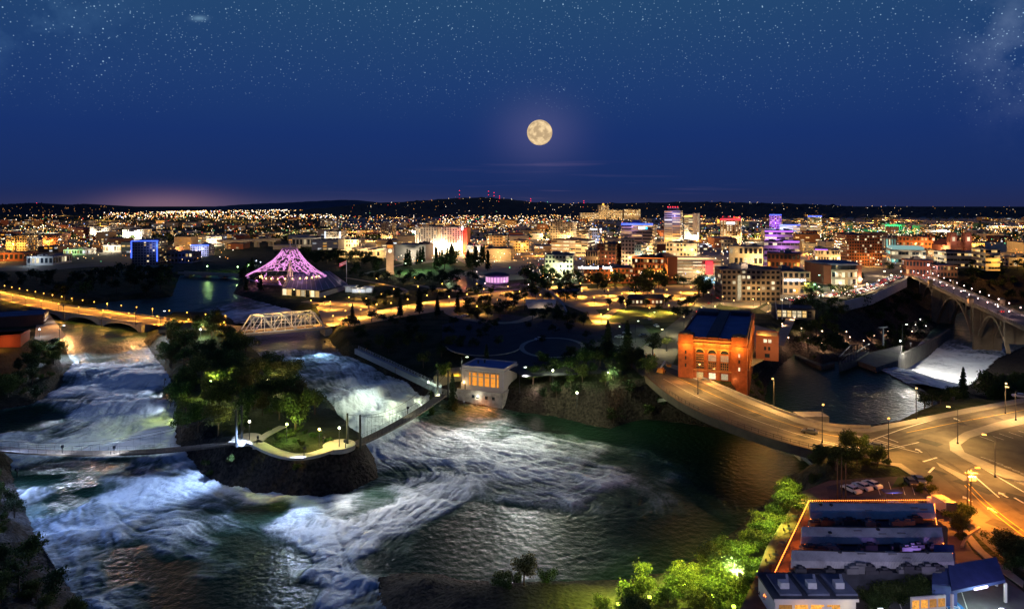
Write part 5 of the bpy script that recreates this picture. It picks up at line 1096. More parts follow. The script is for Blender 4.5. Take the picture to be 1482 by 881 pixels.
b = MB(); b.add([(Lp[0].x, Lp[0].y, 5.2), (Lp[1].x, Lp[1].y, 5.2), (Lp[2].x, Lp[2].y, 3.2), (Lp[3].x, Lp[3].y, 6.0), (Lp[4].x, Lp[4].y, 6.5)] + [(p.x, p.y, z - .5) for p, z in zip(Lp, (5.2, 5.2, 3.2, 6.0, 6.5))], [(0, 1, 2, 3, 4), (9, 8, 7, 6, 5), (0, 5, 6, 1), (1, 6, 7, 2), (2, 7, 8, 3), (3, 8, 9, 4), (4, 9, 5, 0)]); b.build('roof', mat('hall_roof', (.05, .06, .09), .5, .2, .2, .3), vs)
b = MB()
for k in range(13):
    t = k / 12; a = Lp[0].lerp(Lp[1], min(t * 1.6, 1)).lerp(Lp[2], max(0, t * 1.6 - 1) / .6) if t > .62 else Lp[0].lerp(Lp[1], t * 1.6); c_ = Lp[4].lerp(Lp[3], t)
    za = 5.35 if t < .62 else 5.3 - 1.6 * (t * 1.6 - 1) / .6; b.bar((a.x, a.y, za), (c_.x, c_.y, 6.65 - .5 * t), .22)
b.build('roof_rib', PKM, vs)
for k in range(8):
    a, c_ = Lp[0].lerp(Lp[1], k / 8 + .01), Lp[0].lerp(Lp[1], (k + 1) / 8 - .01); m = MB(); m.bar((a.x, a.y + .6, 2.4), (c_.x, c_.y + .6, 2.4), .2, 4.4); m.build('window', WIN[['cream', 'warm', 'dark', 'warm', 'cream', 'dark', 'cream', 'warm'][k]], vs)
    MB().bar((a.x, a.y + .2, 0), (a.x, a.y + .2, 4.8), .5).build('column', WALL['cream'], vs)
MB().bar((Lp[1].x, Lp[1].y + .4, 1.6), (Lp[2].x, Lp[2].y + .5, 1.6), .3, 3.4).build('wall', WALL['concrete'], vs)
for t in (.2, .7): a = Lp[0].lerp(Lp[1], t); light('front_light', (1, .62, .2), 900, (a.x, a.y - 3, 4), vs)
# --- flag on its pole
c = G(501.5, 408); fp = empty('flagpole', (c.x, c.y, 0), 0, 'tall white flagpole flying a red and white flag beside the pavilion', 'flagpole')
MB().tube([(0, 0, 0), (0, 0, 19)], [.25, .12], 6).build('pole', PALE_STEEL, fp)
rows = MB(); nx = 10
FW, FR = mat('flag_white', (.75, .72, .7), .9), mat('flag_red', (.5, .06, .06), .9)
for j in range(5):
    rows.mi = j % 2
    for i in range(nx):
        q = []
        for a, c_ in ((i, j), (i + 1, j), (i + 1, j + 1), (i, j + 1)): u = a / nx; q.append((-u * 6.2, .5 * math.sin(u * 7), 18.6 - 3.4 * c_ / 5 - u * 2.6))
        rows.add(q, [(0, 1, 2, 3)])
fo = rows.build('flag', [FR, FW], fp); so_ = fo.modifiers.new('thickness', 'SOLIDIFY'); so_.thickness = .05
light('flag_light', (1, .75, .7), 900, (-3, -5, 12), fp)
# --- pale stage shells, carousel house, plaza pavilions
c = G(519, 424); sg = empty('park_shelter', (c.x, c.y, 0), 0, 'cluster of small white lit shelters with flat roofs right of the pavilion', 'shelter')
for x, y, a, e, z in ((-7, 4, 5, 4, 4.5), (0, 0, 6, 3, 3.4), (7, 1, 4, 5, 4.2)):
    b = MB(); b.box(x - a, x + a, y - e, y + e, z, z + .4); b.box(x - a + 1, x + a - 1, y, y + e - .5, 0, z); b.build('pavilion_roof', WALL['white'], sg); MB().box(x - a + 1.3, x + a - 1.3, y - .1, y - .02, .4, z - .5).build('window', WIN['white'], sg)
light('shelter_light', WHITE, 2600, (2, -6, 7), sg)
c = G(719, 411); cr = empty('carousel_house', (c.x, c.y + 9, 0), 0, 'round carousel house glowing purple by the water', 'carousel house'); rr = 9.5
MB().lathe([(rr + 1.2, 6.2), (rr + 1.2, 6.9), (rr - 2, 8.2), (.1, 9.0)], n=24).build('roof', ROOF['dark'], cr); MB().lathe([(rr - .6, 0), (rr - .6, 6.2), (.1, 6.2)], n=24).build('wall', WALL['purple'], cr)
for k in range(12): a = math.pi * (1.0 + k / 11); p, q = Vector((rr * math.cos(a - .11), rr * math.sin(a - .11), 3.2)), Vector((rr * math.cos(a + .11), rr * math.sin(a + .11), 3.2)); MB().bar(p, q, .15, 4.4).build('window', emit('carousel_glow', (1, .5, .85), .95, True), cr)
light('purple_wash', (.6, .15, 1), 3500, (0, -20, 5), cr); light('purple_wash', (.7, .2, 1), 2000, (17, -9, 4), cr)
c = G(819, 430); rp = empty('plaza_canopy', (c.x, c.y, 0), 0, 'round dark flat canopy on posts in the golden plaza', 'canopy')
MB().lathe([(.1, 4.5), (9.5, 4.5), (9.9, 4.8), (9.9, 5.3), (9.3, 5.4), (.1, 5.6)], n=28).build('roof', ROOF['dark'], rp)
for k in range(8): a = k * math.pi / 4; MB().bar((7.5 * math.cos(a), 7.5 * math.sin(a), 0), (7.5 * math.cos(a), 7.5 * math.sin(a), 4.5), .4).build('post', STEEL, rp)
light('canopy_light', GOLD, 1800, (0, 0, 3.6), rp)
c = G(935, 440); rp = empty('plaza_station', (c.x, c.y, 0), 0, 'long low dark roofed station building with lit windows in the golden plaza', 'station building'); b = MB(); b.box(-11, 11, -3, 3, 0, 4); b.build('wall', WALL['brick'], rp)
MB().add([(-12, -4, 4), (12, -4, 4), (12, 4, 4), (-12, 4, 4), (-11, 0, 6.5), (11, 0, 6.5)], [(0, 1, 5, 4), (2, 3, 4, 5), (1, 2, 5), (3, 0, 4), (3, 2, 1, 0)]).build('roof', ROOF['dark'], rp)
add_windows(rp, [(-9 + i * 2.6, -3.05, 1.9, 1.3, 1.8, 0) for i in range(8)], random.Random(3), .6, 'warm'); light('front_light', GOLD, 1600, (0, -7, 4), rp)
# curved grandstand wall round the dark basin
cw = [G(758 + 62 * math.cos(t), 470 - 50 * math.sin(t)) for t in np.linspace(.15, 1.65, 24)]
tag(MB().ribbon([p + Vector((0, 0, 4.2)) for p in cw], 1.5, 4.4).build('curved_wall', CONC), 'curved concrete retaining wall round the dark excavated basin', 'wall')
c = G(783, 452); st_ = empty('tensile_shelter', (c.x, c.y, 0), 0, 'pale fabric shelter inside the curved wall', 'shelter')
MB().add([(-8, -5, 3.2), (8, -5, 3.2), (10, 6, 7.2), (-10, 6, 7.2), (0, 0, 6.4)], [(0, 1, 4), (1, 2, 4), (2, 3, 4), (3, 0, 4)]).build('canopy', mat('fabric', (.62, .52, .42), .9), st_)
for x, y, z in ((-8, -5, 3.2), (8, -5, 3.2), (10, 6, 7.2), (-10, 6, 7.2)): MB().bar((x, y, 0), (x, y, z), .3).build('post', STEEL, st_)
light('shelter_light', (1, .8, .6), 700, (0, -8, 6), st_)
# --- brick mill at the far left
c = G(20, 468); ml = empty('brick_mill', (c.x, c.y, 0), R(28), 'dark brick mill with a blue flat roof at the left edge by the promenade', 'mill')
b = MB(); shell(b, 30, 24, 8.6, -3, 3); b.build('wall', WALL['darkbrick'], ml); MB().box(-14.6, 14.6, -11.6, 11.6, 5.1, 5.3).build('roof', ROOF['blue'], ml)
for i in range(5):
    for z in (.6, 3.4): MB().box(15.02, 15.12, -9.6 + i * 4, -7 + i * 4, z - 1.0, z + .9).build('window', WIN['warm' if z > 1 and i > 0 else 'dark'], ml)
MB().box(14.9, 15.5, -12, 12, 1.6, 2.2).build('balcony', WALL['white'], ml); light('wall_light', (1, .75, .6), 1500, (20, -4, 4), ml)
c = G(-3, 508, -4); ow = empty('brick_shed', (c.x, c.y, -5), R(20), 'lower brick shed washed orange below the mill', 'shed')
b = MB(); shell(b, 22, 14, 13.5, -4, 2); b.build('wall', WALL['redbrick'], ow); MB().box(-10.6, 10.6, -6.6, 6.6, 8.6, 8.9).build('roof', ROOF['dark'], ow); light('wall_light', (1, .3, .06), 2000, (5, -13, 6.5), ow)
c = G(268, 476); hs = empty('island_house', (c.x, c.y - 6, -1.5), 0, 'small dark roofed house on the island below the promenade', 'house')
MB().box(-9, 9, -4, 4, -2, 3).build('wall', WALL['tan'], hs); MB().add([(-10, -5, 3), (10, -5, 3), (10, 5, 3), (-10, 5, 3), (-6, 0, 6), (6, 0, 6)], [(0, 1, 5, 4), (2, 3, 4, 5), (1, 2, 5), (3, 0, 4), (3, 2, 1, 0)]).build('roof', ROOF['brown'], hs)
# --- riverside restaurant
RM = mat('restaurant_roof', (.46, .45, .46), .55, .1, .4, .22, 0, .3, 8); FLATR = mat('felt_roof', (.05, .055, .07), .85, 0, .3, .4); RW = mat('restaurant_wall', (.30, .18, .10), .85, 0, .15, .6)
# wavy seam metal
t = RM.node_tree; wv = t.nodes.new('ShaderNodeTexWave'); wv.inputs['Scale'].default_value = 1.2; wv.bands_direction = 'X'; tcn = [n for n in t.nodes if n.type == 'TEX_COORD'][0]; t.links.new(tcn.outputs['Object'], wv.inputs['Vector']); bpn = t.nodes.new('ShaderNodeBump'); bpn.inputs['Strength'].default_value = .6; bpn.inputs['Distance'].default_value = .1; t.links.new(wv.outputs['Fac'], bpn.inputs['Height']); t.links.new(bpn.outputs[0], t.nodes['Principled BSDF'].inputs['Normal'])
rs = empty('restaurant', (67, 118, 0), 0, 'long riverside restaurant with three saw tooth roofs and orange string lights', 'restaurant')
def W2(px, py, z): return G(px, py, z) - rs.location
zr, zf = 6.2, 3.6
rows_ = [((1172,728),(1350,729),(1172,761),(1356,761)), ((1160,763),(1362,764),(1158,797),(1366,797)), ((1146,797),(1377,800),(1143,832),(1382,832))]
for i, (a, b_, c_, d_) in enumerate(rows_):
    A, B = W2(*a, zr), W2(*b_, zr); C_, D_ = W2(c_[0], c_[1], zf), W2(d_[0], d_[1], zf)
    n = 14; m = MB(); T = []
    for k in range(n + 1):
        s = k / n; sag = -.35 * math.sin(math.pi * s)
        p = A.lerp(B, s); q = C_.lerp(D_, s); p.y += sag; mid = p.lerp(q, .5); mid.z += .15
        T.append((p, mid + Vector((0, 0, .2)), p.lerp(q, .62) + Vector((0, 0, -.25))))
    v = []; f = []
    for P_ in T: v += [P_[0], P_[1], P_[2]]
    for k in range(n):
        for j in range(2): f.append((3 * k + j + 1, 3 * k + j + 4 - 0, 3 * k + j + 3, 3 * k + j))
    m.add(v, [tuple(reversed(x)) for x in f]); o = m.build('saw_tooth_roof', RM, rs); sf = o.modifiers.new('thickness', 'SOLIDIFY'); sf.thickness = .3; sf.offset = -1
    m = MB(); ns_ = 40
    for k in range(1, ns_):
        s = k / ns_; sag = -.35 * math.sin(math.pi * s); p = A.lerp(B, s); q = C_.lerp(D_, s); p.y += sag; mid = p.lerp(q, .5) + Vector((0, 0, .35)); lo_ = p.lerp(q, .62) + Vector((0, 0, -.25)); up_ = Vector((0, 0, .05)); m.bar(p + up_, mid + up_, .09, .1); m.bar(mid + up_, lo_ + up_, .09, .1)
    m.build('roof_seam', RM, rs); rd = random.Random(40 + i)
    for k in range(5):
        s = rd.uniform(.06, .94); p = A.lerp(B, s).lerp(C_.lerp(D_, s), rd.uniform(.12, .4)); vv = MB(); vv.lathe([(.22, -.3), (.22, .55), (.36, .6), (.36, .8), (.05, .95)], p, 8) if k % 2 else vv.box(p.x - .7, p.x + .7, p.y - .5, p.y + .5, p.z - .4, p.z + .5); vv.build('roof_vent', STEEL if k % 2 else ROOF['grey'], rs)
    m = MB(); m.bar(A + Vector((0, .25, -3)), B + Vector((0, .25, -3)), .3, 6); m.build('wall', RW, rs)
    fa, fb = T[0][2], T[-1][2]
    y0 = C_.y - (1.5 if i < 2 else 0); MB().box(min(A.x, C_.x) + .4, max(B.x, D_.x) - .4, y0, fa.y + .2, 0, fa.z - .35).build('flat_roof', FLATR, rs)
    rd = random.Random(i)
    for k in range(16):
        x = rd.uniform(C_.x + 1, D_.x - 2); yy = rd.uniform(y0 + .3, fa.y - 1.2); e = rd.uniform(.5, 1.4); hz = rd.uniform(.4, 1.3)
        m = MB(); m.box(x - e, x + e, yy - .4, yy + .6, fa.z - .34, fa.z - .34 + hz); m.box(x - e * .4, x + e * .4, yy - .2, yy + .4, fa.z - .34 + hz, fa.z + hz); m.build('roof_unit', ROOF['dark' if k % 3 else 'grey'], rs)
# kitchen block at the front with lit windows
A, B = W2(1122, 868, 3.4), W2(1244, 874, 3.4)
MB().box(A.x, B.x, A.y, A.y + 7.4, 0, 3.4).build('kitchen_wall', WALL['white'], rs)
MB().box(A.x - .3, B.x + .3, A.y - .3, A.y + 7.6, 3.4, 3.75).build('flat_roof', FLATR, rs)
for i in range(3): x = A.x + 1 + i * 4.4; MB().box(x, x + 3.4, A.y + .6, A.y + 6.6, 3.76, 4.05).build('roof_panel', mat('panel_blue', (.12, .14, .2), .7), rs); m = MB(); m.box(x + .6, x + 2, A.y + 2, A.y + 3.2, 4.06, 5.0); m.bar((x + 2, A.y + 2.6, 4.4), (x + 3, A.y + 5.5, 4.4), .35); m.build('roof_unit', PALE_STEEL, rs)
MB().bar((A.x - .3, A.y - .35, 3.55), (B.x + .3, A.y - .35, 3.55), .12, .45).build('fascia', WALL['white'], rs)
for i in range(4): x = A.x + .6 + i * 2.5; MB().box(x, x + 2.0, A.y - .08, A.y - .02, 1.3, 2.7).build('window', WIN['amber'], rs)
MB().box(B.x - 5.4, B.x - 3.8, A.y - .1, A.y - .02, .1, 2.4).build('door', WALL['white'], rs); light('door_light', (1, .8, .4), 60, (B.x - 1.6, A.y - 1.5, 2.6), rs); light('window_light', (1, .45, .08), 90, (A.x + 4, A.y - 2, 2.2), rs)
# deck railings with strings of lamps
DECK = mat('deck_boards', (.17, .10, .06), .9, 0, .2, .8)
deck = [W2(*p) for p in ((1103,862,.6), (1171,722,.6), (1351,722,.6), (1352,735,.6), (1180,735,.6), (1128,868,.6))]
MB().prism([(p.x, p.y) for p in deck], .1, .6).build('deck', DECK, rs)
ZS = 1.7; SL = [W2(1128, 866, ZS), W2(1105, 862, ZS), W2(1171, 724, ZS), W2(1352, 723, ZS), W2(1354, 748, ZS)]
railing(rs, [p + Vector((0, 0, -1.1)) for p in SL], 1.1, 2.0, STEEL, .04)
b = MB()
def string(b, pts, step=.42, r=.085):
    for p in along(pts, step): b.ball(p, r, 6, 4)
string(b, SL)
for k, (a, c_) in enumerate((((1160,797),(1150,832)), ((1170,762),(1163,797)), ((1176,729),(1172,760)))): string(b, [W2(*a, 5.5), W2(*c_, 3.2)])
for a, c_ in (((1351,730),(1356,760)), ((1362,764),(1367,797)), ((1378,800),(1366,800))): string(b, [W2(*a, 5.8), W2(*c_, 4.0)])
tag(b.build('string_lamps', emit('string_orange', (1, .22, .03), 9), rs), kind='stuff')
for p in along(SL[1:4], 6): light('string_light', (1, .22, .03), 160, p + Vector((.5, -.5, .6)), rs)
for px, py in ((1362,760),(1372,790),(1152,815),(1140,850),(1166,775)): p = W2(px, py, 3.0); light('string_light', (1, .22, .03), 350, p, rs)
p = W2(1291, 724, .6); MB().box(p.x - 1.9, p.x + 1.9, p.y - .8, p.y + .8, 2.5, 2.75).build('terrace_canopy', mat('blue_metal', (.05, .075, .2)), rs)
for x in (-1.8, 1.8): MB().bar((p.x + x, p.y - .7, .6), (p.x + x, p.y - .7, 2.5), .12).build('canopy_post', STEEL, rs)
light('terrace_light', (.25, .4, 1), 160, (p.x, p.y - 1.6, 2.2), rs)
# blue porte cochere
A = [W2(*p) for p in ((1372,824,4.2), (1442,812,4.2), (1455,834,4.2), (1378,850,4.2))]
m = MB(); m.add([(p.x, p.y, 5.0) if i < 2 else (p.x, p.y, 3.7) for i, p in enumerate(A)] + [(p.x, p.y, 3.2) for p in A], [(3, 2, 1, 0), (4, 5, 6, 7), (0, 1, 5, 4), (1, 2, 6, 5), (2, 3, 7, 6), (3, 0, 4, 7)]); m.build('entrance_canopy', mat('blue_metal', (.05, .075, .2), .55, .1, .12, .5), rs)
for p in A: MB().bar((p.x, p.y, 0), (p.x, p.y, 3.2), .35).build('canopy_post', WALL['white'], rs)
p = A[3].lerp(A[2], .5); MB().bar(A[3].lerp(A[2], .4) + Vector((0, -.12, -.9)), A[3].lerp(A[2], .65) + Vector((0, -.12, -.9)), .15, .35).build('canopy_sign', emit('sign_lilac', (.8, .7, 1), 3), rs)
light('canopy_light', (.75, 1, .85), 1300, (p.x, p.y - 2.2, 2.6), rs); light('canopy_light', (.5, .3, 1), 1000, A[0] + Vector((-1.5, 3.5, -1)), rs); light('canopy_light', (.55, .35, 1), 1000, (p.x + 3, p.y - 6, 4), rs)
a, c_ = W2(1352, 800, 4.5), W2(1372, 850, 3.0)
MB().add([(a.x, a.y, 6), (a.x + 3.4, a.y, 6), (c_.x + 1.5, c_.y, 3.6), (c_.x - 2.6, c_.y, 3.6), (a.x, a.y, 0), (a.x + 3.4, a.y, 0), (c_.x + 1.5, c_.y, 0), (c_.x - 2.6, c_.y, 0)], [(3, 2, 1, 0), (0, 1, 5, 4), (1, 2, 6, 5), (2, 3, 7, 6), (3, 0, 4, 7)]).build('entrance_hall', mat('blue_metal', (.07, .13, .42)), rs)
a, c_ = W2(1318, 862, 2.8), W2(1368, 858, 2.8); MB().bar((a.x, a.y, 1.3), (c_.x, c_.y, 1.3), .3, 2.6).build('front_wall', WALL['white'], rs)
for k in range(4): p, q = a.lerp(c_, k / 4 + .03), a.lerp(c_, k / 4 + .22); MB().bar((p.x, p.y - .2, 1.5), (q.x, q.y - .2, 1.5), .1, 1.3).build('window', WIN['amber'], rs)
# ground round the restaurant
sheet('restaurant_ground', [(1066,905),(1110,790),(1158,712),(1200,695),(1310,690),(1345,705),(1410,800),(1500,870),(1560,940),(1060,940)], .012, mat('forecourt', (.13, .10, .085), .9, 0, .25, .3, .04))
sheet('car_park', [(1200,722),(1196,704),(1240,692),(1330,688),(1352,705),(1362,720)], .025, mat('car_park_asphalt', (.085, .07, .07), .9, 0, .2, .4))
sheet('front_car_park', [(1262,905),(1264,864),(1372,852),(1462,846),(1530,880),(1560,940)], .028, mat('front_asphalt', (.10, .10, .105), .85, 0, .2, .4))
b = MB()
for x in (1264, 1298, 1331, 1364, 1392): b.strip(GL([(x, 864 - (x - 1264) * .055), (x + 14, 900)]), .14, .04)
for x in (1268, 1286, 1304, 1318): b.strip(GL([(x, 697), (x + 6, 716)]), .12, .04)
tag(b.build('parking_lines', PAINT), kind='structure')
p = G(1381, 877); b = MB(); b.flat([p + Vector(q) for q in ((-1.3, -1.3, 0), (1.3, -1.3, 0), (1.3, 1.3, 0), (-1.3, 1.3, 0))], .045); b.build
tag(b.build('accessible_bay_marking', mat('bay_blue', (.03, .2, .5), .7)), kind='structure')
b = MB(); b.lathe([(.55, 0), (.75, 0)], (p.x, p.y - .2, .05), 16); b.bar((p.x - .1, p.y + .1, .05), (p.x - .1, p.y + .75, .05), .2, .004); b.bar((p.x - .1, p.y - .1, .05), (p.x + .5, p.y - .4, .05), .2, .004); tag(b.build('wheelchair_symbol', PAINT), kind='structure')
sheet('planting_bed', [(1290,706),(1300,690),(1340,692),(1352,706),(1345,716),(1335,700)], .05, LAWN)
kb = MB(); kb.ribbon([q + Vector((0, 0, .35)) for q in smooth_line(GL([(1392,792),(1400,775),(1418,764)]), 2)], .5, .4); tag(kb.build('kerb_arc', SAND), kind='structure')
bx_ = G(1368, 742); tk = empty('box_truck', (bx_.x - .4, bx_.y, 0), R(8), 'small white box truck parked at the end of the restaurant terrace', 'truck')
MB().box(-1.2, 1.2, -2.2, 2.0, .7, 3.1).build('cargo_box', WALL['cream'], tk); MB().box(-1.05, 1.05, 2.0, 3.5, .6, 2.1).build('cab', WALL['white'], tk); MB().box(-.95, .95, 3.5, 3.54, 1.3, 2.0).build('windscreen', GLASS, tk)
for x in (-1, 1):
    for y in (-1.2, 2.6): o = MB().lathe([(.02, -.15), (.45, -.15), (.45, .15), (.02, .15)], n=10).build('wheel', STEEL, tk); o.location = (x, y, .45); o.rotation_euler = (0, R(90), 0)
# ================================================================ trees
def foliage_mat(name, c0, c1):
    m = bpy.data.materials.new(name); m.use_nodes = True; t = m.node_tree; b = t.nodes['Principled BSDF']; b.inputs['Roughness'].default_value = .8; b.inputs['Specular IOR Level'].default_value = .15
    g = t.nodes.new('ShaderNodeNewGeometry'); oi = t.nodes.new('ShaderNodeObjectInfo'); r = t.nodes.new('ShaderNodeValToRGB'); t.links.new(g.outputs['Random Per Island'], r.inputs[0])
    e = r.color_ramp.elements; e[0].color = c0 + (1,); e[1].color = c1 + (1,)
    h = t.nodes.new('ShaderNodeHueSaturation'); mr = t.nodes.new('ShaderNodeMapRange'); t.links.new(oi.outputs['Random'], mr.inputs[0]); mr.inputs[3].default_value = .46; mr.inputs[4].default_value = .53
    t.links.new(mr.outputs[0], h.inputs['Hue']); t.links.new(r.outputs[0], h.inputs['Color']); t.links.new(h.outputs[0], b.inputs['Base Color'])
    tr = t.nodes.new('ShaderNodeBsdfTranslucent'); t.links.new(h.outputs[0], tr.inputs['Color']); mx = t.nodes.new('ShaderNodeMixShader'); mx.inputs[0].default_value = .3
    o = t.nodes['Material Output']; t.links.new(b.outputs[0], mx.inputs[1]); t.links.new(tr.outputs[0], mx.inputs[2]); t.links.new(mx.outputs[0], o.inputs[0]); return m
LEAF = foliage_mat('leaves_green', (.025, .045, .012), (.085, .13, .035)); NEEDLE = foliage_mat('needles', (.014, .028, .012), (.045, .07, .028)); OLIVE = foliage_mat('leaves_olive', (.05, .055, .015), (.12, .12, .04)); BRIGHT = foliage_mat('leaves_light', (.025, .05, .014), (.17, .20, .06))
BARK = mat('bark', (.09, .065, .045), .95, 0, .3, 2)
def leaves(cent, nrm, size, r):
    n = len(cent); nrm = nrm + r.normal(0, .55, nrm.shape); nrm /= np.linalg.norm(nrm, axis=1)[:, None] + 1e-6
    up = r.normal(size=(n, 3)); a = np.cross(nrm, up); a /= np.linalg.norm(a, axis=1)[:, None] + 1e-6; c = np.cross(nrm, a)
    s = (size * r.uniform(.55, 1.35, n))[:, None]; q = s * r.uniform(.5, .9, (n, 1))
    return np.stack([cent - a * s, cent - c * q, cent + a * s, cent + c * q], 1).reshape(-1, 3)
def quads(name, co, m):
    n = len(co) // 4; me = bpy.data.meshes.new(name); me.vertices.add(n * 4); me.vertices.foreach_set('co', co.astype(np.float32).ravel()); me.loops.add(n * 4); me.loops.foreach_set('vertex_index', np.arange(n * 4, dtype=np.int32))
    me.polygons.add(n); me.polygons.foreach_set('loop_start', np.arange(0, n * 4, 4, dtype=np.int32)); me.polygons.foreach_set('loop_total', np.full(n, 4, np.int32)); me.update(calc_edges=True); me.materials.append(m); return me
def broad(seed, n, leaf, m, wide=1.0, low=.22):
    """unit tree, height 1"""
    r = np.random.default_rng(seed); L = r.integers(8, 13); pos = []; nr = []
    lobes = [(r.normal(0, .16 * wide), r.normal(0, .16 * wide), r.uniform(low + .14, .86), r.uniform(.13, .22)) for _ in range(L)] + [(0, 0, .62, .26)]
    ws = np.array([l[3] ** 2 for l in lobes]); ws /= ws.sum()
    for (x, y, z, q), w in zip(lobes, ws):
        k = int(n * w); d = r.normal(size=(k, 3)); d /= np.linalg.norm(d, axis=1)[:, None]; rad = q * (r.random(k) ** .38)[:, None] * r.uniform(.8, 1.18, (k, 1)); clump = np.sin(d[:, :1] * 9 + x * 40) * np.sin(d[:, 1:2] * 8) * .26 + 1
        pos.append(np.array([x, y, z]) + d * rad * clump * np.array([1.15 * wide, 1.15 * wide, .85])); nr.append(d)
    crown = quads('crown', leaves(np.concatenate(pos), np.concatenate(nr), leaf, r), m)
    b = MB(); b.tube([(0, 0, -.06), (.01, 0, .2), (.0, .01, .5), (.02, 0, .7)], [.032, .024, .016, .006], 6)
    for x, y, z, q in lobes[:6]: b.tube([(0, 0, .22 + .2 * r.random()), (x * .6, y * .6, z * .8), (x, y, z)], [.014, .009, .004], 4)
    return b.mesh('trunk', BARK), crown
def conifer(seed, n, leaf, m, wide=1.0):
    r = np.random.default_rng(seed); t = r.random(n) ** .75; z = .10 + .9 * (1 - t) ; tier = np.floor(z * 13) / 13; R0 = (.19 * wide * (1 - z) ** .8 + .012) * (1 - .45 * (z * 13 - np.floor(z * 13))); a = r.uniform(0, 2 * np.pi, n); a = a + .5 * np.sin(a * 5 + tier * 40)
    q = r.random(n) ** .5; rad = R0 * q * (1 + .25 * np.sin(a * 3 + tier * 70)); p = np.stack([rad * np.cos(a), rad * np.sin(a), z - .16 * rad], 1); d = np.stack([np.cos(a) * .5, np.sin(a) * .5, np.full(n, .8)], 1)
    crown = quads('crown', leaves(p, d, leaf, r), m); b = MB(); b.tube([(0, 0, -.05), (0, 0, .5), (0, 0, .98)], [.022, .013, .003], 6); return b.mesh('trunk', BARK), crown
def shrub(seed, n, leaf, m):
    r = np.random.default_rng(seed); L = r.integers(5, 8); pos = []; nr = []
    for _ in range(L):
        x, y, z, q = r.normal(0, .28), r.normal(0, .28), r.uniform(.25, .7), r.uniform(.22, .36); k = n // L; d = r.normal(size=(k, 3)); d /= np.linalg.norm(d, axis=1)[:, None]; pos.append(np.array([x, y, z]) + d * q * (r.random((k, 1)) ** .4)); nr.append(d)
    P = np.concatenate(pos); P[:, 2] = np.maximum(P[:, 2], .02); b = MB()
    for _ in range(4): a = r.uniform(0, 6.28); b.tube([(0, 0, -.1), (.15 * math.cos(a), .15 * math.sin(a), .35), (.3 * math.cos(a), .3 * math.sin(a), .7)], [.03, .02, .006], 4)
    return b.mesh('stem', BARK), quads('crown', leaves(P, np.concatenate(nr), leaf, r), m)
KIND = {
 'near': [broad(s, 2900, .026, LEAF) for s in (1, 2, 3, 4)], 'mid': [broad(s, 1300, .028, LEAF) for s in (5, 6, 7, 8)], 'olive': [broad(s, 2200, .026, OLIVE) for s in (9, 10)], 'far': [broad(s, 420, .046, LEAF, 1.15) for s in (11, 12, 13)],
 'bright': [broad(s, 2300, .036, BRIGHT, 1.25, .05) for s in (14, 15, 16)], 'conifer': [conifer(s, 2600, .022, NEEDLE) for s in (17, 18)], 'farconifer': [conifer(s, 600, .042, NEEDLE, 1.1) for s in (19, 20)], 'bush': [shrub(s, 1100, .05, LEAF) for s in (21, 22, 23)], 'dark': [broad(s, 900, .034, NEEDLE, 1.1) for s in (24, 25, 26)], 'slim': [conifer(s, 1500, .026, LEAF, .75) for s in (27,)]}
TNAME = {'conifer': 'conifer_tree', 'farconifer': 'conifer_tree', 'bush': 'shrub', 'slim': 'conifer_tree'}
LEAFY = []
def tree(kind, loc, hgt, label, group=None, rnd=random, cat=None, own=False):
    v = rnd.choice(KIND[kind])
    if not own and kind not in TNAME: LEAFY.append((kind, loc, hgt, label, group, v, rnd.uniform(0, 6.28))); return
    return plant(kind, loc, hgt, label, group, v, rnd, cat)
def plant(kind, loc, hgt, label, group, v, rnd=random, cat=None):
    nm = TNAME.get(kind, 'leafy_tree')
    o = empty(nm, loc, rnd.uniform(0, 6.28), label, cat or ('shrub' if kind == 'bush' else 'tree'), group); s = hgt * rnd.uniform(.9, 1.12); o.scale = (s * rnd.uniform(.9, 1.15), s * rnd.uniform(.9, 1.15), s)
    link('stem' if kind == 'bush' else 'trunk', v[0], o); link('crown', v[1], o); return o
USED = []
def scatter(kinds, px, n, hr, what, where, group, zb=0.0, gap=4.0, seed=1, avoid=None):
    rnd = random.Random(seed); P = np.array([tuple(p)[:2] for p in GL(px, zb)]); lo, hi = P.min(0), P.max(0); got = []; tries = 0
    while len(got) < n and tries < 6000:
        tries += 1; x, y = rnd.uniform(lo[0], hi[0]), rnd.uniform(lo[1], hi[1])
        if not inside(np.array([x]), np.array([y]), P)[0]: continue
        if any((x - a) ** 2 + (y - c) ** 2 < gap * gap for a, c in got): continue
        got.append((x, y))
    if not got: return
    zs = terrain(np.array([g[0] for g in got]), np.array([g[1] for g in got]))
    it = sorted([(PX(x, y, z)[0], x, y, float(z)) for (x, y), z in zip(got, zs)]); it = [i for i in it if avoid is None or not avoid(i[1], i[2], i[3])]
    for i, (p, x, y, z) in enumerate(it):
        k = rnd.choice(kinds); w = {'conifer': 'dark conifer', 'farconifer': 'dark conifer', 'bush': 'leafy shrub'}.get(k, what)
        tree(k, (x, y, z - .15), rnd.uniform(*hr) * (.45 if k == 'bush' else (1.2 if 'conifer' in k else 1)), '%s %s' % (w, where) if w == what else '%s %s, %s from the left' % (w, where, nth(i + 1)), group, rnd)
def in_water(x, y, z): return min(sdist(np.array([x]), np.array([y]), Priv)[0], sdist(np.array([x]), np.array([y]), Pup)[0], sdist(np.array([x]), np.array([y]), Pgor)[0]) < 1.5
lawn_ok = P_LAWN = np.array([tuple(p)[:2] for p in GL([(365,640),(392,620),(430,625),(480,640),(450,655),(400,650)], -4)])
def on_landing(x, y, z):
    p = PX(x, y, z); return in_water(x, y, z) or p[1] > 628 or (345 < p[0] < 500 and p[1] > 612)
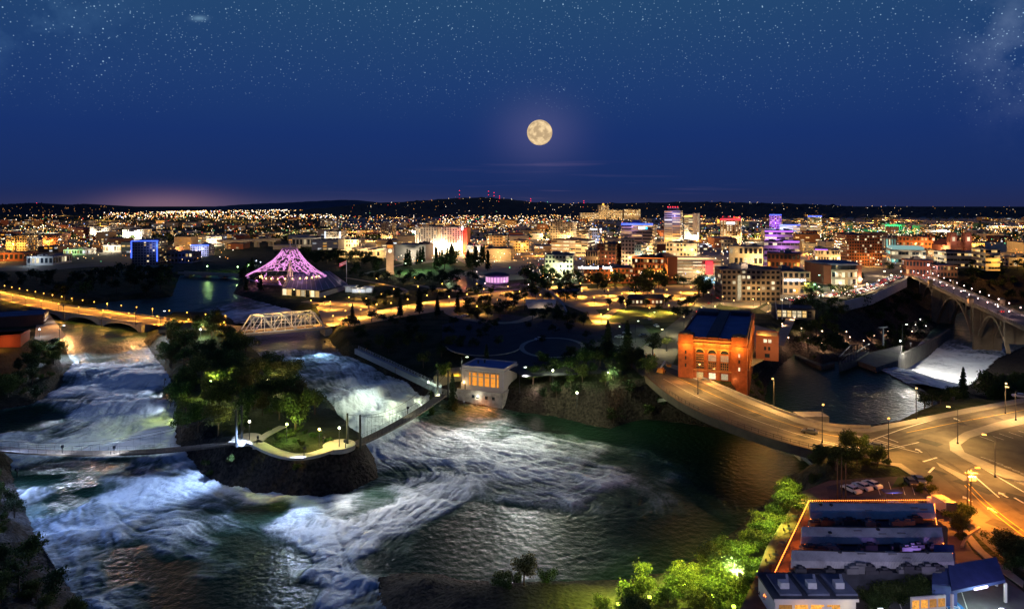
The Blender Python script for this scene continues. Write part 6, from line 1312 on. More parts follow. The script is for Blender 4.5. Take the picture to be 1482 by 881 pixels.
scatter(['near', 'near', 'olive', 'mid'], [(252,618),(258,560),(240,530),(228,500),(300,488),(352,497),(372,525),(410,550),(448,578),(474,602),(440,622),(390,612),(340,628),(290,640)], 74, (7.5, 11.5), 'dark green tree', 'on the wooded island between the falls', 'trees on the island', -4, 4.2, 2, on_landing)
scatter(['bush'], [(370,645),(395,618),(440,622),(480,640),(450,657),(400,655)], 16, (3.0, 5.0), 'leafy shrub', 'in the lit bed behind the island path', 'shrubs by the landing', -4, 2.2, 3)
scatter(['bush'], [(252,640),(300,630),(340,642),(300,655)], 7, (4, 6), 'leafy shrub', 'above the rocks left of the landing', 'shrubs above the rocks', -4, 2.5, 33, in_water)
for px, py, hh, lb_ in ((352, 622, 11, 'bushy conifer beside the left landing lamp'), (428, 625, 12.5, 'tall spreading tree beside the island path')): c = G(px, py, -4); tree('near' if px > 400 else 'conifer', (c.x, c.y, tz(c.x, c.y)), hh, lb_)
scatter(['near', 'dark', 'bush'], [(-20,552),(30,535),(52,512),(78,506),(90,524),(80,552),(40,585),(-20,598)], 40, (5, 8), 'dark leafy tree', 'on the left bank below the mill', 'trees on the left bank', -4, 3.0, 4, in_water)
scatter(['near', 'dark', 'bush'], [(-30,690),(12,680),(40,770),(95,850),(120,890),(-40,890)], 22, (5, 7.5), 'dark tree', 'on the steep bank in the lower left corner', 'trees in the lower left corner', -10, 3.2, 5, in_water)
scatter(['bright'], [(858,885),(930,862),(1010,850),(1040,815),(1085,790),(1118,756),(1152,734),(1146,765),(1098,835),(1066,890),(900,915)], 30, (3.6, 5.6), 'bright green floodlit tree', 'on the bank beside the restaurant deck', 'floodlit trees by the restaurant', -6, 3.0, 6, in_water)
scatter(['bush', 'olive'], [(700,842),(790,835),(810,850),(720,862)], 5, (5, 7), 'olive shrub', 'on the dark rocky near bank', 'shrubs on the near bank', -9, 3, 7, in_water)
scatter(['near', 'mid', 'dark'], [(750,562),(770,536),(860,528),(925,534),(958,556),(930,575),(870,582),(800,577),(762,574)], 58, (5, 8), 'dark green tree', 'on the bank right of the white powerhouse', 'trees right of the powerhouse', -4, 4, 8, in_water)
scatter(['bush'], [(755,588),(800,590),(860,596),(930,590),(965,584),(940,600),(880,606),(800,598),(760,596)], 26, (4, 7), 'leafy shrub', 'low on the rocky bank right of the powerhouse', 'shrubs on the rocky bank', -10, 2.6, 48, in_water)
scatter(['mid', 'near', 'bush'], [(515,515),(560,528),(612,552),(640,575),(600,578),(575,556),(545,535)], 20, (4.5, 7), 'dark bushy tree', 'between the middle falls and the pipe walkway', 'trees below the pipe walkway', -5, 3.5, 9, in_water)
scatter(['dark', 'mid'], [(480,478),(520,466),(600,470),(650,500),(640,535),(580,515),(520,498)], 26, (5, 8), 'dark tree', 'on the shaded slope above the pipe walkway', 'trees on the shaded slope', -1, 4.6, 10, in_water)
for px, py, hh, lb_ in ((579, 459, 13, 'broad dark conifer beside the golden path'), (607, 454, 15, 'dark conifer left of the pair by the golden path bend'), (633, 458, 12, 'small dark conifer between two taller ones by the golden path'), (662, 454, 14, 'tall dark conifer right of the golden path bend'), (510, 466, 10, 'small dark conifer at the right end of the truss bridge'), (880, 520, 17, 'tall dark conifer in front of the brick power station forecourt'), (908, 530, 17, 'second tall dark conifer beside the road before the power station'), (704, 520, 12, 'dark conifer behind the white powerhouse'), (655, 541, 17, 'tall conifer left of the white powerhouse'), (624, 546, 12, 'slim upright conifer above the end of the pipe walkway')):
    c = G(px, py, 0); tree('slim' if 'slim' in lb_ else 'conifer', (c.x, c.y, tz(c.x, c.y) - .1), hh, lb_)
for px, py, hh, k, lb_ in ((945, 515, 10, 'mid', 'leafy tree on the grass left of the brick power station'), (965, 505, 7, 'mid', 'smaller leafy tree against the power station corner'), (1018, 430, 17, 'mid', 'large leafy tree at the park corner by the street'), (760, 412, 18, 'mid', 'large leafy tree by the carousel house'), (820, 415, 16, 'mid', 'tall leafy tree in front of the cream office'), (865, 418, 13, 'olive', 'yellowish lit tree below the bank block'), (1247, 409, 10, 'mid', 'leafy tree before the curved library'), (1290, 395, 11, 'mid', 'green street tree at the end of the arch bridge')):
    c = G(px, py, 0); tree(k, (c.x, c.y, -.1), hh, lb_)
scatter(['dark', 'far'], [(85,438),(100,412),(170,396),(250,396),(262,405),(250,428),(180,432),(130,438)], 42, (9, 13), 'dark tree', 'on the far bank above the promenade bridge', 'trees on the north bank', 0, 8, 11, in_water)
scatter(['dark', 'far'], [(-10,405),(80,400),(90,436),(40,440),(0,425)], 16, (7, 10), 'dark tree', 'behind the mill at the far left', 'trees behind the mill', 0, 8, 12, in_water)
scatter(['dark', 'far', 'farconifer'], [(345,398),(370,384),(372,410),(385,428),(360,428),(345,415)], 12, (9, 12), 'dark tree', 'at the left foot of the pink pavilion', 'trees left of the pavilion', 0, 7, 13, in_water)
scatter(['dark', 'far'], [(380,378),(440,366),(500,372),(560,378),(556,400),(520,398),(500,394),(470,392),(430,380)], 46, (10, 14), 'dark tree', 'in the grove behind the pavilion', 'trees behind the pavilion', 0, 9, 14)
scatter(['dark', 'far'], [(570,402),(640,398),(690,402),(700,412),(640,418),(570,414),(500,400)], 30, (7, 10), 'dark tree', 'in the strip right of the clock tower', 'trees right of the clock tower', 0, 7, 15)
scatter(['farconifer', 'dark'], [(620,382),(700,374),(715,390),(690,394),(630,392)], 20, (14, 19), 'dark tree', 'in the tall row below the broad hotel', 'trees below the broad hotel', 0, 9, 16)
scatter(['farconifer'], [(574,386),(612,380),(614,384),(578,389)], 6, (12, 16), 'dark conifer', 'in front of the blank concert hall', 'conifers before the concert hall', 0, 8, 17)
scatter(['far', 'mid'], [(740,408),(790,404),(920,408),(1030,410),(1030,428),(980,432),(900,428),(850,425),(770,428)], 44, (10, 15), 'leafy street tree', 'along the downtown side of the park', 'street trees beside the park', 0, 8, 18)
scatter(['mid', 'dark'], [(520,436),(560,428),(640,426),(690,420),(735,428),(690,430),(620,436),(560,446),(530,450)], 26, (5, 8), 'dark tree', 'between the park path and the clock tower', 'trees along the park path', 0, 6, 41)
scatter(['mid', 'dark'], [(660,445),(740,432),(850,420),(835,440),(780,440),(740,462),(690,462)], 30, (6, 9), 'dark tree', 'between the carousel and the curved wall', 'trees by the carousel', 0, 6, 42)
scatter(['mid', 'dark'], [(700,470),(850,478),(900,500),(880,530),(760,535),(690,505)], 14, (4, 7), 'dark tree', 'scattered over the dark yard', 'trees in the dark yard', 0, 9, 43)
scatter(['mid', 'far'], [(880,440),(1010,434),(1015,445),(960,452),(880,448)], 12, (5, 7), 'small round tree', 'in the golden plaza', 'trees in the plaza', 0, 6, 44)
scatter(['mid', 'far'], [(985,470),(1010,440),(1036,412),(1026,410),(1000,436),(972,470)], 10, (6, 9), 'leafy tree', 'lining the street above the power station', 'trees lining the street', 0, 6, 45)
scatter(['mid', 'dark'], [(640,470),(700,452),(720,462),(690,500),(640,505)], 12, (5, 8), 'dark tree', 'left of the dark yard', 'trees left of the yard', 0, 6, 46)
scatter(['mid'], [(760,462),(800,448),(850,470),(860,480),(830,470),(780,470)], 9, (6, 9), 'dark tree', 'round the curved wall of the basin', 'trees round the basin', 0, 6, 19)
scatter(['mid', 'far', 'dark'], [(1150,500),(1155,448),(1180,438),(1262,434),(1330,412),(1350,440),(1345,480),(1300,488),(1240,480),(1200,495)], 62, (8, 12), 'dark leafy tree', 'on the gorge slope below the boulevard', 'trees on the gorge slope', -8, 6.5, 20, in_water)
scatter(['bush', 'mid'], [(1100,525),(1128,512),(1120,530),(1096,548),(1078,570),(1070,556)], 12, (4, 6), 'leafy shrub', 'below the power station yard wall', 'shrubs below the yard', -3, 3, 21, in_water)
scatter(['bush', 'mid'], [(1140,498),(1170,470),(1250,476),(1240,505),(1160,506)], 14, (4, 7), 'leafy shrub', 'in the little lit park above the dam', 'plants in the little park', -8, 5, 22, in_water)
scatter(['near', 'dark'], [(1335,608),(1370,594),(1400,578),(1440,566),(1490,556),(1490,572),(1400,588),(1345,606)], 20, (4.5, 7), 'dark tree', 'on the slope right of the spillway', 'trees right of the spillway', -5, 4.2, 23, in_water)
scatter(['near', 'mid'], [(1420,545),(1440,520),(1490,505),(1490,545)], 14, (10, 15), 'dark tree', 'under the near end of the arch bridge', 'trees under the arch bridge', -8, 6, 24, in_water)
c = G(1394, 575, -2); tree('conifer', (c.x, c.y, tz(c.x, c.y)), 16, 'tall dark conifer standing above the spillway trees')
scatter(['far', 'dark'], [(1350,396),(1500,392),(1500,445),(1440,430),(1390,412)], 58, (10, 15), 'dark tree', 'in the woods beyond the arch bridge', 'trees beyond the arch bridge', -4, 10, 25, lambda x, y, z: in_water(x, y, z))
scatter(['far'], [(1400,384),(1490,378),(1490,388),(1400,392)], 12, (7, 10), 'green lit tree', 'before the civic building', 'trees before the civic building', 0, 9, 26)
scatter(['near', 'bush'], [(1172,700),(1180,676),(1240,664),(1280,668),(1290,684),(1240,690),(1200,698)], 20, (4.0, 6.0), 'dark bushy tree', 'between the road bridge and the car park', 'trees by the car park', -2, 2.6, 27, in_water)
scatter(['bush'], [(1300,706),(1340,692),(1352,704),(1346,716)], 8, (2.5, 4), 'leafy shrub', 'in the planting bed beside the car park', 'shrubs beside the car park', 0, 1.6, 28)
scatter(['bush', 'near'], [(1378,750),(1395,742),(1400,775),(1384,790)], 9, (3.2, 5), 'dark shrub', 'in the bed between the terrace and the road', 'shrubs by the kerb arc', 0, 1.6, 29)
scatter(['near'], [(1440,800),(1470,802),(1490,830),(1470,838)], 6, (4, 5.5), 'dark tree', 'at the roadside right of the blue canopy', 'trees right of the canopy', 0, 2.2, 30)
scatter(['near'], [(1256,868),(1330,858),(1340,868),(1262,884)], 8, (4.2, 5.5), 'dark tree', 'in front of the restaurant windows', 'trees before the restaurant', 0, 1.8, 31)
scatter(['bush'], [(1340,858),(1376,848),(1382,856),(1345,866)], 5, (2, 3), 'lit shrub', 'between the windows and the blue canopy', 'shrubs by the canopy', 0, 1.2, 32)
# the 290 that show largest are trees of their own, the rest one mass
LEAFY.sort(key=lambda t: -t[2] / t[1][1]); cnt = {}
for k, loc, hg, lb_, gr, v, rz in sorted(LEAFY[:290], key=lambda t: PX(*t[1])[0]):
    if gr: cnt[lb_] = cnt.get(lb_, 0) + 1; lb_ = '%s, %s from the left' % (lb_, nth(cnt[lb_]))
    plant(k, loc, hg, lb_, gr, v)
co, tv, tf = [], [], []
def mesh_co(me): a = np.empty(len(me.vertices) * 3, np.float32); me.vertices.foreach_get('co', a); return a.reshape(-1, 3)
trunks = MB()
for k, loc, hg, lb_, gr, v, rz in LEAFY[290:]:
    c_, s_ = math.cos(rz) * hg, math.sin(rz) * hg; RM_ = np.array([[c_, -s_, 0], [s_, c_, 0], [0, 0, hg]]); co.append(mesh_co(v[1]) @ RM_.T + np.array(loc))
    trunks.tube([Vector(loc), Vector(loc) + Vector((0, 0, hg * .6))], [hg * .03, hg * .01], 5)
if co:
    me = quads('woods', np.concatenate(co), NEEDLE); n0 = len(me.vertices); o = link('woods', me); tag(o, kind='stuff')
    tag(trunks.build('woods_trunks', BARK), kind='stuff')
# ================================================================ lamps in the photo's places
def gz(px, py, z0=0.0): p = G(px, py, z0); return p
def onto(px, py):
    z = -6.0
    for _ in range(8): q = G(px, py, z); z = .5 * z + .5 * tz(q.x, q.y)
    return G(px, py, z)
def lamps_on(px, kind, col, power, what, group, size=1.0, z=0.0): lamp_row(kind, [gz(a, c, z) if z == 0 else onto(a, c) for a, c in px], col, power, what, group, size)
pr = along(PROM, 15, 8.2, 6); lamp_row('post', [p for p in pr if -5 < PX(*p)[0] < 350], (1, .45, .06), 7000, 'golden post lamp on the near side of the promenade', 'lamps on the promenade')
pr = along(PROM, 24, -8.2, 12); lamp_row('post', [p for p in pr if -5 < PX(*p)[0] < 350], (1, .45, .06), 7000, 'golden post lamp on the far side of the promenade', 'lamps on the promenade')
lamps_on([(482,470),(500,462),(522,460),(545,452),(566,450),(590,444),(618,438),(650,440),(676,436),(700,428),(735,424),(752,432),(720,445),(690,455)], 'post', GOLD, 10500, 'golden post lamp along the park path', 'lamps along the park path', 1.2)
lamps_on([(478,448),(505,441),(530,443),(552,436),(470,440),(520,432),(450,446)], 'post', GOLD, 7000, 'golden post lamp in front of the pavilion hall', 'lamps before the pavilion', 1.2)
lamps_on([(570,428),(605,424),(640,420),(600,410),(545,412),(690,420)], 'post', GOLD, 3600, 'golden lamp on the path behind the conifers', 'lamps behind the conifers', 1.3)
lamps_on([(782,436),(800,428),(842,430),(860,440),(880,428),(900,434),(918,424),(945,430),(965,428),(985,432),(1005,440),(880,458),(905,450),(940,456),(968,452),(870,466),(1000,424),(840,418),(800,416)], 'globe', (1, .50, .09), 16000, 'golden globe lamp in the downtown plaza', 'lamps in the plaza', 1.3)
lamps_on([(702,418),(730,415),(765,420),(690,400)], 'globe', PINK, 2500, 'pinkish lamp by the carousel water', 'lamps by the carousel', 1.3)
lamps_on([(360,391),(344,394),(300,393)], 'flood', GREEN, 3500, 'green white lamp on the low upper river bridge', 'lamps on the upper river bridge', 1.6)
lamps_on([(371,384),(377,386),(497,391)], 'post', COOL, 700, 'pale blue lamp beside the pavilion', 'lamps beside the pavilion', 1.5)
lamps_on([(612,392),(650,384),(590,396)], 'tall', (.6, 1, .5), 9000, 'green white lamp over the meadow by the concert hall', 'lamps over the meadow', 1.4)
# arch bridge lamps on both kerbs
for v, nm in ((2.0, 'near'), (BW_ - 2.0, 'far')):
    pts = [mb_.matrix_basis @ lb(u, v, .1) for u in range(8, 420, 20)]; pts = [p for p in pts if PX(*p)[0] < 1478]
    lamp_row('globe', pts, (1, .66, .62), 700, 'pinkish globe lamp on the %s kerb of the arch bridge' % nm, 'lamps on the arch bridge', 1.25)
# boulevard and avenue
lamps_on([(1150,430),(1185,424),(1206,430),(1222,428),(1238,424),(1255,420),(1272,414),(1290,406),(1304,400),(1216,418),(1246,412),(1280,400)], 'twin', (1, .72, .44), 6000, 'bright twin globe lamp on the boulevard', 'lamps on the boulevard', 1.3)
lamps_on([(1180,362),(1186,378),(1192,392),(1200,408),(1171,380),(1176,400)], 'tall', (1, .6, .2), 22000, 'amber street lamp on the long avenue', 'lamps on the avenue', 1.8)
lamps_on([(1190,416),(1184,432)], 'tall', (.4, 1, .7), 3500, 'green tinged street lamp at the avenue corner', 'lamps at the avenue corner', 1.4)
lamps_on([(1046,440),(1062,446),(1090,444),(1112,450),(1132,446),(1035,455)], 'post', WARM, 5000, 'warm lamp at the foot of the six storey office', 'lamps below the office', 1.2)
lamps_on([(1012,470),(990,488),(965,508),(1030,446)], 'tall', (1, .82, .4), 6500, 'warm street lamp on the street left of the power station', 'lamps by the power station', 1.0)
lamps_on([(896,505),(920,495),(945,478)], 'tall', (.75, 1, .6), 1500, 'greenish car park lamp beside the dark yard', 'lamps beside the yard', 1.0)
lamps_on([(1132,480),(1141,500),(1150,470),(1170,500),(1190,490),(1230,498),(1225,490),(1265,495),(1285,488),(1320,488),(1190,508),(1250,503),(1160,486)], 'globe', (1, .60, .36), 2200, 'pinkish globe lamp in the little park above the dam', 'lamps in the little park', 1.1, -7.0)
lamps_on([(1325,478),(1340,480),(1332,470)], 'globe', (1, .9, .8), 600, 'white lamp on the overlook beside the gorge', 'lamps on the overlook', 1.2, -9)
# junction street lamps
for px, py, rz, c, P_, lb_ in ((1190,640,60,(1,.5,.12),3600,'tall street lamp on the near kerb of the road bridge'), (1120,590,240,(1,.56,.16),2600,'tall street lamp on the far kerb of the road bridge beside the pool'), (1326,606,240,(1,.6,.2),3000,'tall street lamp on the far kerb of the junction'), (1386,642,150,(1,.58,.18),3400,'tall street lamp on the rounded junction corner'), (1470,608,150,(1,.58,.18),3400,'tall street lamp on the corner pavement at the right edge'), (1286,664,60,(1,.5,.1),2600,'tall street lamp above the car park trees'), (1010,570,60,(1,.58,.18),3000,'tall street lamp on the near kerb before the power station'), (1440,690,150,(1,.5,.12),3400,'tall street lamp on the corner lot pavement'), (1400,744,0,(1,.30,.03),9000,'amber street lamp beside the road at the restaurant'), (1455,598,240,(1,.62,.25),2000,'street lamp by the trees on the far kerb at the right')):
    lamp('tall', G(px, py, .15), c, P_ * 2.4, lb_, 'street lamps at the junction', R(rz))
# floodlights over the water
for px, py, z, aim, c, P_, lb_ in (
  (57, 492, -1.5, (150, 560, -8), (.72, .84, 1), 0, 'bright white floodlight on the left bank below the mill'),
  (491, 646, ZI, (570, 605, -13), (.86, 1, .62), 0, 'white lamp at the foot of the right landing mast'),
  (361, 636, ZI, (300, 700, -14), (1, .95, .7), 0, 'white lamp at the foot of the left landing mast'),
  (1303, 508, -11, (1340, 530, -24), (.85, 1, .82), 2500, 'bright green white floodlight on the dam wall'),
  (620, 573, -8, (560, 600, -13), (.85, 1, .6), 7000, 'small floodlight under the right footbridge')):
    o = lamp('flood', G(px, py, z) if z != ZI else G(px, py, z), c, 900 if P_ else 650, lb_, 'floodlights by the water', 0, 1.0, 'floodlight', 'floodlight')
    if P_: light('flood_beam', c, P_, o.location + Vector((.0, -.6, 6.2)), None, 'SPOT', .4, 110, G(*aim)).parent = o; bm = [k for k in o.children if k.type == 'LIGHT'][-1]; bm.location = (0, -.6, 6.2); bm.rotation_euler = (G(*aim) - o.location - Vector((0, -.6, 6.2))).to_track_quat('-Z', 'Y').to_euler()
def added_flood(px, py, z, aim, c, P_, ang, lb_):  # floodlights added to light water, trees and bridge; no such sources seen
    P_ *= 1.9; ph_ = 7.3 if z > 5 else 0
    gp_ = G(px, py, z) if not ph_ else G(px, py, 0) + Vector((0, 0, z))
    o = empty('floodlight', gp_, 0, lb_, 'floodlight', 'floodlights by the water'); b = MB(); b.bar((0, 0, -ph_), (0, 0, 1.6), .18); b.build('post', STEEL, o); d = (G(*aim) - o.location).normalized()
    b = MB(); b.bar(Vector((0, 0, 1.9)) - d * .5, Vector((0, 0, 1.9)), .7); b.build('housing', STEEL, o)
    l = light('flood_beam', c, P_, Vector((0, 0, 1.9)) + d * .3, o, 'SPOT', .3, ang); l.rotation_euler = d.to_track_quat('-Z', 'Y').to_euler()
added_flood(372, 642, ZI, (130, 700, -13), (.38, .55, 1), 30000, 95, 'floodlight on the island lip aimed at the left falls')
added_flood(440, 659, ZI, (330, 800, -15), (.50, .65, 1), 20000, 120, 'floodlight on the island path aimed at the near rapids')
added_flood(500, 648, ZI, (620, 770, -15), (.90, .92, 1), 15000, 115, 'floodlight at the island tip aimed at the pool')
added_flood(672, 590, -8.5, (760, 700, -15), (.96, .93, .88), 9000, 125, 'floodlight on the powerhouse terrace aimed at the pool')
added_flood(640, 575, -6, (545, 595, -12), (.88, 1, .66), 8000, 95, 'floodlight beside the powerhouse aimed at the middle falls')
added_flood(247, 588, -8.5, (160, 600, -10), (.62, .76, 1), 1200, 120, 'floodlight on the island edge aimed at the upper left falls')
added_flood(1070, 845, -1, (980, 730, -15), (.75, .9, .45), 24000, 110, 'floodlight below the restaurant deck aimed at the pool')
added_flood(470, 500, -2, (440, 540, -6), (.35, .6, 1), 13000, 120, 'blue floodlight above the middle channel')
added_flood(98, 512, -3.6, (190, 575, -8), (.60, .74, 1), 6000, 130, 'floodlight on the left shore aimed across the upper falls')
added_flood(238, 556, -5.6, (130, 585, -9), (.60, .74, 1), 1300, 130, 'floodlight on the island shore aimed across the upper falls')
added_flood(92, 466, 7.5, (140, 496, -5), (1, .45, .14), 36000, 125, 'amber floodlight high at the left end of the promenade arches')
added_flood(196, 473, 7.5, (165, 502, -5), (1, .45, .14), 36000, 125, 'amber floodlight high over the right promenade arch')
added_flood(165, 656, -5.6, (140, 585, -9), (.66, .78, 1), 9000, 140, 'floodlight on the long footbridge aimed up the left falls')
added_flood(90, 655, -5.2, (60, 590, -9), (.66, .78, 1), 5000, 140, 'second floodlight on the long footbridge, nearer the left edge')
added_flood(590, 598, -3.6, (548, 575, -11), (.88, 1, .72), 1500, 140, 'floodlight on the shorter footbridge aimed up the middle falls')
added_flood(572, 540, -1, (510, 575, -8), (.72, .9, 1), 3000, 120, 'floodlight on the pipe walkway aimed at the middle falls')
added_flood(1318, 502, -13, (1335, 545, -23), (1, .95, .86), 16000, 140, 'floodlight on the river wall aimed over the spillway')
added_flood(1338, 476, -8, (1390, 460, -12), (1, .6, .22), 5000, 80, 'amber floodlight on the overlook aimed at the arch bridge')
def mast(px, py, z, aim, c, P_, ang, lb_):  # masts added to spread light over falls, pool and spillway
    o = lamp('tall', G(px, py, z), c, 0, lb_, 'floodlight masts by the water', 0, 1.1, 'floodlight_mast', 'floodlight'); s = light('flood_beam', c, P_, (2.3, 0, 9.4), o, 'SPOT', .5, ang); d = G(*aim) - (o.location + Vector((2.3, 0, 9.4))); s.rotation_euler = d.to_track_quat('-Z', 'Y').to_euler()
mast(86, 500, -3, (160, 578, -8), (.62, .77, 1), 150000, 78, 'tall floodlight mast on the left bank aimed across the upper left falls')
mast(232, 477, 0, (120, 600, -9), (.66, .79, 1), 170000, 62, 'tall floodlight mast at the island end of the promenade aimed down the left falls')
mast(668, 552, -5, (545, 590, -11), (.86, 1, .68), 75000, 60, 'tall floodlight mast left of the powerhouse aimed at the middle falls')
mast(752, 568, -7, (660, 690, -15), (.95, .98, .90), 105000, 95, 'tall floodlight mast right of the powerhouse aimed over the pool')
mast(1306, 496, -8, (1365, 536, -26), (1, .95, .86), 230000, 78, 'tall floodlight mast by the dam aimed down the spillway')
mast(-32, 662, -8, (140, 740, -14), (.36, .52, 1), 90000, 80, 'tall floodlight mast at the left end of the long footbridge')
added_flood(352, 628, ZI, (322, 585, 4), (.9, 1, .36), 3600, 120, 'yellow green floodlight aimed up at the trees behind the left landing')
added_flood(468, 642, ZI, (425, 598, 4), (.9, 1, .36), 3000, 120, 'yellow green floodlight aimed up at the trees behind the right landing')
added_flood(25, 690, -6, (130, 760, -14), (.25, .42, 1), 12000, 120, 'blue white floodlight on the lower left bank')
for px, py, z, lb_ in ((800, 556, -3, 'low lamp among the bank trees right of the powerhouse'), (880, 560, -3, 'low lamp among the bank trees near the road bridge'), (835, 590, -6, 'lamp low on the bank below the dark yard')): lamp('flood', G(px, py, z), (.9, 1, .6), 5200, lb_, 'lamps on the south bank')  # lamps added to brighten the bank trees
scatter(['bush'], [(985,550),(1010,562),(1080,568),(1092,552),(1084,560),(1000,552)], 12, (2.6, 4), 'leafy shrub', 'at the foot of the power station', 'shrubs by the power station', 0, 1.8, 47)
# deck lights in the restaurant trees
for i, (px, py, z) in enumerate(((1062,868,-2.5), (1032,872,-5), (1098,812,-1.5), (1128,772,-1.5), (1152,738,-1), (990,868,-7), (940,878,-7), (895,890,-8))):
    o = lamp('ground', G(px, py, z), (.70, 1, .10), 0, 'green yellow ground floodlight under the bright trees, %s from the near end' % nth(i + 1), 'floodlights under the trees', 0, 1, 'ground_floodlight', 'floodlight'); o.location.z = tz(o.location.x, o.location.y)
    l = light('tree_light', (.86, 1, .12), 10000, (-.6, .3, 9.5), o, 'SPOT', .5, 105); l.rotation_euler = Vector((-.2, .12, -.97)).to_track_quat('-Z', 'Y').to_euler()
    light('tree_light', (.85, 1, .10), 500, (-1, 2, 1.5), o, radius=.4)
for px, py, z, c, P_, lb_ in ((305,572,-3,(.8,1,.25),12000,'yellow green lamp glowing among the island trees'), (290,492,-1.5,(.8,1,.7),5000,'green white lamp beside the dark roofed house'), (388,570,-3,(1,.8,.4),4000,'small lamp deep in the island trees'), (415,640,-4,(.8,1,.25),3600,'low lamp lighting the shrubs behind the island path'), (462,648,-4,(1,.75,.2),3600,'low lamp near the right landing')):
    lamp('flood', G(px, py, z), c, P_, lb_, None, 0, 1.0)
lamp('tall', G(1290, 1005), (.82, .76, 1), 3300, 'lilac white car park lamp in front of the restaurant at the lower edge', None, R(90), 1.35); lamp('tall', G(1470, 1005), (.8, .72, 1), 2200, 'lilac white car park lamp in front of the blue canopy at the lower edge', None, R(90), 1.35)  # lamps added out of view to brighten the restaurant roofs
# tall poles
for i, (px, py, hh) in enumerate(((1212,722,9), (1218,720,9), (1224,722,8))): MBp = MB().tube([(0, 0, 0), (0, 0, hh)], [.14, .11], 6); o = MBp.build('timber_post', BARK); o.location = G(px, py); tag(o, 'tall bare timber post beside the white cars, %s from the left' % nth(i + 1), 'post', 'posts by the car park')
c = G(1405, 742); up = empty('utility_pole', (c.x, c.y, .1), 0, 'utility pole with three transformers beside the road at the restaurant', 'utility pole'); MB().tube([(0, 0, 0), (0, 0, 9)], [.16, .12], 6).build('pole', BARK, up); MB().bar((-1.4, 0, 8.4), (1.4, 0, 8.4), .16).build('crossarm', BARK, up)
for x in (-.6, 0, .6): MB().lathe([(.05, 0), (.28, 0), (.28, .9), (.05, 1)], (x, -.35, 6.9), 8).build('transformer', WALL['grey'], up)
c = G(1278, 497, -8); tw = empty('gondola_tower', (c.x, c.y, -9), R(20), 'T shaped cable car tower in the little park above the dam', 'tower'); MB().tube([(0, 0, 0), (0, 0, 9.5)], [.5, .35], 8).build('post', WALL['grey'], tw); MB().bar((-3, 0, 9.6), (3, 0, 9.6), .6).build('crossarm', WALL['grey'], tw)
for x in (-2.8, 2.8): MB().bar((x, -1.6, 9.2), (x, 1.6, 9.2), .35).build('sheave', STEEL, tw)
for i, (px, py) in enumerate(((1125,462), (1132,462), (1141,460))): o = MB().tube([(0, 0, 0), (1.2 * (i - 1), 0, 11)], [.3, .2], 6).build('slanted_mast', PALE_STEEL); o.location = G(px, py); tag(o, 'tall pale slanted mast beside the low terrace building, %s from the left' % nth(i + 1), 'mast', 'slanted masts')
c = G(1147, 459); tr_ = empty('terrace_building', (c.x, c.y, 0), R(-15), 'low dark glazed terrace building below the tan office', 'building'); b = MB(); shell(b, 22, 14, 6.5, 0, 2); b.build('wall', WALL['dark'], tr_); MB().box(-10.5, 10.5, -6.5, 6.5, 5.9, 6.2).build('roof', ROOF['dark'], tr_); add_windows(tr_, [(-8 + i * 2.7, -7.05, 3.0, 2.1, 3.6, 0) for i in range(7)], random.Random(8), .3, 'warm'); light('terrace_light', WARM, 500, (12, -8, 4), tr_)
# ================================================================ vehicles
CARP = {k: mat('car_' + k, c, .3, .1, .05, 1, spec=.6) for k, c in dict(white=(.68, .68, .7), dark=(.04, .045, .06), silver=(.4, .42, .45), red=(.3, .03, .03), blue=(.05, .1, .3)).items()}
HEADL, TAILL = emit('headlight', (1, .95, .85), 12), emit('taillight', (1, .04, .03), 6); RUB = mat('tyre', (.02, .02, .02), .9)
def car_mesh():
    prof = [(-2.2, .35), (-2.25, .75), (-2.1, .95), (-1.5, 1.0), (-1.05, 1.42), (.5, 1.45), (1.15, 1.02), (2.0, .88), (2.2, .7), (2.2, .35)]
    b = MB(); n = len(prof)
    def wd(z): return .86 if z < 1.1 else .66
    vs = [(s * wd(z), x, z) for s in (-1, 1) for x, z in prof]; b.add(vs, [list(range(n)), list(reversed(range(n, 2 * n)))] + [(i, n + i, n + (i + 1) % n, (i + 1) % n) for i in range(n)]); return b.mesh('body', CARP['white'])
CARB = car_mesh(); g_ = MB()
for s in (-1, 1): g_.add([(s * .875, -1.5, 1.03), (s * .70, -1.0, 1.36), (s * .70, .45, 1.38), (s * .875, 1.05, 1.05)], [(0, 1, 2, 3)])
g_.add([(-.72, .62, 1.41), (.72, .62, 1.41), (.84, 1.14, 1.07), (-.84, 1.14, 1.07)], [(3, 2, 1, 0)]); g_.add([(-.72, -1.1, 1.41), (.72, -1.1, 1.41), (.84, -1.5, 1.06), (-.84, -1.5, 1.06)], [(0, 1, 2, 3)])
CARG = g_.mesh('window', GLASS); w_ = MB(); w_.lathe([(.02, -.11), (.32, -.11), (.32, .11), (.02, .11)], n=10); CARW = w_.mesh('wheel', RUB); CARH = MB().box(-.2, .2, -.03, .03, -.08, .08).mesh('headlight', HEADL); CART = MB().box(-.2, .2, -.03, .03, -.08, .08).mesh('taillight', TAILL); CARO = MB().box(-.2, .2, -.03, .03, -.08, .08).mesh('unlit_lamp', PALE_STEEL)
def car(loc, rz, colr, label, group, lit=False, big=1.0):
    o = empty('parked_car' if not lit else 'moving_car', loc, rz, label, 'car', group); o.scale = (big,) * 3
    b = link('body', CARB, o); b.material_slots[0].link = 'OBJECT'; b.material_slots[0].material = CARP[colr]; g = link('window', CARG, o); g.scale = (1.012, 1.0, 1.004)
    for x in (-.8, .8):
        for y in (-1.35, 1.35): q = link('wheel', CARW, o, (x, y, .32)); q.rotation_euler = (0, R(90), 0)
        link('headlight', CARH if lit else CARO, o, (x * .78, 2.2, .72)); link('taillight', CART if lit else CARO, o, (x * .78, -2.25, .78))
    return o
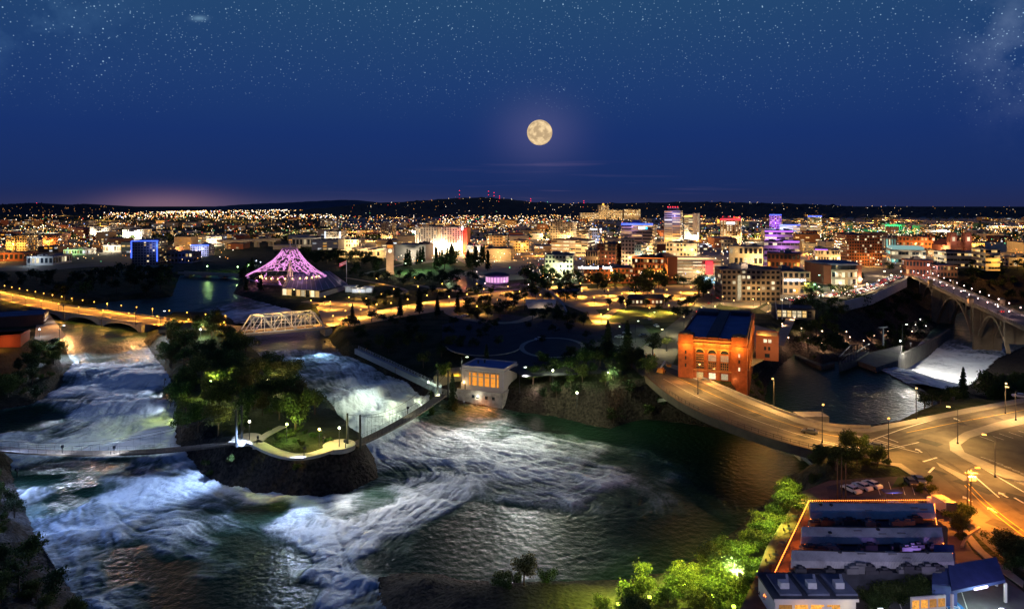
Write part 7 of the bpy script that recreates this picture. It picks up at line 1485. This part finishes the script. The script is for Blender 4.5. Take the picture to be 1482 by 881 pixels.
for i, (px, py) in enumerate(((1232,711), (1248,707), (1262,704))): car(G(px, py, .03), R(24), 'white', 'white car parked nose out beside the timber posts, %s of three from the left' % nth(i + 1), 'white cars in the restaurant car park')
car(G(1330, 697, .03), R(-10), 'blue', 'dark blue car parked beside the planting bed', 'cars in the restaurant car park'); car(G(1318, 700, .03), R(-10), 'dark', 'black car parked left of the dark blue one', 'cars in the restaurant car park')
car(G(1476, 575, .06), R(70), 'white', 'white car on the far kerb at the right edge', 'cars on the road'); car(G(1172, 627, .06), R(60), 'dark', 'dark car crossing the road bridge', 'cars on the road'); car(G(1268, 648, .06), R(60), 'dark', 'small dark car at the junction before the traffic island', 'cars on the road')
for i, (px, py, c_) in enumerate(((896,489,'white'), (907,483,'silver'), (931,487,'dark'), (780,492,'silver'), (672,458,'white'), (806,478,'dark'), (940,463,'silver'), (950,473,'white'))): car(G(px, py, .03), R(70 + i * 17), c_, '%s car parked around the dark yard, %s from the list of the yard, near the %s' % (dict(white='white', silver='silver', dark='dark')[c_], nth(i + 1), ['green lamp', 'green lamp row', 'street', 'oval kerb', 'golden path', 'curved wall', 'lawn edge', 'lawn corner'][i]), 'cars around the yard')
for o in [o for o in bpy.data.objects if o.get('group') == 'cars around the yard']: o['label'] = o['label'].split(', ')[0] + ' near the ' + o['label'].split(' near the ')[1]
rd = random.Random(12); BLV = smooth_line(GL([(1140,436),(1180,428),(1222,428),(1262,417),(1300,400)]), 2); pts = sorted(along(BLV, 8, 3.5, 2) + along(BLV, 9, -4, 4) + along(BLV, 13, 0, 6), key=lambda p: PX(*p)[0])
for i, p in enumerate(pts): car(p + Vector((rd.uniform(-1, 1), rd.uniform(-1, 1), .04)), R(-60 + rd.choice((0, 180))), rd.choice(list(CARP)), 'car with its lights on in the boulevard traffic, %s from the left' % nth(i + 1), 'cars on the boulevard', True)
pts = [Vector((a.x, a.y, .03)) for a in GL([(1172,372),(1176,384),(1186,398),(1181,392),(1192,410),(1186,408),(1172,358)])]
for i, p in enumerate(sorted(pts, key=lambda p: -p.y)): car(p, R(-20 if i % 2 else 160), rd.choice(list(CARP)), 'car with its lights on up the long avenue, %s from its far end' % nth(i + 1), 'cars on the avenue', True, 1.1)
pts = [mb_.matrix_basis @ lb(u, v, .06) for u, v in ((30, 6), (62, 12), (95, 6), (128, 13), (170, 6), (205, 12.5), (240, 6))]
for i, p in enumerate(pts): car(p, ang + R(-90 if i % 2 else 90), rd.choice(list(CARP)), 'car crossing the arch bridge, %s from its far end' % nth(i + 1), 'cars on the arch bridge', True)
pts = GL([(1030,428),(1036,420),(1018,446),(1010,452),(1040,432),(1026,440),(1003,462),(1046,412)])
for i, p in enumerate(sorted(pts, key=lambda p: -p.y)): car(p + Vector((0, 0, .05)), R(-20), rd.choice(list(CARP)), 'car on the street beside the park, %s from its downtown end' % nth(i + 1), 'cars beside the park', i % 3 == 0)
# boom lift and barriers on the road
c = G(957, 540); bl = empty('boom_lift', (c.x, c.y, .06), R(-30), 'orange boom lift with a long white arm on the road before the power station', 'boom lift'); OR_ = mat('machine_orange', (.6, .22, .03), .5)
b = MB(); b.box(-1.2, 1.2, -2, 2, .5, 1.2); b.box(-1, 1, -1.6, .6, 1.2, 2.2); b.build('chassis', OR_, bl); b = MB(); b.bar((0, -1, 2.2), (0, 5, 3.6), .5); b.bar((0, 5, 3.6), (0, 10, 1.4), .4); b.build('boom', CARP['white'], bl); MB().box(-.9, .9, 9.6, 10.6, .5, 1.6).build('basket', OR_, bl)
for x in (-1.2, 1.2):
    for y in (-1.3, 1.3): o = link('wheel', CARW, bl, (x, y, .5)); o.rotation_euler = (0, R(90), 0); o.scale = (1.5,) * 3
light('work_light', (1, .8, .4), 300, (-3, -3, 4), bl)
for i, (px, py) in enumerate(((929,516), (935,517), (941,517), (947,515))):
    o = MB(); o.lathe([(.35, 0), (.35, .08), (.22, .1), (.06, 1.0), (.01, 1.02)], n=8); o = o.build('traffic_barrel', OR_); o.location = G(px, py, .05); o.scale = (1.3,) * 3; tag(o, 'orange traffic cone closing the street, %s from the left' % nth(i + 1), 'traffic cone', 'traffic cones')
# terrace parasols and tables on the deck walk
for i, (px, py) in enumerate(((1092,858), (1106,832), (1118,808), (1128,790), (1138,770), (1146,752), (1098,846), (1112,820))):
    c = G(px, py); o = empty('terrace_table', (c.x + .6, c.y, .05), random.uniform(0, 3), 'small round dark table on the terrace outside the string lights, %s from the near end' % nth([0, 2, 4, 5, 6, 7, 1, 3][i] + 1), 'table', 'terrace tables'); MB().lathe([(.02, .7), (.6, .7), (.6, .75), (.02, .75)], n=12).build('table_top', STEEL, o); MB().lathe([(.3, 0), (.05, .05), (.05, .7)], n=8).build('leg', STEEL, o)
    for a in range(3): q = MB(); q.box(-.22, .22, -.22, .22, .4, .46); q.bar((0, .2, .4), (0, .24, .95), .4, .05); q.bar((0, 0, 0), (0, 0, .4), .08); q = q.build('seat', BARK, o); q.location = (1.0 * math.cos(a * 2.1), 1.0 * math.sin(a * 2.1), 0); q.rotation_euler = (0, 0, a * 2.1 - 1.57)
# ================================================================ far city, hills, moon
rd = random.Random(77)
def far_block(x, y, w, d, h, i, label, grp, m):
    o = empty('far_block', (x, y, 0), 0, label, 'building', grp); b = MB(); b.box(-w / 2, w / 2, -d / 2, d / 2, 0, h); b.build('wall', m, o); MB().box(-w / 2 + .6, w / 2 - .6, -d / 2 + .6, d / 2 - .6, h + .02, h + .5).build('roof', ROOF[rd.choice(['dark', 'grey', 'brown', 'blue'])], o)
    sh = max(1, int(h / 4)); n = 0
    for r in range(min(sh, 4)):
        for k in range(min(5, int(w / 6))):
            if rd.random() < .42: MB_ = unit_window(rd.choice(['warm', 'cream', 'white', 'amber', 'warm'])); link('window', MB_, o, (-w / 2 + w * (k + .5) / min(5, int(w / 6)), -d / 2 - .1, 2 + r * 4), (w / 7, 1, 2.0))
bandsF = []
cells = {}
for i in range(330):
    py = rd.uniform(318, 368); px = rd.uniform(-10, 1490); p = G(px, py)
    if any(abs(p.x - a) < (s + 22) and abs(p.y - c) < 40 for a, c, s in bandsF): continue
    if any(o.get('w') and abs(p.x - o.location.x) < o['w'] / 2 + 18 and abs(p.y - o.location.y) < o['th'] / 2 + 25 for o in bpy.data.objects if o.parent is None and 'w' in o): continue
    if py > 352 and (px < 560 or px > 1190): 
        if rd.random() < .6: continue
    bandsF.append((p.x, p.y, 14)); mk_ = rd.choice(['tan', 'cream', 'brick', 'brown', 'grey', 'concrete', 'darkbrick', 'redbrick']); cells.setdefault((int(px // 190), mk_), []).append((px, p, mk_))
zone = ['at the far left', 'around the dark hotel', 'behind the pavilion', 'around the broad hotel', 'below the hillside hospital', 'around the bank towers', 'around the purple tower', 'around the church']
for (z_i, mk_), L_ in cells.items():
    for j, (px, p, _) in enumerate(sorted(L_, key=lambda q: q[0])): far_block(p.x, p.y, rd.uniform(18, 44), rd.uniform(18, 40), rd.choice([6, 8, 8, 11, 15, 19]), j, 'low %s block %s, %s such from left' % ({'concrete': 'drab', 'darkbrick': 'dark brick', 'redbrick': 'red brick'}.get(mk_, mk_), zone[min(z_i, 7)], nth(j + 1)), 'low blocks of the far city', WALL[mk_])
# street glow: real lamps out among the far blocks
for i in range(150):
    py = rd.uniform(312, 372); px = rd.uniform(-10, 1490)
    if 300 < px < 560 and py > 350: continue
    p = G(px, py); c_ = rd.choice([(1, .48, .1), (1, .52, .13), (1, .66, .3), (1, .85, .6), (1, .42, .06)]); P_ = {0: 34000, 1: 110000, 2: 300000}[0 if py > 350 else (1 if py > 330 else 2)]
    cell = (int(px // 60), int(py // 9)); lamp('tall', (p.x, p.y, 0), c_, P_, 'far street lamp among low blocks %s, at column %d row %d of them' % (zone[max(0, min(int(px // 190), 7))], i % 40 + 1, i // 40 + 1), 'far street lamps', R(90), 2.6 if py < 340 else 1.9)
far_l = sorted([o for o in bpy.data.objects if o.get('group') == 'far street lamps'], key=lambda o: PX(*o.location)[0])
zc = {}
for o in far_l:
    k = o['label'].split(', ')[0]; zc[k] = zc.get(k, 0) + 1; o['label'] = '%s, %s from the left' % (k, nth(zc[k]))
# thousands of distant points of light: one mass
LC = [('light_orange', (1, .40, .07), 2.6), ('light_warm', (1, .62, .25), 3.0), ('light_white', (1, .85, .65), 4.0), ('light_red', (1, .06, .03), 3), ('light_green', (.2, 1, .4), 2), ('light_blue', (.3, .45, 1), 3), ('light_dim', (1, .42, .1), .9)]
b = MB(); r2 = np.random.default_rng(3)
OCT = [(1, 0, 0), (-1, 0, 0), (0, 1, 0), (0, -1, 0), (0, 0, 1), (0, 0, -1)]; OF = [(0, 2, 4), (2, 1, 4), (1, 3, 4), (3, 0, 4), (2, 0, 5), (1, 2, 5), (3, 1, 5), (0, 3, 5)]
def ground_or_hill(px, py):
    return G(px, py, 0)
def point(px, py, k, s, h=None):
    p = G(px, py, 0); rr = s * p.y / 691 * .5; b.mi = k; z = (h if h is not None else r2.uniform(3, 10)); b.add([(p.x + q[0] * rr, p.y + q[1] * rr, z + q[2] * rr) for q in OCT], OF)
def cluster(n, x0, x1, y0, y1, w, s=(.4, .95), pw=1.0):
    for _ in range(int(n * 1.5)): point(r2.uniform(x0, x1), y0 + (y1 - y0) * r2.random() ** pw, int(r2.choice(7, p=np.array(w) / sum(w))), r2.uniform(*s))
cluster(650, 150, 500, 304.5, 318, [4, 5, 5, .5, .2, .2, 2], (.5, 1.2), 1.3); cluster(260, 200, 300, 303.5, 309, [5, 4, 4, .5, .1, .2, 1], (.6, 1.5))
cluster(520, 0, 560, 312, 345, [5, 4, 2, .6, .5, .3, 6]); cluster(420, 480, 820, 310, 345, [5, 5, 4, .7, .5, .3, 4]); cluster(420, 640, 860, 310, 332, [4, 6, 4, .6, .4, .2, 2], (.5, 1.2))
cluster(380, 820, 1120, 314, 350, [5, 5, 3, .9, .4, .6, 4]); cluster(460, 1120, 1482, 325, 356, [6, 5, 3, .6, .6, .4, 4]); cluster(260, 1180, 1482, 330, 346, [6, 4, 3, .4, .3, .2, 2], (.5, 1.2)); cluster(150, 0, 150, 330, 365, [6, 5, 3, .5, .5, .3, 3], (.6, 1.3))
cluster(420, 690, 1320, 340, 392, [6, 5, 3, .9, .6, .6, 2], (.6, 1.3)); cluster(160, 760, 1040, 398, 416, [6, 5, 3, .5, .3, .3, 2], (.6, 1.1)); cluster(120, 560, 780, 350, 385, [6, 5, 2, .9, .3, .3, 2], (.6, 1.2)); cluster(90, 0, 340, 345, 385, [6, 4, 3, .5, .8, .8, 2], (.5, 1.1)); cluster(60, 1300, 1482, 355, 385, [6, 4, 2, .4, .8, .3, 2], (.5, 1.1))
tag(b.build('city_lights', [emit(*l) for l in LC]), kind='stuff')
# far tree belts: one mass
nT = 1500; P_ = []; Nn = []; r3 = np.random.default_rng(8)
for _ in range(nT):
    py = r3.uniform(308, 352); px = r3.uniform(-40, 1520)
    if r3.random() < .45: py = r3.choice([312, 318, 323, 336, 345]) + r3.normal(0, .8)
    p = G(px, max(py, 305)); s = r3.uniform(5, 8); k = 26; d = r3.normal(size=(k, 3)); d /= np.linalg.norm(d, axis=1)[:, None]; P_.append(np.array([p.x, p.y, s * .8]) + d * np.array([s, s, s * .8]) * r3.random((k, 1)) ** .4); Nn.append(d)
link_ = link('far_woods', quads('far_woods', leaves(np.concatenate(P_), np.concatenate(Nn), 1.9, r3), NEEDLE)); tag(link_, kind='stuff')
# hills
def hill(name, prof, dist, base_d, m, seed):
    xs = np.linspace(prof[0][0], prof[-1][0], 260); ys = np.interp(xs, [q[0] for q in prof], [q[1] for q in prof]); n = 10; r = np.random.default_rng(seed)
    jag = np.convolve(r.normal(0, .55, 260), [.2, .6, .2], 'same'); X = np.zeros((n + 4, 260)); Y = X.copy(); Z = X.copy()
    for j in range(n + 4):
        t = min(j / n, 1); D_ = base_d + (dist - base_d) * t + max(0, j - n) * 1500; top = H - (ys + jag * .5 - HY) * dist / F; X[j] = (xs - CX) / F * (base_d + (dist - base_d) * t); Y[j] = D_; Z[j] = np.maximum(top * sm(t ** 1.2) + r.normal(0, 5, 260) * (0 < t < 1), -5) * (1 if j <= n else .5 ** (j - n))
    me, _ = grid_mesh(name, X, Y, Z, [m]); return tag(link(name, me), kind='structure'), (xs, ys)
HM = mat('hill_forest', (.018, .022, .018), 1, 0, .4, .004); HM2 = mat('hill_far', (.06, .07, .10), 1, 0, .2, .002)  # far hill paler and bluer: distance haze put into its colour
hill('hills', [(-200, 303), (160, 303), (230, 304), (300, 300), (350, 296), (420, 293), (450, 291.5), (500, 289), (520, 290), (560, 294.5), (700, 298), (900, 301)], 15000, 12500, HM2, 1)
hill('hills', [(-200, 300), (0, 296), (50, 293.5), (90, 297), (120, 295), (150, 299.5), (190, 303), (240, 306)], 7000, 5200, HM, 2)
SOUTH = [(420, 306), (500, 298), (540, 293.5), (590, 292), (630, 289), (660, 286.5), (700, 286), (735, 288), (770, 292.5), (830, 294.5), (900, 294), (980, 292.5), (1040, 292.5), (1110, 294), (1180, 296), (1240, 299), (1300, 299), (1360, 300), (1482, 300), (1700, 300)]
hill('hills', SOUTH, 6500, 3600, HM, 3)
b = MB()
for _ in range(330):
    px = r2.uniform(500, 1482); top = np.interp(px, [q[0] for q in SOUTH], [q[1] for q in SOUTH]); t = r2.random() ** .6 * .85; D_ = 3600 + 2900 * t; z = (H - (top - HY) * 6.5) * float(sm(t ** 1.2)) + 14; x = (px - CX) / F * D_
    if 880 < px and r2.random() < .45: continue
    rr = r2.uniform(.25, .6) * D_ / 691 * .5; b.mi = int(r2.choice(7, p=np.array([4, 5, 2, .4, .3, .2, 5]) / 16.9)); b.add([(x + q[0] * rr, D_ + q[1] * rr, z + q[2] * rr) for q in OCT], OF)
for _ in range(60):
    px = r2.uniform(0, 200); t = r2.random() * .7; D_ = 5200 + 1800 * t; z = (H + 8) * float(sm(t ** 1.2)) + 12; rr = r2.uniform(.4, .8) * D_ / 691 * .5; b.mi = 6; b.add([((px - CX) / F * D_ + q[0] * rr, D_ + q[1] * rr, z + q[2] * rr) for q in OCT], OF)
tag(b.build('hillside_lights', [emit(*l) for l in LC]), kind='stuff')
# red lit radio masts on the ridge
for i, (px, yt, yb) in enumerate(((665, 276, 290), (707, 277, 289), (715, 279, 289.5), (723, 284, 290), (768, 288, 294), (845, 291, 296), (53, 294, 299), (121, 296, 299), (669, 301, 311), (651, 296, 299))):
    D_ = 6300 if px > 200 else 6900; z0, z1 = H - (yb - HY) * D_ / F - 20, H - (yt - HY) * D_ / F
    o = empty('radio_mast', ((px - CX) / F * D_, D_, z0), 0, 'red lit radio mast on the dark ridge, %s' % ['tallest, left of the trio', 'left of the trio below the moon', 'middle of the trio below the moon', 'shortest of the trio', 'alone right of the trio', 'alone above the office slab', 'far left above the town', 'short, right of the far left one', 'lower down above the broad hotel', 'shortest, left of the tallest'][i], 'radio mast', 'radio masts on the ridge'); MB().tube([(0, 0, 0), (0, 0, z1 - z0)], [3, 1.5], 5).build('mast', STEEL, o)
    for k in range(3 if z1 - z0 > 60 else 2): MB().ball((0, 0, (z1 - z0) * (1 - .33 * k)), 3.4, 6, 4).build('beacon', emit('mast_red', (1, .02, .06), 3.0), o)
# the moon
m = bpy.data.materials.new('moon'); m.use_nodes = True; t = m.node_tree; e = t.nodes.new('ShaderNodeEmission'); tcn = t.nodes.new('ShaderNodeTexCoord'); n = t.nodes.new('ShaderNodeTexNoise'); n.inputs['Scale'].default_value = .0034; n.inputs['Detail'].default_value = 6; n.inputs['Roughness'].default_value = .55
t.links.new(tcn.outputs['Object'], n.inputs['Vector']); r = t.nodes.new('ShaderNodeValToRGB'); t.links.new(n.outputs['Fac'], r.inputs[0]); q = r.color_ramp.elements; q[0].position = .42; q[0].color = (.48, .34, .19, 1); q[1].position = .6; q[1].color = (.86, .63, .35, 1); t.links.new(r.outputs[0], e.inputs[0]); e.inputs[1].default_value = 1.12; t.links.new(e.outputs[0], t.nodes['Material Output'].inputs[0]); m.cycles.emission_sampling = 'NONE'
mo = MB().ball((0, 0, 0), 18.3 * 30, 48, 24).build('moon', m, None, True); mo.location = ((781 - CX) * 30, 30000, H + (HY - 192) * 30); tag(mo, 'full golden moon hanging above the ridge', 'moon')
for o in list(bpy.data.objects):
    if o.type == 'LIGHT' and o.data.type != 'SUN': o.data.use_shadow = True
